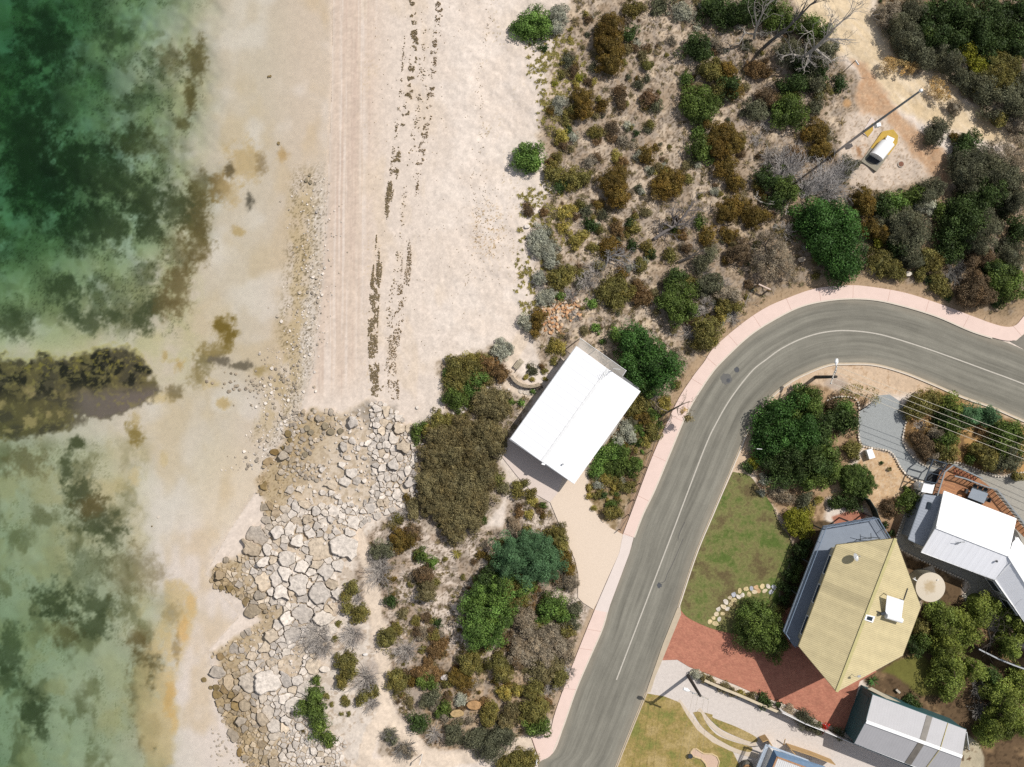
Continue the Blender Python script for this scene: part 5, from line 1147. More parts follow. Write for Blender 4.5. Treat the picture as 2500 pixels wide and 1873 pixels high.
# --- walls and fences
def wall_run(name, label, cat, pts, z1, th, m, cap=None, z0=0):
    w = [P(x, y, z1) for x, y in pts]; c = w[0]; root = empty(name, (c.x, c.y, 0)); prop(root, label, cat)
    mb = MB(); mc = MB()
    for i in range(len(w) - 1):
        a, b = w[i], w[i + 1]; mb.bar((a.x, a.y, (z0 + z1) / 2), (b.x, b.y, (z0 + z1) / 2), th, z1 - z0)
        if cap: mc.bar((a.x, a.y, z1 + .02), (b.x, b.y, z1 + .02), th + .06, .04)
    mb.build('wall_panel', m, root)
    if cap: mc.build('capping', cap, root)
    return root
wall_run('retaining_wall', 'low cream capped garden wall along the gravel drive below the brick paving', 'wall', [(1720, 1661), (1762, 1680), (1809, 1699), (1843, 1714), (1906, 1741)], .75, .22, mat('brown_retaining_wall', look(120, 104, 86), .9, .2, 3), mat('cream_cap', look(222, 206, 178), .9, .1, 3))
def fence_panels():
    pts = [(1910, 1741), (1966, 1768), (2014, 1787), (2054, 1804), (2087, 1818), (2150, 1843), (2230, 1876), (2330, 1916)]
    z1 = 1.55; w = [P(x, y, z1) for x, y in pts]; root = empty('panel_fence', (w[0].x, w[0].y, 0)); prop(root, 'white panel fence along the gravel drive beside the grey shed', 'fence')
    for i in range(len(w) - 1):
        mb = MB(); a, b = w[i], w[i + 1]; mb.bar((a.x, a.y, z1 / 2), (b.x, b.y, z1 / 2), .05, z1 - .1); mb.build('panel', M['white_paint'], root)
    for p in w: mb = MB(); mb.box((p.x, p.y, z1 / 2 + .03), (.08, 0, 0), (0, .08, 0), (0, 0, z1 + .06)); mb.build('post', M['steel'], root)
fence_panels()
wall_run('timber_screen', 'short tan timber screen corner standing on the gravel drive nearest the wheel tracks', 'screen', [(1890, 1829), (1876, 1806.5), (1862, 1812)], 1.5, .08, M['tan_timber'])
wall_run('timber_screen', 'tan paling screen along the side of the blue verandah house', 'screen', [(1943, 1844), (1929, 1828), (1990, 1848), (2040, 1868)], 1.5, .08, M['tan_timber'])
mb = MB(); mb.tube([P(1913.5, 1818.5, 0.02), P(1917, 1805, 1.0)], .06, 6); prop(mb.build('bollard', M['tan_timber']), 'lone leaning timber post standing on the gravel drive', 'post')
m_stonewall = mat('dry_stone_wall', look(176, 160, 138), .95, .4, 5, bump=1.0, bscale=9)
wall_run('garden_wall', 'curved dry stone wall round the small garden bed beside the white house', 'wall', [(1249, 917), (1254, 926), (1262, 934), (1276, 941), (1292, 944), (1308, 942), (1318, 938)], .7, .35, m_stonewall)
for k, (x0, y0, x1, y1) in enumerate([(1291, 942, 1292, 951), (1309, 940, 1312, 953), (1314, 938, 1318, 951), (1320, 936, 1324, 948)]):
    mb = MB(); mb.bar(P(x0, y0, .1 + .1 * k), P(x1, y1, .1 + .1 * k), .18, .2); o = mb.build('step', mat('dark_sleeper', look(92, 80, 68), .9, .2, 4)); prop(o, 'dark timber sleeper step on the garden path, ' + ('lowest', 'second lowest', 'second highest', 'highest')[k] + ' of four', 'step', 'sleeper steps on the garden path')
wall_run('boundary_fence', 'dark green solid fence between the cream house deck and the mulched garden', 'fence', [(2113, 1216), (2124, 1220), (2140, 1245), (2160, 1300), (2172, 1318)], 1.7, .08, mat('dark_green_fence', look(34, 52, 44), .6, .1, 2))
wall_run('boundary_fence', 'pale topped dark fence among the trees at the lower garden corner', 'fence', [(2390, 1585), (2410, 1595), (2440, 1610), (2475, 1624), (2520, 1640)], 1.6, .08, mat('dark_panel', look(60, 66, 74), .6), M['steel'])
def wire_fence():
    pts = [(1622, 990), (1606, 1045), (1590, 1100), (1576, 1140), (1561, 1180), (1546, 1220), (1534, 1256), (1512, 1292)]
    w = [P(x, y, 0) for x, y in pts]; root = empty('wire_fence', (w[0].x, w[0].y, 0)); prop(root, 'low post and wire fence between the footpath and the white house garden', 'fence')
    for p in w: mb = MB(); mb.tube([(p.x, p.y, -.1), (p.x, p.y, 1.0)], .05, 6); mb.build('post', M['pole_wood'], root)
    mb = MB()
    for hh in (.3, .6, .95):
        for i in range(len(w) - 1): mb.tube([w[i] + Vector((0, 0, hh)), w[i + 1] + Vector((0, 0, hh))], .012, 4)
    mb.bar(w[0] + Vector((0, 0, .06)), w[-1] + Vector((0, 0, .06)), .06, .12) if False else None
    mb.build('wire', M['dark_metal'], root)
wire_fence()
def kidney_bed():
    pts = [(1686, 1836), (1692, 1829), (1700, 1828), (1708, 1834), (1718, 1840), (1738, 1841), (1750, 1847), (1756, 1860), (1752, 1875), (1738, 1882), (1726, 1876), (1722, 1864), (1712, 1853), (1696, 1848), (1687, 1843)]
    w = [P(x, y, .12) for x, y in pts]; c = sum(w, Vector()) / len(w); root = empty('garden_bed', (c.x, c.y, 0)); prop(root, 'pink gravel kidney-shaped garden bed with a cream edge on the dry lawn', 'garden bed')
    mb = MB(); mb.slab(w, .1); mb.build('gravel_fill', mat('pink_gravel', look(222, 192, 170), .95, .15, 12), root)
    mb = MB(); mb.tube(w + [w[0]], .09, 6); mb.build('edging', mat('cream_edging', look(220, 196, 156), .9, .15, 5), root)
    p = P(1684, 1843, 0); r2 = empty('fire_pit', (p.x, p.y, 0)); prop(r2, 'black round bowl standing beside the pink kidney-shaped bed', 'bowl'); mb = MB(); mb.tube([(p.x, p.y, .08), (p.x, p.y, .3), (p.x, p.y, .42)], [.12, .24, .26], 16); mb.build('bowl', M['dark_metal'], r2); mb = MB(); mb.tube([(p.x, p.y, .03), (p.x, p.y, .1)], [.16, .1], 12); mb.build('foot', M['dark_metal'], r2)
    p = P(1820, 1872, 0); r3 = empty('well', (p.x, p.y, 0)); prop(r3, 'round stone ringed planter with a tan rim beside the slatted eave', 'planter'); mb = MB(); mb.tube([(p.x, p.y, .02), (p.x, p.y, .6)], .78, 24); mb.build('drum', mat('grey_ring', look(110, 108, 100), .9, .2, 4), r3); mb = MB(); mb.tube([(p.x, p.y, .6), (p.x, p.y, .68)], .5, 24); mb.build('rim', mat('tan_ring', look(170, 130, 90), .9, .3, 6), r3); mb = MB(); mb.tube([(p.x, p.y, .68), (p.x, p.y, .7)], .3, 20); mb.build('core', M['dark_metal'], r3)
kidney_bed()
# ------------------------------------------------------------------ where things are, in words
LM = [('the white pump cover', 2150, 370), ('the tall steel mast', 2109, 321), ('the beach house', 1405, 1010), ('the footpath bend', 2060, 695), ('the cream driveway', 1440, 1330),
      ('the cream house', 2100, 1490), ('the round water tank', 2270, 1434), ('the grey shed', 2230, 1790), ('the blue grey gravel', 2150, 1040), ('the brick paving', 1740, 1590),
      ('the green lawn', 1770, 1330), ('the path fork', 930, 1760), ('the seaweed end', 930, 960), ('the dirt track bend', 2130, 190), ('the timber rail barrier', 1867, 700),
      ('the largest dead tree', 1985, 115), ('the tan stone heap', 1340, 775), ('the timber bench', 1266, 889), ('the beach-top bush', 1297, 63), ('the beach-edge bush', 1289, 383),
      ('the leaning dead tree', 1650, 550), ('the bend pole', 2010, 920), ('the corner pole', 1690, 1665), ('the street sign', 1310, 1850), ('the teal tree', 1290, 1370),
      ('the clipped hedge', 2092, 1170), ('the deck dining table', 2390, 1210), ('the white cabinet', 2127, 1108), ('the hanging green shrub', 775, 1740), ('the big dark tree', 2040, 580),
      ('the grey dead thicket', 2000, 420), ('the brick-drive tree', 1855, 1545), ('the khaki thicket', 1110, 1180), ('the wire fence', 1560, 1180), ('the manhole cover', 2200, 400)]
USED = {}
_u = 'zero one two three four five six seven eight nine ten eleven twelve thirteen fourteen fifteen sixteen seventeen eighteen nineteen'.split()
NUMW = _u + [t + ('-' + _u[k] if k else '') for t in ('twenty', 'thirty') for k in range(10)] + ['forty']
def where(x, y, n=7):
    best = sorted(LM, key=lambda t: (t[1] - x) ** 2 + (t[2] - y) ** 2)
    out = []
    for nm, lx, ly in best[:n]:
        dx, dy = x - lx, y - ly; dist = math.hypot(dx, dy)
        if dist < 25: out.append('at ' + nm); continue
        an = math.degrees(math.atan2(-dy, dx)) % 360
        dr = ['inland of', 'above and inland of', 'above', 'above and seaward of', 'seaward of', 'below and seaward of', 'below', 'below and inland of'][int((an + 22.5) // 45) % 8]
        k = max(1, round(dist / S)); out.append('%s %s %s %s' % (NUMW[min(k, 40)], 'metre' if k == 1 else 'metres', dr, nm))
    return out
def uniq(desc, x, y, r=None):
    tries = [''] + ['slightly larger ', 'slightly darker ', 'slightly paler ', 'lower ', 'ragged ', 'rounder ', 'narrow ', 'broader ']
    for ad in tries:
        for wv in where(x, y):
            s = ad + desc + ', ' + wv
            if len(s.split()) <= 16 and s not in USED:
                USED[s] = 1; return s
    return desc
# ------------------------------------------------------------------ rocks
def clip_cell(c, nb, R0):
    n0 = 14
    poly = [(c[0] + R0 * math.cos(2 * math.pi * i / n0), c[1] + R0 * math.sin(2 * math.pi * i / n0)) for i in range(n0)]
    for q in nb:
        mx, my = (c[0] + q[0]) / 2, (c[1] + q[1]) / 2; nx, ny = q[0] - c[0], q[1] - c[1]
        out = []
        for i in range(len(poly)):
            a, b = poly[i], poly[(i + 1) % len(poly)]
            da = (a[0] - mx) * nx + (a[1] - my) * ny; db = (b[0] - mx) * nx + (b[1] - my) * ny
            if da <= 0: out.append(a)
            if (da < 0) != (db < 0) and abs(da - db) > 1e-12:
                t = da / (da - db); out.append((a[0] + t * (b[0] - a[0]), a[1] + t * (b[1] - a[1])))
        poly = out
        if len(poly) < 3: return None
    return poly
def chaikin(p, k=1, f=0.2):
    for _ in range(k):
        o = []
        for i in range(len(p)):
            a, b = p[i], p[(i + 1) % len(p)]
            o += [(a[0] + (b[0] - a[0]) * f, a[1] + (b[1] - a[1]) * f), (b[0] - (b[0] - a[0]) * f, b[1] - (b[1] - a[1]) * f)]
        p = o
    return p
def rock_geo(poly, h, base, rr, lump=0.12, sink=0.12):
    """block on a ground outline given in picture units; gently domed broken top"""
    n = len(poly); cx = sum(p[0] for p in poly) / n; cy = sum(p[1] for p in poly) / n
    vs = []; tilt = (rr.gauss(0, .13), rr.gauss(0, .13))
    rings = [(1.0, -sink), (1.005, h * .68), (.975, h * .9), (.91, h * .985), (.5, h * 1.0)]
    size = math.sqrt(max(1, abs(sum(poly[i][0] * poly[(i + 1) % n][1] - poly[(i + 1) % n][0] * poly[i][1] for i in range(n)) / 2))) / S
    for s, z in rings:
        for p in poly:
            x = cx + (p[0] - cx) * s; y = cy + (p[1] - cy) * s
            j = lump * size * (0.35 if s > .9 else .5)
            k = (x - cx) / S * tilt[0] + (y - cy) / S * tilt[1] if z > 0 else 0
            jj = 0 if n > 14 else j if s > .9 else 0
            w_ = P(x + rr.uniform(-jj, jj) * S * .2, y + rr.uniform(-jj, jj) * S * .2, base + z)
            w_.z = base + z + k + (.05 * h * (float(vnoise(np.array([x / 7.0]), np.array([y / 7.0]), 5)[0]) - .5) * 2 if z > 0 else 0)
            vs.append(w_)
    fs = []
    for r in range(len(rings) - 1):
        for i in range(n):
            fs.append((r * n + i, r * n + (i + 1) % n, (r + 1) * n + (i + 1) % n, (r + 1) * n + i))
    L = (len(rings) - 1) * n; c = len(vs); vs.append(P(cx, cy, base + h * 1.0))
    fs += [(L + i, L + (i + 1) % n, c) for i in range(n)]
    # outward faces
    a = vs[fs[-1][0]]; b = vs[fs[-1][1]]; d = vs[c]
    if (b - a).cross(d - a).z < 0: fs = [f[::-1] for f in fs]
    return vs, fs

class Heap:
    def __init__(s): s.v = []; s.f = []; s.t = []; s.h = []
    def add(s, vs, fs, tint=1.0, hue=0.0):
        n = len(s.v); s.v += vs; s.f += [tuple(i + n for i in f) for f in fs]; s.t += [tint] * len(fs); s.h += [hue] * len(fs)
    def build(s, name, m, color, parent=None):
        o = mk(name, s.v, s.f, m, parent, color); face_attr(o.data, 'tint', s.t); face_attr(o.data, 'hue', s.h); return o

def size_at(x, y):
    """stone radius in picture units over the shore"""
    base = 8.5
    def bump(cx, cy, rx, ry, v):
        nonlocal base
        t = math.exp(-(((x - cx) / rx) ** 2 + ((y - cy) / ry) ** 2)); base = base * (1 - t) + v * t
    bump(765, 1320, 85, 90, 23); bump(720, 1430, 90, 70, 21); bump(770, 1490, 60, 80, 23); bump(690, 1530, 50, 50, 22); bump(650, 1350, 45, 45, 20)
    bump(660, 1660, 60, 80, 23); bump(570, 1680, 45, 60, 17); bump(700, 1720, 60, 50, 18); bump(740, 1600, 40, 60, 20); bump(560, 1400, 60, 40, 9); bump(720, 1240, 60, 50, 15)
    bump(960, 1120, 60, 120, 11); bump(640, 1830, 100, 60, 9); bump(770, 1840, 50, 40, 8); bump(720, 1215, 30, 25, 17); bump(670, 1205, 30, 30, 16); bump(870, 1120, 50, 70, 12)
    return base
def warp_poly(poly, step, amp):
    """cracks wander: every outline point is carried by one shared noise field, so neighbours still fit"""
    o = []
    for i in range(len(poly)):
        p, q = poly[i], poly[(i + 1) % len(poly)]; L = math.hypot(q[0] - p[0], q[1] - p[1]); m = max(1, int(L / step))
        for j in range(m):
            t = j / m; o.append((p[0] + (q[0] - p[0]) * t, p[1] + (q[1] - p[1]) * t))
    a = np.array(o); wx_ = (fbm(a[:, 0] / 16, a[:, 1] / 16, 3, 2) - .5) * amp * 2 + (vnoise(a[:, 0] / 4, a[:, 1] / 4, 6) - .5) * amp * .35; wy_ = (fbm(a[:, 0] / 16 + 31, a[:, 1] / 16 + 7, 3, 9) - .5) * amp * 2 + (vnoise(a[:, 0] / 4 + 9, a[:, 1] / 4, 7) - .5) * amp * .35
    return [(x + u, y + v) for (x, y), u, v in zip(o, wx_, wy_)]
def shore_rocks():
    rr = random.Random(11)
    xs = np.array([p[0] for p in ROCKZ]); ys = np.array([p[1] for p in ROCKZ])
    cells = {}; pts = []
    cand = []
    for _ in range(30000):
        cand.append((rr.uniform(xs.min() - 10, xs.max() + 10), rr.uniform(ys.min() - 10, min(ys.max(), 1925))))
    arr = np.array(cand); ins = sdf(ROCKZ, arr[:, 0] + 30 * (fbm(arr[:, 0] / 20, arr[:, 1] / 20, 3, 3) - .5), arr[:, 1], 40)
    for (x, y), dd in zip(cand, ins):
        if dd < -3: continue
        r = size_at(x, y) * min(1.7, max(.35, rr.lognormvariate(-.16, .55)))
        g = (int(x // 30), int(y // 30)); ok = True
        for i in range(-2, 3):
            for j in range(-2, 3):
                for q in cells.get((g[0] + i, g[1] + j), ()):
                    if (q[0] - x) ** 2 + (q[1] - y) ** 2 < (0.70 * (r + q[2])) ** 2: ok = False; break
                if not ok: break
            if not ok: break
        if ok:
            cells.setdefault(g, []).append((x, y, r)); pts.append((x, y, r))
    stones = []
    A = np.array(pts)
    gzv = gz(A[:, 0], A[:, 1])
    for i, (x, y, r) in enumerate(pts):
        d2 = (A[:, 0] - x) ** 2 + (A[:, 1] - y) ** 2; nb = np.argsort(d2)[1:20]
        # weighted cut planes: the bigger stone keeps more of the gap
        near = []
        for j in nb:
            dx, dy = A[j, 0] - x, A[j, 1] - y; D = math.hypot(dx, dy); t = min(.8, max(.2, .5 + .5 * (r - A[j, 2]) / max(1, D)))
            near.append((x + dx * 2 * t, y + dy * 2 * t))
        poly = clip_cell((x, y), near, r * 1.6)
        if not poly: continue
        loose = fbm(np.array([x / 45.0]), np.array([y / 45.0]), 2, 12)[0]
        north = y < 1225 and x < 905
        if north and rr.random() < (.84 if r < 12 and loose > .40 else .5): continue
        elif loose > .68 and rr.random() < .5: continue
        elif 1555 < y < 1590 and x < 640 and rr.random() < .6: continue
        cx = sum(p[0] for p in poly) / len(poly); cy = sum(p[1] for p in poly) / len(poly)
        gap = rr.choice([.25, .4, .6, 1.0, 1.7]) + (.7 if north else 0)
        k = max(.6, 1 - gap / max(3, r))
        poly = [(cx + (p[0] - cx) * k, cy + (p[1] - cy) * k) for p in poly]
        poly = warp_poly(poly, 3.6 if r > 8 else 2.6, min(8, .55 * r + 2))
        h = min(.8, (r / S) * rr.uniform(.4, 1.1)) if r < 14 else rr.uniform(.2, .85)
        sea = 1 - float(ss(10, 150, np.array([x - shore(np.array([y]))[0]]))[0])
        ar = abs(sum(poly[j][0] * poly[(j + 1) % len(poly)][1] - poly[(j + 1) % len(poly)][0] * poly[j][1] for j in range(len(poly)))) / 2
        stones.append((ar, x, y, poly, h, gzv[i], sea, r))
    # rubble wedged between them
    fill_ = []
    for _ in range(2600):
        x, y = rr.uniform(515, 1010), rr.uniform(1000, 1920); dd = sdf(ROCKZ, np.array([x]), np.array([y]), 40)[0]
        if dd < -8: continue
        if y < 1225 and x < 905 and rr.random() < .35: continue
        r = rr.uniform(1.3, 3.6) + (rr.random() < .18) * rr.uniform(0, 3.5); n = rr.choice([5, 6, 7])
        poly = [(x + r * rr.uniform(.6, 1.3) * math.cos(2 * math.pi * i / n + x), y + r * rr.uniform(.6, 1.3) * math.sin(2 * math.pi * i / n + x)) for i in range(n)]
        sea = 1 - float(ss(10, 150, np.array([x - shore(np.array([y]))[0]]))[0])
        fill_.append((r * r * 3, x, y, poly, r / S * rr.uniform(.7, 1.3), None, sea, r))
    zz = gz(np.array([f[1] for f in fill_]), np.array([f[2] for f in fill_]))
    fill_ = [f[:5] + (z + .02,) + f[6:] for f, z in zip(fill_, zz)]
    stones = sorted(stones + fill_, key=lambda t: -t[0])
    pale = look(236, 225, 213); brown = look(156, 134, 94); grey = look(196, 187, 178)
    heap = Heap(); cnt = 0
    for ar, x, y, poly, h, z0, sea, r in stones:
        vs, fs = rock_geo(poly, h, z0, rr, .16)
        u = rr.random(); tint = rr.uniform(.84, 1.06)
        if cnt < 290:
            s = sea if r < 14 else sea * .7
            s = min(1, max(0, s + rr.uniform(-.25, .15)))
            c = [pale[k] * (1 - s) + brown[k] * s for k in range(3)]
            if u < .3: c = [c[k] * .5 + grey[k] * .5 for k in range(3)]
            if u > .8: c = [c[k] * (.88, .82, .72)[k] for k in range(3)]
            c = tuple(v * tint for v in c)
            o = mk('shore_rock', vs, fs, M['rock'], None, c); face_attr(o.data, 'tint', [rr.uniform(.95, 1.05) for _ in fs]); face_attr(o.data, 'hue', [0] * len(fs))
            ctr = P(x, y, z0); o.location = ctr; o.data.transform(Matrix.Translation(-ctr))
            tone = 'brown algae-stained' if s > .6 else 'grey' if u < .3 else 'pale'
            sz = 'very large' if ar > 1500 else 'large' if ar > 800 else 'medium' if ar > 400 else 'small'
            prop(o, uniq('%s %s %s on the shore' % (sz, tone, 'rock slab' if r > 14 else 'boulder'), x, y), 'rock', 'limestone rocks along the shore'); cnt += 1
        else:
            heap.add(vs, fs, tint, 0)
            n = len(fs); heap.h[-n:] = [min(1, sea * rr.uniform(.7, 1.1))] * n; heap.t[-n:] = [tint * (.75 if u < .25 else 1)] * n
    o = heap.build('rubble', M['rock'], pale); prop(o, 'smaller limestone stones packed between the shore slabs', 'rubble', kind='stuff')
    # scattered shingle and cobbles along the waterline
    hp = Heap()
    def cob(x, y, r, tint, hue, hh=.6):
        n = 7; poly = [(x + r * rr.uniform(.75, 1.15) * math.cos(2 * math.pi * i / n + .3), y + r * rr.uniform(.75, 1.15) * math.sin(2 * math.pi * i / n + .3)) for i in range(n)]
        z = gz1(x, y); vs, fs = rock_geo(poly, r / S * hh * 1.4, z, rr, .1, .04); hp.add(vs, fs, tint, hue)
    for _ in range(900):
        y = rr.uniform(430, 1150); x = shore(np.array([y]))[0] + rr.gauss(-30, 34) - (30 if 850 < y < 1000 else 0)
        t = (y - 430) / 720.0
        if rr.random() > .25 + t: continue
        b = rr.random(); cob(x, y, rr.uniform(1.2, 2.4) + (rr.random() < .2 * t) * 2.2, rr.uniform(.5, 1.0) if b < .6 else 1.05, .45 if b < .5 else 0)
    for _ in range(120):
        cob(rr.gauss(735, 30), rr.uniform(1000, 1180), rr.uniform(3, 6), rr.uniform(.5, .85), .4)
    for _ in range(70): cob(rr.gauss(640, 55), rr.gauss(935, 26), rr.uniform(2, 4.5), rr.uniform(.5, .8), .55)
    for _ in range(55): cob(rr.uniform(515, 585), rr.uniform(1780, 1900), rr.uniform(1.5, 3.5), rr.uniform(.6, .9), .4)
    for x, y, r in [(750, 1046, 8), (794, 1040, 9), (808, 1055, 9), (760, 1055, 8), (810, 1054, 8), (831, 1053, 8), (1019, 995, 5), (979, 1040, 6), (498, 1660, 7), (515, 1679, 6), (528, 1679, 9), (540, 1435, 7), (568, 1440, 5), (579, 1455, 4), (703, 1058, 9), (708, 1074, 6), (709, 1092, 7), (694, 1094, 7), (745, 1110, 8), (764, 1001, 5), (756, 427, 4), (748, 440, 5), (758, 445, 5), (655, 187, 3), (660, 186, 3), (386, 1263, 2.5), (371, 1285, 2), (680, 350, 4)]:
        n = 9; poly = [(x + r * rr.uniform(.8, 1.15) * math.cos(2 * math.pi * i / n), y + r * rr.uniform(.8, 1.1) * math.sin(2 * math.pi * i / n)) for i in range(n)]
        z = gz1(x, y); vs, fs = rock_geo(poly, max(.12, r / S * .8), z, rr, .12, .1)
        c = pale if (x > 970 or (x, y) == (386, 1263)) else look(140, 122, 86) if x < 740 else look(150, 138, 116)
        o = mk('boulder', vs, fs, M['rock'], None, c); face_attr(o.data, 'tint', [1.0] * len(fs)); face_attr(o.data, 'hue', [0.] * len(fs)); ctr = P(x, y, z); o.location = ctr; o.data.transform(Matrix.Translation(-ctr))
        prop(o, uniq('lone %s stone on the %s' % ('pale' if c is pale else 'brown', 'sand flats' if x < 800 else 'beach sand'), x, y), 'rock', 'lone stones on the beach')
    prop(hp.build('shingle', M['rock'], pale), 'loose shingle and cobbles along the waterline', 'shingle', kind='stuff')
    # boulders beside the footpath and tracks
    for x, y, r, c, lb in [(1957, 634, 9, look(196, 180, 160), 'grey boulder lying above the footpath bend beside the big dark tree'), (2217, 669, 8, look(240, 230, 214), 'bright white elongated boulder above the footpath'), (2104, 650, 5, look(220, 206, 160), 'small cream boulder at the foot of the big dark tree'), (2140, 661, 5, look(190, 190, 190), 'small grey boulder under the olive bush above the footpath'), (2335, 355, 9, look(200, 194, 184), 'pale grey boulder among dark shrubs beside the dirt track'), (2308, 335, 5, look(230, 222, 204), 'small whitish boulder at the end of the dirt track shrub'), (2490, 655, 6, look(210, 204, 190), 'pale stone under the shrubs near the frame edge'),
                         (1087, 1655, 10, look(206, 196, 190), 'grey broken rock beside the rust coloured shrubs of the lower scrub'), (1157, 1722, 16, look(196, 156, 112), 'tan sandstone outcrop in the lower scrub'), (1116, 1742, 14, look(196, 168, 124), 'flat sandy tan rock in the lower scrub'), (892, 1598, 5, look(235, 230, 224), 'small white stone beside the sand path'), (793, 1634, 11, look(232, 220, 206), 'rounded pale boulder above the hanging green shrub'), (1287, 553, 6, look(240, 230, 220), 'white stone at the edge of the beach scrub')]:
        n = 10; poly = [(x + r * 1.25 * rr.uniform(.85, 1.1) * math.cos(2 * math.pi * i / n), y + r * .8 * rr.uniform(.85, 1.1) * math.sin(2 * math.pi * i / n)) for i in range(n)]
        z = gz1(x, y); vs, fs = rock_geo(poly, r / S * 1.0, z, rr, .12, .15); o = mk('boulder', vs, fs, M['rock'], None, c); face_attr(o.data, 'tint', [1.0] * len(fs)); face_attr(o.data, 'hue', [0.] * len(fs)); ctr = P(x, y, z); o.location = ctr; o.data.transform(Matrix.Translation(-ctr)); prop(o, lb, 'boulder')
shore_rocks()

def small_stones():
    rr = random.Random(5)
    def stone(name, x, y, r, h, c, label, cat, group, z=None, asp=1.0, ang=0):
        n = 8; poly = []
        for i in range(n):
            t = 2 * math.pi * i / n; k = rr.uniform(.85, 1.12); a, b = r * asp * k * math.cos(t), r * k * math.sin(t)
            poly.append((x + a * math.cos(ang) - b * math.sin(ang), y + a * math.sin(ang) + b * math.cos(ang)))
        z0 = gz1(x, y) if z is None else z
        vs, fs = rock_geo(poly, h, z0, rr, .06, .05); o = mk(name, vs, fs, M['rock'], None, c); face_attr(o.data, 'tint', [1.0] * len(fs)); face_attr(o.data, 'hue', [0.0] * len(fs))
        ctr = P(x, y, z0); o.location = ctr; o.data.transform(Matrix.Translation(-ctr)); prop(o, label, cat, group)
    # edging stones round the gravel
    for pts, lb in (([(2022, 978), (2036, 971), (2053, 968), (2073, 969), (2090, 975), (2097, 988), (2098, 1003)], 'white limestone edging stone in the arc above the blue grey gravel'),
                    ([(2098, 1006), (2095, 1031), (2098, 1072), (2106, 1088), (2124, 1093), (2169, 1101), (2186, 1117), (2199, 1141), (2215, 1160), (2234, 1172), (2258, 1177)], 'white limestone edging stone along the lower border of the blue grey gravel'),
                    ([(2212, 1031), (2207, 1055), (2205, 1079), (2221, 1107), (2242, 1127), (2266, 1141)], 'white limestone edging stone along the tree side of the blue grey gravel'),
                    ([(2207, 1262), (2193, 1300), (2189, 1320), (2202, 1343), (2236, 1361), (2281, 1383), (2329, 1404), (2357, 1417), (2368, 1431), (2363, 1442), (2351, 1455)], 'white limestone edging stone round the shaded gravel beside the white house'),
                    ([(2317, 1127), (2345, 1131), (2380, 1143), (2420, 1160), (2450, 1164), (2500, 1153)], 'white limestone edging stone along the garden above the grey gravel drive'),
                    ([(2434, 1530), (2428, 1550), (2420, 1570), (2411, 1590)], 'white limestone edging stone among the trees in the lower garden corner'),
                    ([(1892, 1246), (1900, 1268), (1912, 1284), (1926, 1304), (1935, 1330)], 'grey edging stone round the lawn corner')):
        L = sum(math.hypot(pts[i + 1][0] - pts[i][0], pts[i + 1][1] - pts[i][1]) for i in range(len(pts) - 1)); n = max(5, int(L / 6.6)); c = catmull(pts, n)
        for i, (x, y) in enumerate(c):
            d = c[min(i + 1, n - 1)] - c[max(i - 1, 0)]; v = rr.uniform(.82, 1.05); cc = look(236, 224, 208) if 'grey edging' not in lb else look(150, 136, 116)
            stone('edging_stone', x, y, rr.uniform(2.0, 2.8), .18, tuple(t * v for t in cc), lb, 'stone', 'limestone edging stones', .02, rr.uniform(1.0, 1.45), math.atan2(d[1], d[0]))
    # stepping stones in two loose rows
    st = [(1680, 1420), (1745, 1400), (1800, 1395), (1845, 1380), (1910, 1375), (1970, 1375), (2030, 1385), (1620, 1455), (1580, 1490), (1705, 1460), (1775, 1455), (1832, 1430), (1872, 1420), (1935, 1420), (2000, 1430), (1540, 1530), (1625, 1515), (1670, 1475), (1515, 1575), (1590, 1555), (1465, 1600), (1555, 1600)]
    st = [(1400 + x / 4.142, 1100 + y / 4.142) for x, y in st] + [(1500 + x / 4.142, 1473 + y / 4.142) for x, y in ((1030, 110), (1095, 105), (1000, 145), (1060, 160), (965, 185), (1020, 205))]
    st.sort(key=lambda t: -t[0]); cols = [look(236, 218, 186), look(226, 206, 160), look(188, 190, 198), look(216, 180, 140), look(230, 220, 206)]
    names = ['cream', 'yellowish', 'blue grey', 'tan', 'pale']
    for i, (x, y) in enumerate(st):
        k = rr.choice([0, 0, 1, 1, 2, 3, 4]); m_ = i + 1
        stone('stepping_stone', x, y, rr.uniform(4.6, 6.0), .06, cols[k], uniq('%s flat stepping stone curving across the lawn' % names[k], x, y), 'stepping stone', 'stepping stones in the lawn', .055, rr.uniform(1.1, 1.5), rr.uniform(0, 3.14))
    # tan stone heap and flagstones
    heap = [(1330, 760, 16, 14), (1345, 775, 34, 14), (1360, 758, 30, 12), (1380, 760, 18, 14), (1395, 745, 14, 14), (1350, 800, 26, 14), (1405, 735, 12, 14), (1368, 735, 16, 10), (1400, 770, 12, 10)]
    k = 0
    while k < 170:
        q = rr.choice(heap); x, y = rr.gauss(q[0], q[2] * .6), rr.gauss(q[1], q[3] * .6)
        c = rr.choice([look(222, 178, 136), look(210, 160, 118), look(232, 200, 164), look(196, 150, 112), look(226, 206, 186)])
        stone('tan_stone', x, y, rr.uniform(1.8, 4.4), rr.uniform(.1, .22), c, 'tan broken stone in the heap of stones above the white house', 'stone', 'tan stones in the heap above the white house', None, rr.uniform(1, 1.5), rr.uniform(0, 3)); k += 1
    for _ in range(34):
        t = rr.random(); x = 1248 + 60 * t + rr.uniform(-4, 4); y = 928 + 28 * math.sin(t * 2.2) + rr.uniform(-6, 8)
        stone('flagstone', x, y, rr.uniform(2.5, 4.5), .08, look(226, 214, 200), 'pale broken flagstone on the garden path below the curved stone wall', 'stone', 'flagstones on the garden path', None, 1.2, rr.uniform(0, 3))
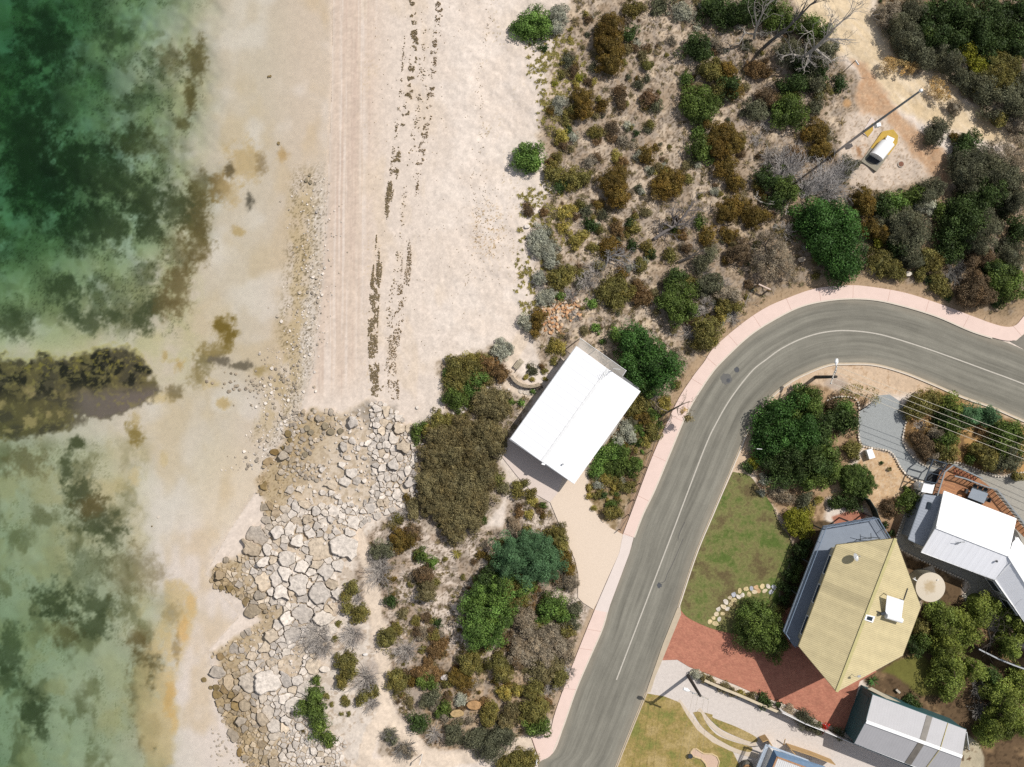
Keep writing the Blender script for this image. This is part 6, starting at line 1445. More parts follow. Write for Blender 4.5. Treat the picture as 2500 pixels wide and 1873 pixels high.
    for _ in range(46):
        x, y = rr.gauss(1118, 14), rr.gauss(1000, 5)
        if rr.random() < .45: x, y = rr.uniform(1190, 1250), rr.gauss(955, 12)
        if rr.random() < .3: x, y = rr.gauss(1045, 20), rr.gauss(1095, 25)
        stone('garden_stone', x, y, rr.uniform(1.8, 4), .15, look(232, 220, 208), 'small pale stone at the edge of the beach-side shrubs', 'stone', 'pale stones at the beach-side shrubs', None, 1.2, rr.uniform(0, 3))
small_stones()

def seaweed():
    rr = random.Random(21)
    def lump(hp, x, y, rx, ry, ang, tint, hue):
        n = 8; ring = []; z = gz1(x, y); vs = []
        off = [rr.uniform(.6, 1.25) for _ in range(n)]
        for s, hh in ((1.0, .0), (.8, .04), (.4, .075)):
            for i in range(n):
                t = 2 * math.pi * i / n; a, b = rx * s * off[i] * math.cos(t), ry * s * off[i] * math.sin(t)
                w_ = P(x + a * math.cos(ang) - b * math.sin(ang), y + a * math.sin(ang) + b * math.cos(ang), z); w_.z = z + hh * rr.uniform(.7, 1.3) - (.03 if s == 1 else 0); vs.append(w_)
        c = len(vs); vs.append(P(x, y, z)); vs[-1].z = z + .075
        fs = [(r * n + (i + 1) % n, r * n + i, (r + 1) * n + i, (r + 1) * n + (i + 1) % n) for r in range(2) for i in range(n)] + [(2 * n + (i + 1) % n, 2 * n + i, c) for i in range(n)]
        hp.add(vs, fs, tint, hue)
    L1 = catmull([(1003, -60), (1008, 60), (1012, 110), (1002, 200), (988, 290), (968, 400), (952, 470), (940, 520), (930, 570), (924, 640), (916, 700), (912, 770), (910, 840), (914, 900), (920, 968)], 900)
    L2 = catmull([(1075, -60), (1070, 60), (1058, 150), (1048, 260), (1030, 370), (1016, 450), (1008, 540), (998, 600), (990, 660), (980, 730), (968, 800), (958, 870), (960, 920), (962, 975)], 900)
    L3 = catmull([(988, 90), (982, 170), (976, 250), (966, 330), (956, 400), (945, 490)], 300)
    L4 = catmull([(1040, 60), (1030, 200), (1010, 340), (990, 460), (978, 560), (965, 680), (952, 760), (945, 860), (940, 950)], 500)
    for nm, L, cnt, sd, sz, tn, dens, lb in (('a', L1, 3200, 4.2, (.7, 1.7), .9, None, 'thick dark olive line of beach-cast seaweed clumps nearest the water'), ('b', L2, 1700, 6.5, (.6, 1.4), .95, None, 'speckled brown seaweed line farther up the beach'),
                                       ('c', L3, 200, 1.6, (.7, 1.4), .8, None, 'thin broken thread of seaweed on the seaward side of the thick line'), ('d', L4, 240, 4, (.7, 1.8), .9, None, 'sparse seaweed scraps between the two main lines')):
        hp = Heap(); k = 0; tries = 0
        while k < cnt and tries < 90000:
            tries += 1
            t = rr.random(); i = int(t * (len(L) - 1)); x, y = L[i]
            if nm in 'ab':
                g = min(1, max(0, (y - 430) / 260.0)); off = rr.uniform(-1, 1) * (9 + 3 * g if nm == 'a' else 9 + 5 * g)
                xx, yy = x + off, y + rr.uniform(-2, 2)
                f = float(fbm(np.array([xx / 9.0 + ord(nm)]), np.array([yy / (8.0 + 6 * g)]), 3, ord(nm) % 7)[0]) - .012 * abs(off) * .5
                if f < (.57 - .17 * g if nm == 'a' else .55 - .07 * g): continue
            else:
                if float(fbm(np.array([y / 9.0]), np.array([x / 30.0 + ord(nm)]), 2, ord(nm) % 7)[0]) < .5: continue
                xx, yy = x + rr.gauss(0, sd), y + rr.gauss(0, 3)
            r = rr.uniform(*sz)
            lump(hp, xx, yy, r * rr.uniform(1, 1.9), r, rr.choice([0, 0, .5, -.6, 1.2]) + rr.uniform(-.5, .5), rr.uniform(.72, 1.25), rr.uniform(0, .5) + (.3 if nm == 'b' else 0)); k += 1
        prop(hp.build('seaweed', M['weed'], look(158, 144, 116)), lb, 'seaweed', kind='stuff')
    hp = Heap()
    for _ in range(420):
        if rr.random() < .6: x, y = rr.gauss(1190, 30), rr.gauss(560, 70)
        else: y = rr.uniform(-20, 700); x = 1190 + 8 * math.sin(y / 40) - y * .06 + rr.gauss(0, 5)
        if rr.random() < .25: x, y = rr.uniform(900, 1150), rr.uniform(0, 950)
        lump(hp, x, y, rr.uniform(.8, 1.8), rr.uniform(.5, 1.0), rr.uniform(0, 3), rr.uniform(.9, 1.5), .3)
    prop(hp.build('drift_crumbs', M['weed'], look(160, 144, 110)), 'scattered drift crumbs on the dry upper beach', 'debris', kind='stuff')
seaweed()
# ------------------------------------------------------------------ plants
RS = np.random.RandomState(5)
# look colour, leaf length m, lump radius m, leaf aspect, outward bias, words, hue spread
STY = {
 'olive':  ((108, 92, 44), .13, .26, .5, 1.0, 'olive brown rounded', .25),
 'oliveg': ((116, 112, 62), .15, .30, .55, .9, 'olive green', .2),
 'green':  ((86, 104, 48), .17, .36, .6, .9, 'green leafy', .12),
 'dark':   ((62, 80, 40), .18, .42, .6, .9, 'dark green dense', .12),
 'deep':   ((62, 94, 42), .20, .50, .6, .9, 'deep green glossy', .08),
 'bright': ((94, 122, 58), .17, .36, .6, .9, 'bright green', .15),
 'silver': ((164, 166, 150), .12, .22, .5, .7, 'silver grey', .08),
 'khaki':  ((124, 116, 82), .13, .24, .55, .8, 'khaki', .15),
 'rust':   ((126, 102, 68), .13, .22, .5, .7, 'rust brown', .12),
 'yellow': ((152, 142, 76), .15, .25, .5, .7, 'yellow green', .2),
 'lime':   ((134, 136, 46), .15, .28, .5, .8, 'bright yellow green', .1),
 'teal':   ((84, 116, 80), .20, .30, .28, .7, 'blue green feathery', .05),
 'grey':   ((148, 138, 120), .15, .28, .35, .5, 'grey brown twiggy', .12),
 'brown':  ((112, 96, 74), .14, .26, .45, .6, 'dull brown', .2),
 'dgrey':  ((100, 102, 80), .18, .34, .35, .6, 'dark grey green', .1),
 'straw':  ((186, 162, 112), .16, .26, .3, .5, 'straw coloured dry', .15),
 'gum':    ((112, 126, 58), .20, .42, .5, .9, 'yellow green gum-leaved', .15),
 'clip':   ((86, 106, 52), .11, .16, .6, 1.2, 'clipped green', .1),
}
def leaf_cloud(circles, hs, style, seed, cover=1.7, lmax=60000, lscale=1.0, gaps=0.0, core=True):
    """circles: (x, y, r, h) in metres about the base; returns coords, quads, tris, tint and hue per face"""
    col, ls, lr0, asp, bias, wd, hsp = STY[style]; ls *= lscale
    rs = np.random.RandomState(seed)
    co = []; tint = []; hue = []
    tv = []; tf = []; tt = []; th = []; nv = 0
    big = ls > .165
    for (cx, cy, r, h) in circles:
        lr = lr0 * (0.75 + 0.35 * min(1.6, r)) * (1.2 if big else 1); lr = min(lr, r * .5)
        nl = int((2.6 if big else 3.0) * (r / lr) ** 2) + 5
        an = rs.rand(nl) * 2 * np.pi; up = rs.rand(nl) ** .75
        rad = np.sqrt(1 - up ** 2)
        ph = rs.rand(3) * 6.28
        lob = 1 + .15 * np.sin(2 * an + ph[1]) + .13 * np.sin(3 * an + ph[0]) + .10 * np.sin(5 * an + ph[1]) + .06 * np.sin(8 * an + ph[2])
        jit = (.50 + .50 * rs.rand(nl)) if big else (.70 + .24 * rs.rand(nl))
        L = np.c_[cx + r * rad * np.cos(an) * lob * jit, cy + r * rad * np.sin(an) * lob * jit, h * (.16 + .72 * up) * ((.48 + .66 * rs.rand(nl)) if big else (.78 + .27 * rs.rand(nl)))]
        keep = rs.rand(nl) > gaps; L = L[keep]; nl = len(L)
        cj = rs.normal(1, .1); ch = rs.uniform(-.25, .35)
        pt = fbm(L[:, 0] * .9 + seed, L[:, 1] * .9, 2, seed % 11)
        lt = np.clip(rs.normal(1, .27 if big else .22, nl) * cj, .45, 1.7); lh = np.clip(rs.normal(.45, .4, nl) + ch + 2.2 * (pt - .5), 0, 1.6) * hsp * 1.5
        lrr = lr * (.65 + .7 * rs.rand(nl))
        area = 2.0 * np.pi * r * r * (.5 + .5 * min(1, h / r)); la = ls * ls * asp * .5
        n = int(min(lmax, cover * area / la)); 
        k = rs.randint(0, nl, n)
        d = rs.normal(size=(n, 3)); d[:, 2] = np.abs(d[:, 2]) * 1.0 - .25 * rs.rand(n); d /= np.linalg.norm(d, axis=1)[:, None]
        p = L[k] + d * (lrr[k] * (.7 + .4 * rs.rand(n)))[:, None] * np.array([1, 1, .85])
        p[:, 2] = np.maximum(p[:, 2], .03)
        nn = d * bias + rs.normal(size=(n, 3)) * .55; nn /= np.linalg.norm(nn, axis=1)[:, None]
        a = np.cross(nn, rs.normal(size=(n, 3))); a /= np.linalg.norm(a, axis=1)[:, None] + 1e-9
        b = np.cross(nn, a); sz = ls * (.7 + .6 * rs.rand(n))
        q = np.stack([p - a * (sz / 2)[:, None], p + b * (sz * asp / 2)[:, None], p + a * (sz / 2)[:, None], p - b * (sz * asp / 2)[:, None]], 1)
        co.append(q.reshape(-1, 3)); tint.append(lt[k] * np.clip(rs.normal(1, .16, n), .6, 1.5)); hue.append(np.clip(lh[k] + rs.normal(0, .06, n), 0, 1))
        if core:
            m1, m2 = 10, 4; vs = []
            for j in range(m2):
                e = j / m2 * math.pi / 2
                for i in range(m1):
                    t = 2 * math.pi * i / m1; rr_ = r * (.56 if big else .66) * math.cos(e) * (1 + .12 * rs.rand()); vs.append((cx + rr_ * math.cos(t), cy + rr_ * math.sin(t), max(.02, h * (.55 if big else .70) * math.sin(e))))
            vs.append((cx, cy, h * (.55 if big else .70))); b0 = len(tv)
            tv += vs
            for j in range(m2 - 1):
                for i in range(m1):
                    A, B, C_, D_ = j * m1 + i, j * m1 + (i + 1) % m1, (j + 1) * m1 + (i + 1) % m1, (j + 1) * m1 + i
                    tf += [(b0 + A, b0 + B, b0 + C_), (b0 + A, b0 + C_, b0 + D_)]
            tf += [(b0 + (m2 - 1) * m1 + i, b0 + (m2 - 1) * m1 + (i + 1) % m1, b0 + m1 * m2) for i in range(m1)]
    co = np.concatenate(co); nq = len(co) // 4
    quads = np.arange(nq * 4).reshape(-1, 4)
    tint = np.concatenate(tint); hue = np.concatenate(hue)
    if core:
        tris = np.array(tf) + len(co); co = np.concatenate([co, np.array(tv)])
        tint = np.r_[tint, np.full(len(tris), .8)]; hue = np.r_[hue, np.zeros(len(tris))]
    else: tris = None
    return co, quads, tris, tint, hue
def leaf_mesh(name, *a, **k):
    co, q, t, ti, hu = leaf_cloud(*a, **k); me = np_mesh(name, co, q, t); face_attr(me, 'tint', ti); face_attr(me, 'hue', hu); me.materials.append(M['leaf']); return me
def leafcol(style, v=1.0):
    c = look(*STY[style][0], k=0.92); return tuple(x * v for x in c)

PROTO = {}
def shrub_proto(style, cls, var, asp):
    key = (style, cls, var, asp)
    if key not in PROTO:
        r = (.35, .6, .95, 1.5)[cls]
        PROTO[key] = leaf_mesh('shrub', [(0, 0, r, r * asp)], None, style, hash(key) % 9999 if False else (cls * 31 + var * 7 + len(style) * 101 + sum(map(ord, style))), cover=1.8, lscale=(.8, .9, 1, 1.1)[cls], gaps=.12 if style in ('silver', 'rust', 'yellow', 'grey', 'brown', 'straw') else .04)
    return PROTO[key], (.35, .6, .95, 1.5)[cls]
LOW = []
def put_shrub(x, y, rp, style, hgt=None, rr=rnd, group=None, zoff=0.0):
    r = rp / S; asp = .85 if hgt is None else hgt / r
    cls = 0 if r < .45 else 1 if r < .75 else 2 if r < 1.2 else 3
    q = .6 if asp < .72 else .9 if asp < 1.05 else 1.25
    me, r0 = shrub_proto(style, cls, rr.randint(0, 2 if cls else 1), q)
    if rp < 15:
        h = r * q; z = gz1(x, y); p = P(x, y, z + .35 * h); v = rr.uniform(.85, 1.15)
        LOW.append((me, (p.x, p.y, z), r / r0, rr.uniform(0, 6.28), tuple(t * v for t in leafcol(style)))); return None
    o = bpy.data.objects.new('shrub', me); COL.objects.link(o)
    h = r * q; z = gz1(x, y); p = P(x, y, z + .35 * h); o.location = (p.x, p.y, z + zoff)
    s = r / r0; o.scale = (s * rr.uniform(.85, 1.2), s * rr.uniform(.8, 1.1), s); o.rotation_euler = (0, 0, rr.uniform(0, 6.28))
    v = rr.uniform(.85, 1.15); c = leafcol(style, v); o.color = (c[0] * rr.uniform(.93, 1.07), c[1], c[2] * rr.uniform(.9, 1.1), 1)
    sz = 'tiny' if rp < 8 else 'small' if rp < 14 else 'medium' if rp < 24 else 'large'
    prop(o, uniq('%s %s shrub' % (sz, STY[style][5]), x, y), 'shrub', group)
    return o

SEED = [100]
def put_mass(style, h, cs, label=None, tree=False, gaps=.05, cover=1.6, name=None, cat=None, group=None, core=True, v=1.0):
    """one plant grown from several picture circles"""
    SEED[0] += 1; rr = random.Random(SEED[0])
    bx = sum(c[0] * c[2] for c in cs) / sum(c[2] for c in cs); by = sum(c[1] * c[2] for c in cs) / sum(c[2] for c in cs)
    z = gz1(bx, by); k = .6 if tree else .35
    hh = [h * rr.uniform(.8, 1.05) * (min(1, (c[2] / S) / max(.3, h * .55)) ** .5) for c in cs]
    base = P(bx, by, z + k * h); base.z = z
    loc = [(P(c[0], c[1], z + k * hc).x - base.x, P(c[0], c[1], z + k * hc).y - base.y, c[2] / S, hc) for c, hc in zip(cs, hh)]
    lab = label or uniq('%s %s %s' % ('large' if len(cs) > 2 else 'medium', STY[style][5], 'tree' if tree else 'shrub'), bx, by)
    c = leafcol(style, v * rr.uniform(.93, 1.07))
    if not tree:
        me = leaf_mesh('shrub', loc, None, style, SEED[0], cover=cover, gaps=gaps, core=core)
        o = bpy.data.objects.new(name or 'shrub', me); COL.objects.link(o); o.location = base; o.color = (*c, 1)
        return prop(o, lab, cat or 'shrub', group or STY[style][5] + ' shrubs')
    root = empty(name or 'tree', base); prop(root, lab, cat or 'tree', group or STY[style][5] + ' trees')
    loc2 = [(a, b, r, hc) for a, b, r, hc in loc]
    co, q, t, ti, hu = leaf_cloud(loc2, None, style, SEED[0], cover=cover, gaps=gaps, core=core)
    me = np_mesh('crown', co, q, t); face_attr(me, 'tint', ti); face_attr(me, 'hue', hu); me.materials.append(M['leaf'])
    o = bpy.data.objects.new('crown', me); COL.objects.link(o); o.parent = root; o.color = (*c, 1)
    mb = MB(); mb.tube([(0, 0, -.2), (.05, .03, h * .3), (.0, .0, h * .55)], [.17 + .02 * h, .14 + .015 * h, .09], 8)
    for a, b, r, hc in loc: mb.tube([(.03, .02, h * .25), (a * .5, b * .5, hc * .5), (a, b, hc * .72)], [.1, .06, .03], 6)
    tr = mk('trunk', mb.v, mb.f, M['wood'], None, look(110, 96, 80)); tr.parent = root; face_attr(tr.data, 'tint', [1.0] * len(mb.f)); face_attr(tr.data, 'hue', [0.0] * len(mb.f))
    return root

# ---- dead wood
def twig_fan(n, length, rr, spread=1.0, up=.5, base_r=.02, curl=.5, sub=2, dirn=None, dspread=3.14):
    mb = MB()
    for _ in range(n):
        an = rr.uniform(0, 6.283) if dirn is None else dirn + rr.gauss(0, dspread)
        L = length * rr.uniform(.55, 1.1); p = Vector((rr.gauss(0, .12), rr.gauss(0, .12), 0)); d = Vector((math.cos(an) * spread, math.sin(an) * spread, up * rr.uniform(.4, 1.4))).normalized()
        pts = [p]
        for k in range(4):
            d = (d + Vector((rr.gauss(0, curl * .3), rr.gauss(0, curl * .3), rr.gauss(0, .12)))).normalized(); p = p + d * L / 4; pts.append(p)
            if k >= 1:
                for _s in range(sub):
                    d2 = (d + Vector((rr.gauss(0, .6), rr.gauss(0, .6), rr.gauss(.1, .3)))).normalized(); l2 = L * rr.uniform(.2, .4)
                    e = p + d2 * l2; mb.tube([p, (p + e) / 2 + Vector((rr.gauss(0, .03), rr.gauss(0, .03), .02)), e], [base_r * .55, base_r * .45, base_r * .25], 3, cap=False)
        mb.tube(pts, [base_r * (1.1 - .2 * k) for k in range(5)], 3, cap=False)
    return mb
def put_twigs(x, y, rp, rr, col=(188, 180, 172), n=46, up=.45, label=None, curl=.6, dirn=None, dspread=3.14, br=.026, group=None):
    mb = twig_fan(n, rp / S * 1.05, rr, 1.0, up, br, curl, 2, dirn, dspread)
    z = gz1(x, y); o = mk('dead_shrub', mb.v, mb.f, M['wood'], None, look(*col)); face_attr(o.data, 'tint', [rr.uniform(.75, 1.15) for _ in mb.f]); face_attr(o.data, 'hue', [0.0] * len(mb.f))
    p = P(x, y, z + .3); o.location = (p.x, p.y, z); prop(o, label or uniq('leafless grey dead shrub with fine twigs', x, y), 'dead shrub', group or 'dead shrubs in the scrub'); return o
def dead_tree(paths, label, col=(196, 188, 178), seed=1, r0=.16, twig=1.0, fine=True):
    """paths: main limbs as lists of (x, y, z) picture points with heights; twigs grow along them"""
    rr = random.Random(seed); b = paths[0][0]; base = P(b[0], b[1], b[2]); root = empty('dead_tree', (base.x, base.y, max(0, b[2] - .1))); prop(root, label, 'dead tree')
    mt = MB(); ml = MB()
    def grow(p, d, L, r, lev):
        pts = [p]; q = p; dd = d
        for k in range(4):
            dd = (dd + Vector((rr.gauss(0, .22), rr.gauss(0, .22), rr.gauss(.03, .14)))).normalized(); q = q + dd * L / 4; pts.append(q)
            if lev > 0 and k > 0 and rr.random() < .85:
                sd_ = (dd + Vector((rr.gauss(0, .7), rr.gauss(0, .7), rr.gauss(.1, .3)))).normalized(); grow(q, sd_, L * rr.uniform(.4, .65), r * .6, lev - 1)
        ml.tube(pts, [max(.010, r * (.8 - .15 * k)) for k in range(5)], 4, cap=False)
    for i, pth in enumerate(paths):
        w = [P(*t) for t in pth]; n = len(w); L = sum((w[k + 1] - w[k]).length for k in range(n - 1)); rs_ = r0 * (1 if i == 0 else .6)
        mt.tube(w, [max(.03, rs_ * (1 - .75 * k / (n - 1))) for k in range(n)], 7)
        for k in range(n - 1):
            seg = w[k + 1] - w[k]
            for _ in range(int(4 * twig) if fine else 1):
                t = rr.uniform(.2 if k else .5, 1); d = (seg.normalized() + Vector((rr.gauss(0, .6), rr.gauss(0, .6), rr.gauss(.15, .25)))).normalized()
                grow(w[k] + seg * t, d, L * rr.uniform(.18, .38), rs_ * .38 * (1 - .5 * k / n), 2)
    t = mk('trunk', mt.v, mt.f, M['wood'], root, look(*[v * .95 for v in col])); face_attr(t.data, 'tint', [1.0] * len(mt.f)); face_attr(t.data, 'hue', [0.] * len(mt.f))
    o = mk('branches', ml.v, ml.f, M['wood'], root, look(*col)); face_attr(o.data, 'tint', [rr.uniform(.85, 1.1) for _ in ml.f]); face_attr(o.data, 'hue', [0.] * len(ml.f))
    return root

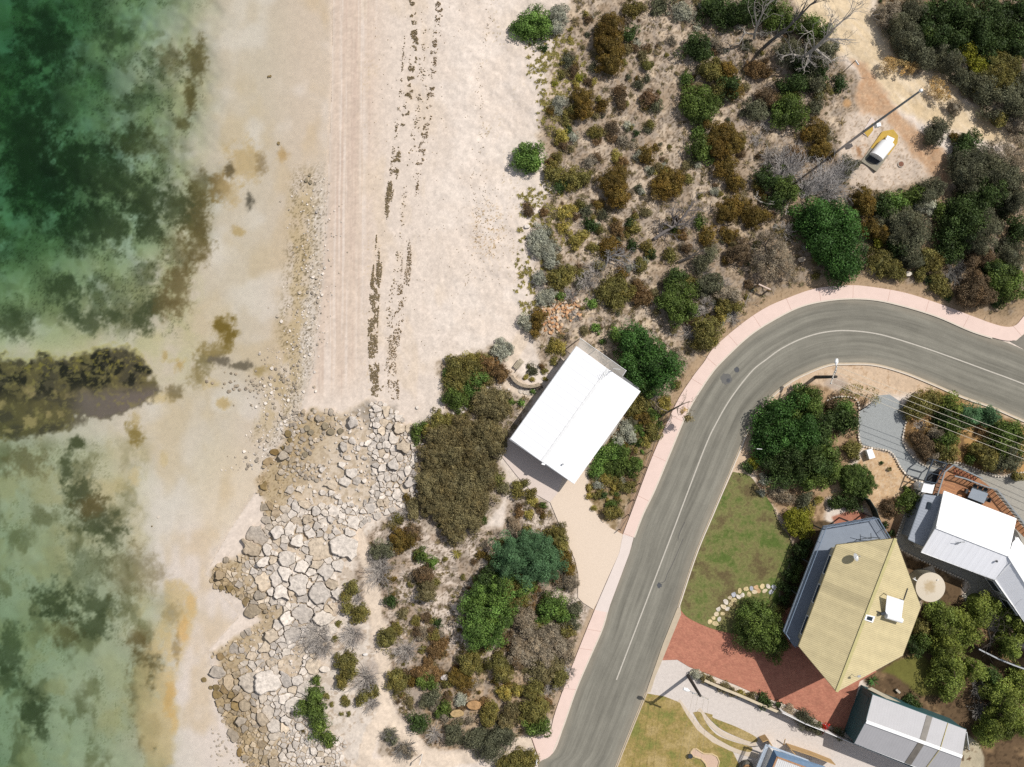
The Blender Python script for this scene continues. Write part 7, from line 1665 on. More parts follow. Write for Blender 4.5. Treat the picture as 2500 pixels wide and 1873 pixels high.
MASS = [
 # style, height, circles [, label]
 ('bright', 1.5, [(1296,63,44),(1275,70,30),(1320,60,32)], 'bright green dense bush standing alone on sand at the top of the beach'),
 ('silver', 1.1, [(1364,38,27),(1360,68,18)]),
 ('olive', 2.2, [(1487,68,36),(1482,108,40),(1492,157,30),(1505,130,24)], 'long olive brown mound of three joined domes in the upper scrub'),
 ('olive', 1.6, [(1422,246,29),(1427,270,25)]),
 ('bright', 1.5, [(1289,383,38),(1275,395,26),(1305,395,26)], 'round bright green bush at the beach edge beside the dune grass'),
 ('oliveg', 1.3, [(1350,422,28),(1393,437,27),(1424,434,22)]), ('dark', 1.1, [(1371,454,18)]),
 ('olive', 1.9, [(1500,444,42),(1509,480,31)], 'large two-lobed olive brown dome in the middle of the upper scrub'),
 ('olive', 1.7, [(1628,451,42),(1652,440,26)]),
 ('silver', .9, [(1318,580,30),(1336,608,30),(1308,605,22),(1345,640,18)], 'wide low silver grey saltbush patch at the beach edge'),
 ('yellow', .7, [(1386,512,20),(1370,525,14)]), ('yellow', .8, [(1405,586,20),(1422,575,14)]), ('yellow', .6, [(1376,555,15)]),
 ('oliveg', 1.4, [(1364,681,30),(1382,668,20)]), ('silver', 1.0, [(1316,678,18),(1338,722,22),(1322,735,14)]), ('bright', .8, [(1366,724,12)]),
 ('oliveg', 1.3, [(1502,700,36),(1475,715,24),(1525,715,24),(1500,735,26)]), ('rust', 1.2, [(1569,727,26),(1558,700,18)]),
 ('green', 3.0, [(1654,717,40),(1668,740,36),(1640,745,26),(1655,765,28)], 'green rounded tree below the leaning dead tree and beside the deep shade', 1),
 ('dark', 1.6, [(1654,671,20),(1640,690,22)]),
 ('dark', 2.4, [(1747,14,44),(1760,45,26)]), ('dark', 2.6, [(1819,29,42),(1790,45,24)]), ('green', 2.4, [(1903,36,30),(1928,53,26),(1885,55,24)]), ('dark', 2.4, [(1867,20,36)]),
 ('green', 2.0, [(1969,68,30),(1985,60,22)]), ('green', 1.8, [(2007,80,25)]), ('dgrey', 2.0, [(1923,125,35),(1945,140,26)]), ('dgrey', 2.2, [(1988,140,42),(2024,126,28)]), ('dark', 1.8, [(1960,165,28),(2000,175,26)]),
 ('dark', 2.0, [(1698,113,36),(1712,130,24)]), ('oliveg', 1.5, [(1744,176,27),(1720,168,20)]), ('olive', 1.6, [(1778,174,22),(1795,220,22)]),
 ('green', 2.2, [(1702,245,40),(1725,258,32),(1690,272,26),(1715,285,24)], 'big green dome in the middle of the upper scrub with deep shade beside it'), ('dark', 2.0, [(1785,212,28)]), ('oliveg', 1.4, [(1752,222,22)]),
 ('green', 2.2, [(1923,262,40),(1940,285,30),(1905,285,26)]), ('dgrey', 1.2, [(1988,258,22)]), ('olive', 1.9, [(1763,332,42),(1785,350,34),(1745,360,30)]), ('green', 1.8, [(1708,362,32),(1725,375,24)]),
 ('olive', 1.5, [(1995,319,28),(1970,330,18)]), ('dark', 1.9, [(1949,203,30),(1920,212,22)]), ('dgrey', 1.8, [(1990,205,26)]), ('rust', 1.2, [(1843,169,24),(1865,175,18)]), ('brown', 1.4, [(1867,235,22),(1885,250,20)]), ('dgrey', 1.4, [(1840,262,22),(1850,280,18)]),
 ('olive', 1.3, [(2012,360,26),(1990,370,16)]), ('dgrey', 1.6, [(2072,400,22),(2060,420,18)]), ('brown', 1.3, [(1938,372,22),(1950,390,18)]),
 ('olive', 1.6, [(1771,410,30)]), ('olive', 1.4, [(1795,444,24)]), ('olive', 1.7, [(1780,515,34),(1800,502,24)], 'dark olive dome with a flat-topped twin below the grey dead thicket'), ('olive', 1.5, [(1838,529,32),(1860,525,20)]),
 ('brown', 1.6, [(1807,613,30),(1790,622,20)]),
 ('green', 2.4, [(1915,448,34),(1930,470,24)]), ('dark', 2.0, [(1867,432,24),(1880,445,18)]), ('dark', 2.2, [(1900,490,26)]),
 ('deep', 4.2, [(2000,522,46),(1985,545,34),(2050,525,40),(2040,575,56),(2005,590,36),(2060,618,48),(2075,570,34),(2062,655,36),(2085,640,22),(2020,560,40)], 'very large deep green tree with a clumpy crown above the footpath bend', 1),
 ('olive', 2.0, [(2106,485,30),(2118,505,22)]),
 ('grey', 3.6, [(1882,590,28),(1900,610,30),(1860,625,26),(1915,640,28),(1885,655,28),(1930,665,20),(1850,650,18)], 'thin brownish tree with see-through crown left of the grey boulder by the footpath', 2),
 ('grey', 2.2, [(2169,45,26),(2180,25,22),(2150,30,18)]), ('dgrey', 2.8, [(2217,85,44),(2200,60,28)], None, 1), ('dark', 3.0, [(2278,62,44),(2300,85,32)], None, 1), ('dgrey', 2.6, [(2232,120,38),(2255,140,28)]), ('lime', 2.4, [(2303,76,16),(2310,90,12)]),
 ('dark', 3.2, [(2350,30,48),(2330,10,30)], None, 1), ('dark', 3.2, [(2435,55,56),(2400,75,36)], None, 1), ('dark', 3.4, [(2483,109,46),(2500,70,36)], None, 1), ('lime', 2.8, [(2362,125,22),(2350,140,14)], 'bright yellow green crown among the dark bushes of the upper corner'), ('lime', 2.6, [(2386,164,26),(2375,180,16)], 'second bright yellow green crown just below the first in the upper corner'), ('dgrey', 2.4, [(2314,155,34),(2290,130,22)]),
 ('oliveg', 3.0, [(2435,178,52),(2465,160,34)], None, 1), ('dgrey', 2.6, [(2398,217,42),(2370,200,26)]), ('dgrey', 3.0, [(2459,241,54),(2490,265,36)], None, 1), ('grey', 1.8, [(2422,265,28)]), ('grey', 2.0, [(2485,300,34)]), ('dark', 2.6, [(2330,110,30),(2345,95,24)]), ('dark', 2.6, [(2415,130,34)]), ('dgrey', 2.4, [(2490,200,34),(2500,240,30)]), ('dark', 2.6, [(2390,95,34),(2375,70,26)]), ('oliveg', 2.0, [(2440,290,22)]), ('dgrey', 2.2, [(2340,190,22),(2360,210,20)]), ('dark', 2.8, [(2500,20,36)]), ('dgrey', 2.0, [(2215,30,24),(2235,20,24)]), ('green', 2.4, [(2260,95,26)]),
 ('straw', 1.6, [(2169,157,22),(2195,165,20),(2225,165,18)]), ('straw', 1.6, [(2288,215,24),(2300,238,20)]), ('grey', 1.4, [(2330,262,18)]),
 ('dgrey', 1.6, [(2292,314,26),(2278,335,24)], 'rounded dark grey green shrub standing in the brown track'), ('dark', 2.0, [(2362,350,34),(2345,370,24)]), ('olive', 1.2, [(2330,332,12)]),
 ('grey', 3.6, [(2440,380,40),(2470,400,40),(2490,360,30)], None, 2), ('dgrey', 3.8, [(2374,422,48),(2400,392,44),(2360,390,34)], 'large smoky grey green tree below the end of the dirt track', 1), ('dgrey', 3.6, [(2435,410,46),(2450,445,44)], None, 1), ('dark', 3.4, [(2422,462,44),(2400,475,32)], None, 1), ('dgrey', 3.0, [(2483,490,36),(2480,450,30)], None, 1),
 ('bright', 2.0, [(2190,490,26),(2180,505,18)]), ('dark', 2.0, [(2160,510,26),(2145,500,20)]), ('dgrey', 2.4, [(2275,466,32),(2260,480,26)]), ('green', 2.2, [(2230,485,24),(2245,470,18)]), ('silver', 2.0, [(2262,502,22),(2240,508,14)]), ('green', 1.8, [(2288,512,18)]),
 ('dgrey', 3.0, [(2217,545,40),(2240,575,34),(2200,580,28)], None, 1), ('dgrey', 2.4, [(2164,536,28),(2185,560,20)]), ('dark', 2.4, [(2190,610,22),(2180,590,18)]), ('dark', 3.6, [(2377,515,44),(2362,550,42),(2345,500,28)], None, 1), ('dgrey', 3.4, [(2405,540,36),(2425,555,24),(2398,585,36)], None, 1), ('dark', 3.0, [(2325,540,32),(2310,570,26)]),
 ('olive', 1.8, [(2128,558,26),(2148,565,24)], 'brown dome with a yellow rim between two green tree crowns'), ('lime', 1.0, [(2142,594,12)]), ('oliveg', 1.8, [(2150,640,36),(2175,655,24),(2195,670,16)]), ('dgrey', 2.2, [(2217,612,32),(2229,638,26)]), ('oliveg', 1.8, [(2278,640,28),(2260,625,20)]), ('oliveg', 1.5, [(2290,693,26),(2305,710,16)]), ('dark', 2.4, [(2314,606,30),(2330,625,22)]), ('brown', 1.8, [(2398,630,28),(2370,640,20)]),
 ('brown', 2.9, [(2386,704,40),(2370,720,28),(2405,718,28)], 'dense brown green dome casting its shade over the footpath and road edge', 1), ('green', 2.6, [(2440,672,36),(2470,690,40),(2450,710,30)], None, 1), ('dgrey', 2.4, [(2471,623,36)]), ('dark', 2.2, [(2420,660,26)]), ('dark', 2.6, [(2490,560,30)]), ('oliveg', 1.2, [(2250,660,16),(2243,675,12)]),
 # beside the white house
 ('silver', 1.0, [(1224,856,27),(1240,850,18)], 'silver grey saltbush at the head of the garden path on the beach edge'),
 ('oliveg', 1.2, [(1109,890,26),(1145,912,34),(1116,930,32),(1170,890,28),(1150,880,24)], 'broad yellow green mat of shrub where the beach meets the white house garden'), ('bright', 1.3, [(1150,930,26),(1172,925,22),(1155,950,22)]), ('green', 1.2, [(1104,967,28),(1122,975,22)]), ('rust', 1.1, [(1195,890,26),(1215,905,20),(1228,915,18)]),
 ('khaki', 1.4, [(1193,987,38),(1175,968,26),(1215,1000,32),(1225,970,22)]), ('green', .9, [(1022,1052,18),(1035,1040,14),(1018,1075,10)]), ('oliveg', 1.2, [(1072,1028,26),(1050,1050,18),(1095,1025,18)]),
 ('khaki', 1.9, [(1077,1064,36),(1133,1052,42),(1190,1055,40),(1060,1112,40),(1110,1110,46),(1160,1105,50),(1205,1088,34),(1046,1170,38),(1095,1180,52),(1143,1200,52),(1071,1236,44),(1131,1250,50),(1110,1290,36),(1165,1225,42),(1155,1275,26),(1188,1165,30),(1050,1205,30)], 'huge khaki thicket between the shore rocks and the white house'),
 ('teal', 4.2, [(1252,1352,48),(1312,1340,44),(1324,1385,44),(1280,1388,46),(1232,1388,32),(1290,1330,30),(1345,1365,30)], 'feathery blue green tree beside the cream driveway', 1),
 ('bright', 4.0, [(1179,1464,44),(1150,1485,32),(1216,1464,44),(1225,1425,36),(1262,1440,36),(1185,1520,42),(1165,1530,34),(1155,1562,24),(1199,1553,32),(1225,1510,30)], 'bright green clumpy tree below the feathery blue green tree', 1), ('dark', 3.0, [(1215,1425,30),(1190,1415,26)], None, 1), ('oliveg', 3.0, [(1252,1450,36),(1275,1430,28)], None, 1),
 ('bright', 2.0, [(1350,1485,38),(1375,1500,26),(1330,1495,24)], 'smooth bright green dome above the end of the cream driveway'), ('oliveg', 1.3, [(1360,1307,28),(1372,1330,18)]), ('olive', 1.2, [(1380,1367,25),(1392,1390,16)]), ('grey', 1.2, [(1385,1416,24)]), ('dgrey', 1.5, [(1404,1488,22),(1398,1520,18)]), ('oliveg', 1.3, [(1380,1535,24)]),
 ('grey', 1.8, [(1276,1509,30),(1290,1535,24)]), ('oliveg', 1.2, [(1315,1525,14)]), ('grey', 1.8, [(1348,1550,36),(1365,1575,26)]), ('grey', 1.9, [(1312,1582,42),(1335,1600,30)]), ('grey', 1.5, [(1374,1594,32)]), ('grey', 1.6, [(1276,1594,32),(1262,1570,20)]), ('khaki', 1.7, [(1330,1632,38),(1352,1615,28)]), ('oliveg', 1.2, [(1365,1650,24)]), ('brown', 1.4, [(1245,1560,20),(1260,1610,22)]), ('dgrey', 1.0, [(950,1795,14),(962,1808,10)]), ('grey', .8, [(985,1828,13),(1000,1840,10)]),
 ('oliveg', 1.7, [(1143,1618,28),(1160,1605,18)]), ('olive', 1.3, [(1119,1654,26),(1140,1665,20)]), ('oliveg', 2.2, [(1218,1622,26),(1225,1645,24)], 'tall olive dome casting a long shadow in the lower scrub'), ('oliveg', 1.5, [(973,1669,30),(965,1650,18)], 'yellowish olive dome standing at the edge of the sand path'),
 ('green', 1.0, [(1034,1666,22),(1055,1672,14)]), ('rust', 1.0, [(1066,1586,24),(1080,1570,16)]), ('rust', .8, [(1046,1642,26),(1065,1650,18),(1020,1640,16)]), ('silver', .9, [(1124,1707,16)]), ('green', 1.0, [(1085,1729,18),(1070,1740,12)]), ('dark', 1.4, [(1022,1765,24)]), ('dgrey', 1.5, [(1109,1787,24),(1105,1800,18)]), ('dgrey', 1.9, [(1167,1805,40),(1216,1801,36),(1195,1825,30),(1240,1795,22)], 'wide dark grey green shrub hanging over the pale sand path'), ('oliveg', 1.6, [(1201,1734,24),(1190,1755,20)]), ('oliveg', 1.7, [(1305,1735,34),(1322,1722,22)]), ('green', 1.7, [(1319,1768,28),(1300,1775,22)]),
 ('oliveg', 1.6, [(1264,1862,38),(1290,1854,24),(1235,1870,26),(1280,1885,30)], 'olive and rust shrub at the bottom edge beside the street sign'), ('oliveg', 1.3, [(1307,1681,24),(1290,1690,16)]), ('yellow', 1.0, [(1236,1690,20),(1262,1685,14)]), ('khaki', 1.3, [(1250,1735,24),(1236,1762,22)]), ('dgrey', 1.2, [(1060,1700,20),(1040,1712,18)]),
 ('oliveg', 1.3, [(860,1434,17),(845,1458,14),(850,1485,15),(882,1496,22),(872,1510,14)], 'green shrub with a grey bare centre beside the narrow sand path'), ('dgrey', 1.4, [(935,1344,26),(920,1350,16)]), ('olive', 1.5, [(976,1321,28),(1000,1315,22)]), ('brown', 1.1, [(1010,1300,20)]), ('green', 1.3, [(1029,1358,18)]), ('bright', 1.2, [(1058,1374,14)]), ('khaki', 2.0, [(1040,1446,28),(1045,1425,20)], 'smooth khaki dome casting deep shade at the lower scrub edge'), ('brown', 1.8, [(1038,1400,24)]), ('dark', 1.3, [(955,1465,16)]),
 ('oliveg', 1.5, [(943,1566,24),(952,1545,18)]), ('oliveg', 1.4, [(845,1615,28),(850,1637,22),(834,1664,20)]), ('oliveg', 1.1, [(890,1697,16),(914,1686,15),(880,1712,12)]), ('green', 1.4, [(770,1660,13),(768,1690,20),(766,1712,22),(743,1728,20),(773,1742,25),(781,1776,24),(800,1800,18),(805,1815,12)], 'long green shrub hanging down over the pale shore rocks'),
 ('khaki', .9, [(1010,1232,18),(1012,1256,16)]), ('olive', .7, [(994,1217,11)]),
 ('deep', 4.0, [(1535,826,36),(1574,845,44),(1590,893,50),(1557,888,40),(1632,890,32),(1615,922,34),(1560,925,28)], 'large dark green tree shading the far end of the white-roofed house', 1), ('bright', 2.0, [(1504,816,20)]), ('bright', 1.6, [(1574,940,18),(1585,960,14)]),
 ('oliveg', 2.4, [(1726,805,34),(1715,835,26),(1735,830,22)]), ('oliveg', 1.4, [(1772,746,22),(1755,755,16)]), ('oliveg', 1.2, [(1801,751,14)]), ('yellow', 1.2, [(1760,775,14)]), ('dgrey', 1.8, [(1737,690,30),(1712,700,20)]), ('dgrey', 1.4, [(1715,640,24),(1735,620,18)]), ('grey', 1.6, [(1765,715,24),(1790,720,18)]),
 ('yellow', 1.4, [(1622,982,18),(1618,995,14)]), ('oliveg', 1.0, [(1550,994,22),(1575,985,18)]), ('olive', 1.0, [(1576,1023,16)]), ('bright', .6, [(1612,1038,9)]), ('oliveg', 1.0, [(1593,1045,18),(1600,1065,14)]), ('silver', 1.0, [(1530,1050,22),(1510,1075,16),(1540,1068,14)]),
 ('bright', .9, [(1468,1128,26),(1484,1105,26),(1455,1150,16),(1500,1100,22),(1445,1160,10)], 'bright green ground cover in the bed beside the white-roofed house'), ('green', 1.2, [(1500,1143,26),(1522,1128,26),(1545,1140,22),(1520,1105,18)]), ('oliveg', .8, [(1540,1184,16),(1520,1190,16)]), ('yellow', .6, [(1480,1170,18),(1500,1185,14)]), ('oliveg', 1.3, [(1489,1252,16),(1507,1250,15)], 'yellow tipped round shrub at the lower point of the driveway bed'), ('yellow', .5, [(1440,1190,8),(1437,1210,8),(1450,1240,8)]),
 ('olive', 1.6, [(1314,772,20),(1312,795,15),(1305,815,12)]), ('silver', .9, [(1280,782,18),(1290,800,12)]), ('yellow', .6, [(1355,848,18),(1372,850,14)]),
 # inside the bend
 ('dark', 3.0, [(2000,1070,34),(1995,1035,30)], None, 1), ('green', 2.6, [(2003,1165,26),(1975,1178,22),(2035,1160,22)], None, 1), ('deep', 3.4, [(1862,1085,24),(1875,1110,26),(1858,1050,22)], None, 1), ('dark', 1.4, [(1946,1340,16),(1935,1370,14)]), ('dark', 1.3, [(1924,1400,15),(1913,1430,14)]), ('green', 1.2, [(1950,1385,14),(1940,1410,12)]), ('dark', 1.4, [(1928,1440,15),(1912,1465,14)]), ('dark', 1.5, [(1968,1325,15),(1960,1350,13)]), ('oliveg', 1.1, [(1900,1490,14)]), ('oliveg', 1.0, [(1966,1300,14)]), ('yellow', .9, [(2008,1085,12),(1996,1060,10)]),
 ('deep', 3.8, [(1950,978,30),(1909,1000,34),(1880,1035,36),(1868,1067,28),(1921,1045,40),(1900,1085,30)], 'deep green thicket wall curving along the inside of the road bend', 1), ('green', 3.6, [(1981,966,30),(1965,990,34),(1985,1000,26)], 'lighter green tree at the top of the thicket inside the bend', 1), ('deep', 3.8, [(1969,1040,38),(1950,1075,36),(1974,1075,36)], None, 1), ('dark', 3.6, [(1933,1111,40),(1916,1160,36),(1900,1130,28)], None, 1), ('dark', 3.6, [(1957,1148,32),(1985,1115,36),(2010,1140,26)], None, 1), ('green', 3.0, [(2029,1128,28),(2025,1100,28)], None, 1),
 ('bright', 1.9, [(2066,995,22),(2072,1015,14)]), ('dark', 2.2, [(2041,1015,30),(2060,1035,26)]), ('dark', 2.0, [(2072,1028,26)]), ('brown', 1.4, [(2028,990,18)]), ('oliveg', 1.2, [(2076,1095,20),(2085,1110,14)]),
 ('clip', 2.1, [(2078,1158,30),(2100,1155,26),(2112,1180,26),(2085,1185,32),(2105,1200,22),(2090,1170,34),(2070,1180,22)], 'large clipped green hedge dome with a smooth rounded top'),
 ('lime', 1.1, [(1840,1128,14)]), ('dark', 1.0, [(1825,1140,16)]), ('grey', 1.0, [(1905,1200,24),(1925,1215,16)]), ('dgrey', 1.2, [(1967,1219,22),(1965,1235,16)]), ('yellow', .9, [(1996,1222,11)]), ('dark', 1.1, [(2050,1229,24),(2080,1232,22)]), ('silver', .5, [(1859,1203,9)]), ('silver', .7, [(1868,1170,14)]),
 ('lime', 1.9, [(1950,1283,32),(1935,1265,22),(1962,1265,22)], 'yellow green rounded tree at the lawn corner below the thicket', 1), ('yellow', 1.0, [(1975,1244,16)]), ('green', 2.2, [(2222,1222,24),(2230,1240,16)], 'green small tree against the annex of the white house', 1), ('brown', 1.0, [(2168,1235,18),(2178,1250,14)]), ('dark', .4, [(2162,1281,8)]),
 ('green', 3.4, [(1838,1512,38),(1872,1520,42),(1874,1565,40),(1835,1552,36),(1896,1590,24),(1855,1545,44),(1890,1545,30)], 'dense round green tree standing in the red brick paving', 1),
 ('silver', .8, [(1700,1646,13),(1692,1642,9)]), ('khaki', .8, [(1718,1655,12),(1735,1662,12)]), ('khaki', .7, [(1765,1678,13),(1785,1688,11)]), ('yellow', .6, [(1808,1692,11)]), ('dark', 1.0, [(1862,1712,17),(1875,1715,11)]), ('dark', .7, [(1901,1719,8)]), ('grey', .6, [(1925,1732,12)]), ('dgrey', 1.5, [(1957,1752,20),(1975,1766,20),(1992,1778,13)], 'dark feathery shrub spilling over the white panel fence'), ('green', .8, [(2003,1777,11)]), ('dgrey', .9, [(2044,1788,14),(2052,1795,10)]), ('khaki', .6, [(1835,1700,12)]),
 ('gum', 4.6, [(2300,1497,28),(2317,1530,36),(2350,1520,30),(2378,1550,24),(2317,1578,36),(2329,1618,38),(2329,1657,34),(2317,1695,20),(2385,1637,24),(2350,1560,28),(2300,1600,22)], 'tall green tree with long clumpy crown between the cream house and the shed', 1), ('gum', 4.2, [(2402,1478,30),(2405,1505,30),(2425,1475,18),(2390,1520,20)], None, 1), ('gum', 4.6, [(2450,1700,36),(2474,1775,42),(2438,1775,36),(2409,1799,26),(2474,1728,30),(2455,1740,30)], 'tall green tree in the lower frame corner beyond the grey shed', 1), ('gum', 4.0, [(2474,1570,34),(2481,1512,28),(2457,1504,20),(2490,1540,24),(2465,1590,20)], None, 1), ('oliveg', 2.4, [(2252,1533,18),(2245,1520,14)], None, 1), ('green', 2.4, [(2259,1565,19)], None, 1), ('dark', 2.6, [(2225,1570,16),(2240,1590,16)], None, 1), ('dark', 1.2, [(2215,1712,16),(2230,1722,16)]), ('teal', 1.2, [(2280,1480,16),(2275,1495,14)]), ('dark', 2.4, [(2420,1650,24)]), ('gum', 3.4, [(2495,1660,26),(2500,1700,22)], None, 1),
 ('oliveg', 2.8, [(2250,988,30),(2281,976,24),(2230,1000,20)], None, 1), ('gum', 2.6, [(2317,983,26),(2330,1000,18)], None, 1), ('teal', 2.6, [(2378,1012,28),(2360,1005,22)], 'blue green leafy tree crossed by the overhead wires near the road', 1), ('teal', 2.4, [(2414,1012,24),(2428,1025,16)], None, 1), ('dark', 2.6, [(2345,1030,26),(2310,1020,26)], None, 1), ('green', 2.8, [(2317,1067,30),(2325,1040,24)], None, 1), ('brown', 2.4, [(2257,1091,28),(2240,1070,20)]), ('straw', 1.2, [(2262,1042,18)]), ('oliveg', 2.6, [(2317,1104,28),(2295,1095,22)], None, 1), ('grey', 2.0, [(2285,1060,22),(2275,1110,18)]),
 ('green', 2.8, [(2462,1055,28),(2486,1048,22),(2440,1045,20)], None, 1), ('green', 2.8, [(2450,1091,32),(2480,1085,26)], None, 1), ('oliveg', 2.6, [(2414,1116,30),(2395,1100,24)], None, 1), ('dgrey', 2.4, [(2474,1120,30),(2440,1130,24)], None, 1), ('green', 1.0, [(2365,1120,16)]), ('rust', .8, [(2395,1050,12)]), ('oliveg', 2.0, [(2483,1163,14)]),
]
for t in MASS:
    st, h, cs = t[:3]; lab = t[3] if len(t) > 3 else None; fl = t[4] if len(t) > 4 else 0
    thin = fl == 2 or st == 'straw'
    cs = [(c[0], c[1], c[2] * (1.10 if fl else 1.04)) for c in cs]
    put_mass(st, h, cs, lab, tree=bool(fl), gaps=.5 if thin else .16 if st in ('grey', 'silver', 'rust', 'straw', 'yellow') else .06, cover=.7 if thin else 1.7, core=not thin)

SINGLE = [(1538,87,22,'dark'),(1581,159,20,'oliveg'),(1470,258,17,'olive'),(1366,249,20,'silver'),(1577,379,21,'olive'),(1666,29,25,'silver'),(1615,14,22,'dgrey'),(1545,24,23,'oliveg'),(1530,45,15,'grey'),(1451,323,19,'oliveg'),(1494,316,18,'brown'),(1519,343,17,'grey'),(1514,224,20,'brown'),(1516,252,19,'brown'),(1586,241,23,'brown'),(1600,258,16,'dgrey'),
 (1507,562,20,'rust'),(1548,558,17,'oliveg'),(1538,545,13,'dark'),(1485,601,23,'olive'),(1562,647,20,'oliveg'),(1578,636,9,'silver'),(1639,625,17,'oliveg'),(1519,666,18,'olive'),(1444,741,14,'bright'),(1674,193,18,'bright'),(1703,323,17,'bright'),(1807,355,18,'oliveg'),(2051,203,20,'dark'),(1708,543,16,'green'),(1727,579,23,'olive'),(1780,574,21,'olive'),(1670,575,12,'rust'),
 (1455,802,13,'bright'),(1471,833,8,'bright'),(1300,905,14,'dgrey'),(1352,880,10,'oliveg'),(1302,956,8,'bright'),(1272,984,10,'bright'),(1068,1521,11,'dark'),(826,1521,8,'oliveg'),(818,1558,8,'oliveg'),(798,1699,8,'oliveg'),(847,1716,11,'oliveg'),(842,1704,8,'oliveg'),(852,1744,6,'oliveg'),(833,1744,5,'oliveg'),(809,1719,6,'oliveg'),(740,1786,6,'olive'),(708,1744,6,'olive'),(708,1745,6,'dgrey'),
 (2213,1195,9,'green'),(2151,1130,5,'dark'),(2187,1250,7,'dark'),(2176,1302,8,'dark'),(1465,560,12,'oliveg'),(1458,605,10,'oliveg'),(1438,545,14,'dark'),(1450,556,12,'dark'),(1420,500,14,'oliveg'),(1462,500,13,'olive'),(1330,520,12,'rust'),(1290,515,14,'brown'),(1285,500,8,'brown'),(1415,190,9,'lime'),(1408,205,10,'yellow'),(1450,200,9,'yellow'),(1375,150,8,'yellow'),(1395,155,8,'oliveg'),(1355,205,7,'lime'),(1330,118,9,'dark'),(1430,35,9,'oliveg'),(1393,70,6,'yellow'),(1392,95,6,'yellow'),
 (1375,330,16,'yellow'),(1390,320,10,'dark'),(1365,345,12,'yellow'),(1400,335,14,'silver'),(1530,305,10,'silver'),(1555,325,8,'dark'),(1380,290,10,'oliveg'),(1600,420,8,'yellow'),(1440,395,16,'grey'),(1460,385,12,'brown'),(1340,395,12,'rust'),(1360,385,14,'oliveg'),(1505,380,14,'yellow'),(1520,395,14,'rust'),(1645,560,10,'green'),(1545,600,14,'dark'),(1580,605,16,'oliveg'),(1590,620,14,'dark'),
 (1330,905,8,'oliveg'),(1285,920,7,'yellow'),(1300,925,7,'yellow'),(1330,925,6,'yellow'),(1290,895,6,'oliveg'),(1322,895,8,'rust'),
 (1263,1185,14,'oliveg'),(1262,1205,17,'oliveg'),(1282,1178,11,'oliveg'),(1297,1205,14,'oliveg'),(1300,1225,12,'yellow'),(1293,1255,13,'yellow'),(1325,1235,9,'green'),(1230,1190,16,'khaki'),(1215,1170,16,'oliveg'),(1200,1140,18,'khaki'),(1255,1280,18,'grey'),(1320,1245,10,'brown'),(1325,1258,9,'olive')]
for x, y, r, st in SINGLE: put_shrub(x, y, r, st, group='single shrubs of the dune scrub')

DEAD = [(1453,657,26),(1432,688,26),(1911,400,40),(1880,385,28),(1925,385,34),(1911,567,24),(2326,664,30),(1644,806,14),(1682,811,18),(1721,748,24),(1791,775,18),(1590,960,20),(864,1551,24),(777,1551,34),(790,1575,26),(894,1656,28),(928,1400,30),(905,1720,16),(954,1795,18),(988,1829,22),(991,1588,24),(930,1375,20),(870,1455,14),(985,1255,14),(965,1270,12),(1390,720,18),(1320,700,12),(2390,1734,24),(2385,1680,22),(2420,1760,18),(1365,1660,20),(1350,1600,22),(1270,1560,22),(1405,770,12),(1390,1640,14),(1335,1680,16),(1950,50,20),(2400,150,26),(2440,100,30),(2340,150,26),(2470,80,34),(2300,100,16),(2250,1040,14),(1690,760,16),(1060,1792,20),(1720,660,18),(1765,700,18),(1850,340,16),(1870,300,18)]
rr = random.Random(77)
for i, (x, y, r) in enumerate(DEAD):
    dark = x > 2290 or y in (1829, 1795)
    r = r * (1.35 if x < 1000 else 1.1); put_twigs(x, y, r, rr, (150, 146, 140) if dark else (196, 188, 180), n=int(34 + r * 1.3), up=.9 if r > 24 else .5, group='leafless dead shrubs')
# the grey dead thicket beside the pump station: three wind-combed fans
for x, y, r, d in ((2005, 455, 46, .9), (2040, 430, 40, .75), (1975, 465, 36, 1.0), (2020, 470, 34, .5), (1925, 420, 40, 1.1), (1905, 440, 30, .9)):
    put_twigs(x - 14, y + 14, r * 1.55, rr, (204, 198, 194), n=60, up=.55, dirn=d, dspread=.42, br=.034, group='wind-combed dead thicket', label=uniq('wind-combed silver grey dead thicket of bare branches', x, y))

dead_tree([[(1942,153,0.2),(1962,139,1.6),(1990,118,3.4),(2022,86,5.2),(2040,66,6.2),(2068,42,6.8)],[(1965,137,1.8),(1968,112,2.4),(1978,95,2.9)],[(1990,118,3.4),(2010,135,3.2),(2030,150,2.6),(2044,140,2.0)],[(1962,139,1.6),(1930,132,2.2),(1905,140,2.4)],[(1980,126,2.6),(1975,150,2.2),(1960,172,1.6)],[(2005,104,4.0),(2030,95,4.6),(2090,98,5.2)]], 'largest silver dead tree with spreading crooked branches beside the dirt track', seed=3, r0=.24, twig=1.0)
dead_tree([[(1866,115,0.2),(1885,98,1.8),(1915,76,3.8),(1950,42,6.0),(1978,12,7.4),(2000,-4,8.2)],[(1950,42,6.0),(1962,20,6.8),(1975,-10,7.4)],[(1930,60,4.8),(1940,45,5.4),(1948,20,6)]], 'dark grey leaning dead tree reaching over the sand of the dirt track', (120, 116, 112), 4, .2, .55)
dead_tree([[(1841,94,0.3),(1843,80,1.6),(1848,62,3.0),(1860,36,4.6),(1868,14,5.8),(1890,0,6.4)],[(1848,62,3.0),(1843,36,4.4),(1842,4,5.8)],[(1842,84,1.4),(1818,80,1.8),(1806,105,1.6),(1785,110,1.2)],[(1818,82,1.8),(1815,70,2.0)]], 'pale twin-stemmed dead tree among the dark thicket at the top edge', seed=5, r0=.16, twig=.7)
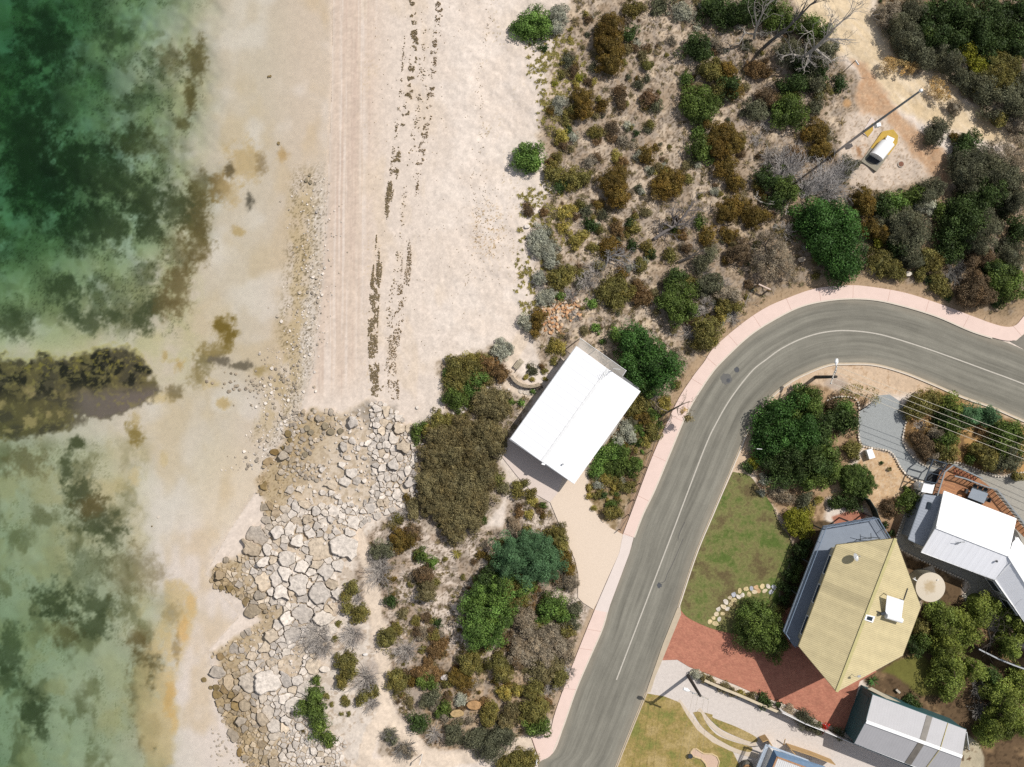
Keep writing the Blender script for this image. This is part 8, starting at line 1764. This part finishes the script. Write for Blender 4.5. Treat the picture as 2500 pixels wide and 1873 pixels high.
dead_tree([[(1598,583,.1),(1622,566,.5),(1652,549,1.0),(1668,528,1.6),(1690,500,2.2)],[(1652,549,1.0),(1640,525,1.6),(1648,500,2.0)],[(1652,549,1.0),(1675,545,1.4),(1692,530,1.8)],[(1640,556,.9),(1622,545,1.3)],[(1665,535,1.4),(1680,515,1.9),(1712,512,2.1)]], 'dark trunked dead tree leaning over the bare soil with a grey twig crown', (150, 142, 138), 6, .2, 1.3)
dead_tree([[(1478,650,.1),(1486,630,.5),(1500,622,.9),(1520,626,1.0),(1538,638,.9)],[(1486,630,.5),(1510,636,.8),(1535,648,.6)],[(1482,640,.4),(1486,615,.9)],[(1500,624,.8),(1525,615,1.1)]], 'low twisted grey dead tree bent along the ground in the scrub', (168, 164, 162), 8, .13, 1.3)
dead_tree([[(1655,640,.1),(1675,632,.5),(1700,620,.9),(1720,608,1.3)],[(1690,625,.7),(1708,605,1.2)]], 'thin dark dead trunk lying between olive shrubs above the timber barrier', (110, 104, 98), 9, .14, .8)
dead_tree([[(1855,494,.3),(1875,498,.6),(1900,499,.8)],[(1870,497,.5),(1852,490,.8),(1840,478,1.0)],[(1925,495,.8),(1920,510,1.0),(1918,525,1.0)]], 'bare white fallen branches in the shade beside the big dark tree', (222, 214, 204), 10, .07, .4)
dead_tree([[(1870,650,.1),(1872,620,1.4),(1868,600,2.4),(1880,580,3.2)],[(1872,628,1.2),(1895,648,2.2),(1930,675,3.0)],[(1872,620,1.4),(1850,640,2.2)]], 'dark bare stem with forked limbs inside the thin brownish crown', (96, 88, 80), 11, .14, .5)
dead_tree([[(1622,1010,.1),(1640,1001,1.4),(1653,994,2.4),(1668,986,3.0),(1684,980,3.2)],[(1632,1005,1.0),(1612,998,1.6),(1598,985,2.0)],[(1653,994,2.4),(1655,1010,2.6)]], 'bent bare trunk leaning over the footpath beside the white house garden', (150, 136, 118), 12, .13, .5)
put_mass('khaki', 1.0, [(1671,1019,10)], 'small grey green tuft crown hanging at the tip of the leaning trunk over the footpath', gaps=.1, name='tree_tuft', cat='branch tuft').location.z = 2.2
put_mass('straw', .8, [(1662,1003,9)], 'thin brown leaf tuft hanging from the bent trunk over the footpath', gaps=.3, core=False, name='tree_tuft', cat='branch tuft').location.z = 2.0
dead_tree([[(2098,1003,.1),(2112,995,1.2),(2128,984,2.2)],[(2100,1002,.3),(2085,996,1.2)],[(2106,999,.8),(2112,975,2.0),(2118,962,2.6)]], 'slim dark forked stem rising from the stone edging of the blue grey gravel', (70, 62, 54), 13, .08, .35)
put_mass('oliveg', 1.4, [(2118,962,18),(2130,975,12),(2075,955,22),(2055,958,14)], 'sparse feathery olive foliage above the stone edging arc', gaps=.5, cover=.45, core=False).location.z = .6
dead_tree([[(2412,1590,.2),(2418,1560,2.0),(2412,1535,3.4),(2432,1505,4.6)],[(2418,1560,2.0),(2435,1535,3.2),(2440,1515,4.0)],[(2416,1570,1.4),(2440,1555,2.6)]], 'dark forked bare stem above the white stone edging in the lower corner', (84, 78, 72), 14, .13, .6)

# ---- small shrubs filling the scrub, one object each
HBED = [(1448,1140),(1475,1095),(1525,1025),(1562,965),(1625,985),(1590,1085),(1500,1285),(1466,1260),(1442,1222),(1435,1180)]
def fill():
    rr = random.Random(31)
    taken = [(c[0], c[1], c[2]) for t in MASS for c in t[2]] + [(a, b, c) for a, b, c, _ in SINGLE]
    T = np.array(taken); cand = []
    for poly, n, sty in ((SCRUB4, 40, ['dgrey', 'dark', 'brown', 'grey', 'oliveg']), (HBED, 46, ['oliveg', 'yellow', 'green', 'bright', 'olive', 'dark']), (BEACHBED, 30, ['khaki', 'oliveg', 'green']), (SCRUB1, 420, ['oliveg', 'olive', 'brown', 'grey', 'dgrey', 'khaki', 'grey', 'oliveg', 'khaki', 'silver']), (SCRUB2, 150, ['oliveg', 'oliveg', 'rust', 'khaki', 'grey', 'brown', 'olive'])):
        a = np.array(poly); k = 0; tries = 0
        paths = [p for p in SPATH]
        while k < n and tries < 20000:
            tries += 1; x, y = rr.uniform(max(850, a[:, 0].min()), min(2510, a[:, 0].max())), rr.uniform(max(-5, a[:, 1].min()), a[:, 1].max())
            X = np.array([x]); Y = np.array([y])
            r = rr.choice([4, 5, 6, 7, 8, 9, 10, 12, 14])
            if rr.random() < .62:
                q = T[rr.randrange(len(T))]; an = rr.uniform(0, 6.28); x, y = q[0] + math.cos(an) * (q[2] * .95 + r * .4), q[1] + math.sin(an) * (q[2] * .95 + r * .4); X = np.array([x]); Y = np.array([y])
                if not (850 < x < 2510 and -5 < y < 1880): continue
            if sdf(poly, X, Y, 40)[0] < 8: continue
            if np.any(np.hypot(T[:, 0] - x, T[:, 1] - y) < T[:, 2] * .7): continue
            if any(pline(p, X, Y, 60)[0] < 22 + r for p in paths): continue
            if min(sdf(TRACK, X, Y, 60)[0], 0) > -1 or sdf(TRACK2, X, Y, 60)[0] > -10 or sdf(PALE, X, Y, 60)[0] > -4: continue
            if 1430 < x < 1640 and y > 780 and poly is SCRUB1 and rr.random() < .3: continue
            if sdf([(1405,840),(1565,950),(1402,1185),(1240,1075)], X, Y, 60)[0] > -14 or sdf(DRIVE, X, Y, 60)[0] > -r * .7: continue
            T = np.vstack([T, [x, y, r]]); st = rr.choice(sty)
            if x > 2100: st = rr.choice(['dgrey', 'dark', 'brown', 'grey'])
            put_shrub(x, y, r, st, rr=rr, group='small shrubs of the scrub'); k += 1
fill()
def low_shrubs():
    co = []; fq = []; ftr = []; T = [[], []]; Hh = [[], []]; Cc = [[], []]; n0 = 0
    for me, loc, sc, rot, c in LOW:
        nv = len(me.vertices); v = np.empty(nv * 3, np.float32); me.vertices.foreach_get('co', v); v = v.reshape(-1, 3) * sc
        v = np.c_[v[:, 0] * math.cos(rot) - v[:, 1] * math.sin(rot), v[:, 0] * math.sin(rot) + v[:, 1] * math.cos(rot), v[:, 2]] + np.array(loc); co.append(v)
        npoly = len(me.polygons); st = np.empty(npoly, np.int32); me.polygons.foreach_get('loop_start', st); tot = np.empty(npoly, np.int32); me.polygons.foreach_get('loop_total', tot); li = np.empty(len(me.loops), np.int32); me.loops.foreach_get('vertex_index', li)
        ti = np.empty(npoly, np.float32); me.attributes['tint'].data.foreach_get('value', ti); hu = np.empty(npoly, np.float32); me.attributes['hue'].data.foreach_get('value', hu)
        for k, (n_, dst) in enumerate(((4, fq), (3, ftr))):
            m = tot == n_; s_ = st[m]; dst.append(np.stack([li[s_ + j] for j in range(n_)], 1) + n0 if m.any() else np.zeros((0, n_), int)); T[k].append(ti[m]); Hh[k].append(hu[m]); Cc[k].append(np.tile(c, (int(m.sum()), 1)))
        n0 += nv
    me = np_mesh('low_scrub', np.concatenate(co), np.concatenate(fq), np.concatenate(ftr))
    face_attr(me, 'tint', np.concatenate(T[0] + T[1])); face_attr(me, 'hue', np.concatenate(Hh[0] + Hh[1]))
    c = np.concatenate(Cc[0] + Cc[1]); a = me.attributes.new('own', 'FLOAT_COLOR', 'FACE'); a.data.foreach_set('color', np.c_[c, np.ones(len(c))].astype(np.float32).ravel())
    prop(link_mesh('low_scrub', me, M['leaf_mixed']), 'low mixed scrub plants growing between the larger shrubs', 'ground cover', kind='stuff')
low_shrubs()

# ---- uncountable ground growth
def tufts():
    rs = np.random.RandomState(9)
    def grass(name, pts, n_blade, ln, tint, hue, label, color):
        co = []; ti = []; hu = []
        for (x, y, s) in pts:
            z = gz1(x, y); p = P(x, y, z + .05)
            an = rs.rand(n_blade) * 6.283; L = ln * s * (.6 + .6 * rs.rand(n_blade)); up = .45 + .6 * rs.rand(n_blade)
            d = np.c_[np.cos(an), np.sin(an), up]; d /= np.linalg.norm(d, axis=1)[:, None]
            b = np.c_[-np.sin(an), np.cos(an), np.zeros(n_blade)] * (.022 + .02 * s)
            base = np.array([p.x, p.y, z]) + np.c_[rs.normal(0, .05 * s, n_blade), rs.normal(0, .05 * s, n_blade), np.zeros(n_blade)]
            tip = base + d * L[:, None]
            co.append(np.stack([base - b, base + b, tip], 1).reshape(-1, 3)); ti.append(np.full(n_blade, rs.uniform(.7, 1.25))); hu.append(np.clip(np.full(n_blade, rs.uniform(0, hue)), 0, 1))
        co = np.concatenate(co); me = np_mesh(name, co, None, np.arange(len(co)).reshape(-1, 3)); face_attr(me, 'tint', np.concatenate(ti) * tint); face_attr(me, 'hue', np.concatenate(hu))
        o = link_mesh(name, me, M['leaf'], None, color); prop(o, label, 'ground cover', kind='stuff')
    pts = []
    zone = [(1275, 90), (1400, 60), (1440, 160), (1420, 260), (1380, 330), (1345, 345), (1320, 330), (1310, 250), (1290, 180)]
    zone2 = [(1265, 480), (1330, 440), (1400, 500), (1400, 600), (1350, 660), (1340, 760), (1270, 800), (1250, 700), (1265, 600)]
    for zn, n in ((zone, 430), (zone2, 380)):
        a = np.array(zn); k = 0
        while k < n:
            x, y = rs.uniform(a[:, 0].min(), a[:, 0].max()), rs.uniform(a[:, 1].min(), a[:, 1].max())
            dd = sdf(zn, np.array([x]), np.array([y]), 60)[0]
            if dd < -4 or rs.rand() > .3 + dd / 40: continue
            if fbm(np.array([x / 14]), np.array([y / 14]), 2, 3)[0] < .42: continue
            pts.append((x, y, rs.choice([.55, .7, .9, 1.2]))); k += 1
    grass('dune_grass', pts, 16, .30, 1.0, .15, 'tufts of yellow green dune grass on the upper beach', look(150, 142, 84, k=.95))
    pts = []
    for poly, n in ((SCRUB4, 200), (SCRUB1, 1500), (SCRUB2, 560), (BEACHBED, 160)):
        a = np.array(poly); k = 0
        while k < n:
            X = rs.uniform(max(850, a[:, 0].min()), min(2510, a[:, 0].max()), 200); Y = rs.uniform(max(-5, a[:, 1].min()), a[:, 1].max(), 200)
            ok = (sdf(poly, X, Y, 40) > 4) & (fbm(X / 30, Y / 30, 3, 4) > .46) & (sdf(TRACK, X, Y, 40) < -6) & (sdf(TRACK2, X, Y, 40) < -6) & (sdf(DRIVE, X, Y, 40) < -3) & (sdf(SLABC, X, Y, 40) < -3)
            for p in SPATH: ok &= pline(p, X, Y, 40) > 20
            for x, y in zip(X[ok], Y[ok]): pts.append((x, y, rs.choice([.6, .8, 1.0, 1.4]))); k += 1
    grass('scrub_undergrowth', pts, 22, .36, .95, .35, 'low dry undergrowth and litter between the scrub shrubs', look(132, 122, 94, k=.95))
    # fallen twigs
    rr = random.Random(3); mb = MB(); ti = []
    for _ in range(1500):
        x, y, s = pts[rr.randrange(len(pts))]; x += rr.uniform(-20, 20); y += rr.uniform(-20, 20)
        if min(sdf(DRIVE, np.array([x]), np.array([y]), 40)[0], 0) == 0 or sdf(TRACK, np.array([x]), np.array([y]), 40)[0] > -8: continue
        z = gz1(x, y); p = P(x, y, z); an = rr.uniform(0, 6.28); L = rr.uniform(.3, .9); d = Vector((math.cos(an), math.sin(an), 0)) * L; n0 = len(mb.f)
        mb.tube([p + Vector((0, 0, .04)), p + d * .5 + Vector((rr.gauss(0, .06), rr.gauss(0, .06), .1)), p + d + Vector((0, 0, .05))], [.022, .018, .01], 3, cap=False); ti += [rr.uniform(.6, 1.1)] * (len(mb.f) - n0)
    o = mb.build('twig_litter', M['wood'], None, look(190, 178, 164)); face_attr(o.data, 'tint', ti); face_attr(o.data, 'hue', [0.0] * len(ti)); prop(o, 'fallen grey twigs scattered over the scrub floor', 'litter', kind='stuff')
    # red flowers at the panel fence, palm-like plant, yellow blooms
    co, q, t, a, h = leaf_cloud([(0, 0, .5, .6)], None, 'green', 5, cover=.9, core=True); me = np_mesh('flowering_plant', co, q, t); face_attr(me, 'tint', a); face_attr(me, 'hue', h); me.materials.append(M['leaf'])
    o = link_mesh('flowering_plant', me, M['leaf'], None, look(200, 40, 30)); p = P(2008, 1772, 0); o.location = (p.x, p.y, .25); prop(o, 'red flowering plant leaning over the white panel fence', 'plant')
    for x, y, c, lb in ((2131, 1661, look(80, 120, 60, k=.95), 'spiky green palm-like plant in the round bed above the shed'), (2170, 1145, look(110, 100, 60, k=.95), 'small star-shaped spiky plant on the pale mulch below the gravel'), (1117, 1350, look(150, 140, 70, k=.95), 'spiky yellow green plant on bare sand left of the feathery tree')):
        n = 26; r_ = .75 if y != 1145 else .35; an = rs.rand(n) * 6.283; d = np.c_[np.cos(an), np.sin(an), .25 + .9 * rs.rand(n)]; d /= np.linalg.norm(d, axis=1)[:, None]; b = np.c_[-np.sin(an), np.cos(an), np.zeros(n)] * .05
        tip = d * r_; mid = d * r_ * .5 + np.array([0, 0, .12]); base = np.zeros((n, 3)); co = np.stack([base, mid - b, tip, mid + b], 1).reshape(-1, 3)
        me = np_mesh('spiky_plant', co, np.arange(n * 4).reshape(-1, 4)); face_attr(me, 'tint', rs.uniform(.7, 1.2, n)); face_attr(me, 'hue', np.zeros(n)); o = link_mesh('spiky_plant', me, M['leaf'], None, c); p = P(x, y, .1); o.location = (p.x, p.y, gz1(x, y) + .05); prop(o, lb, 'plant')
tufts()
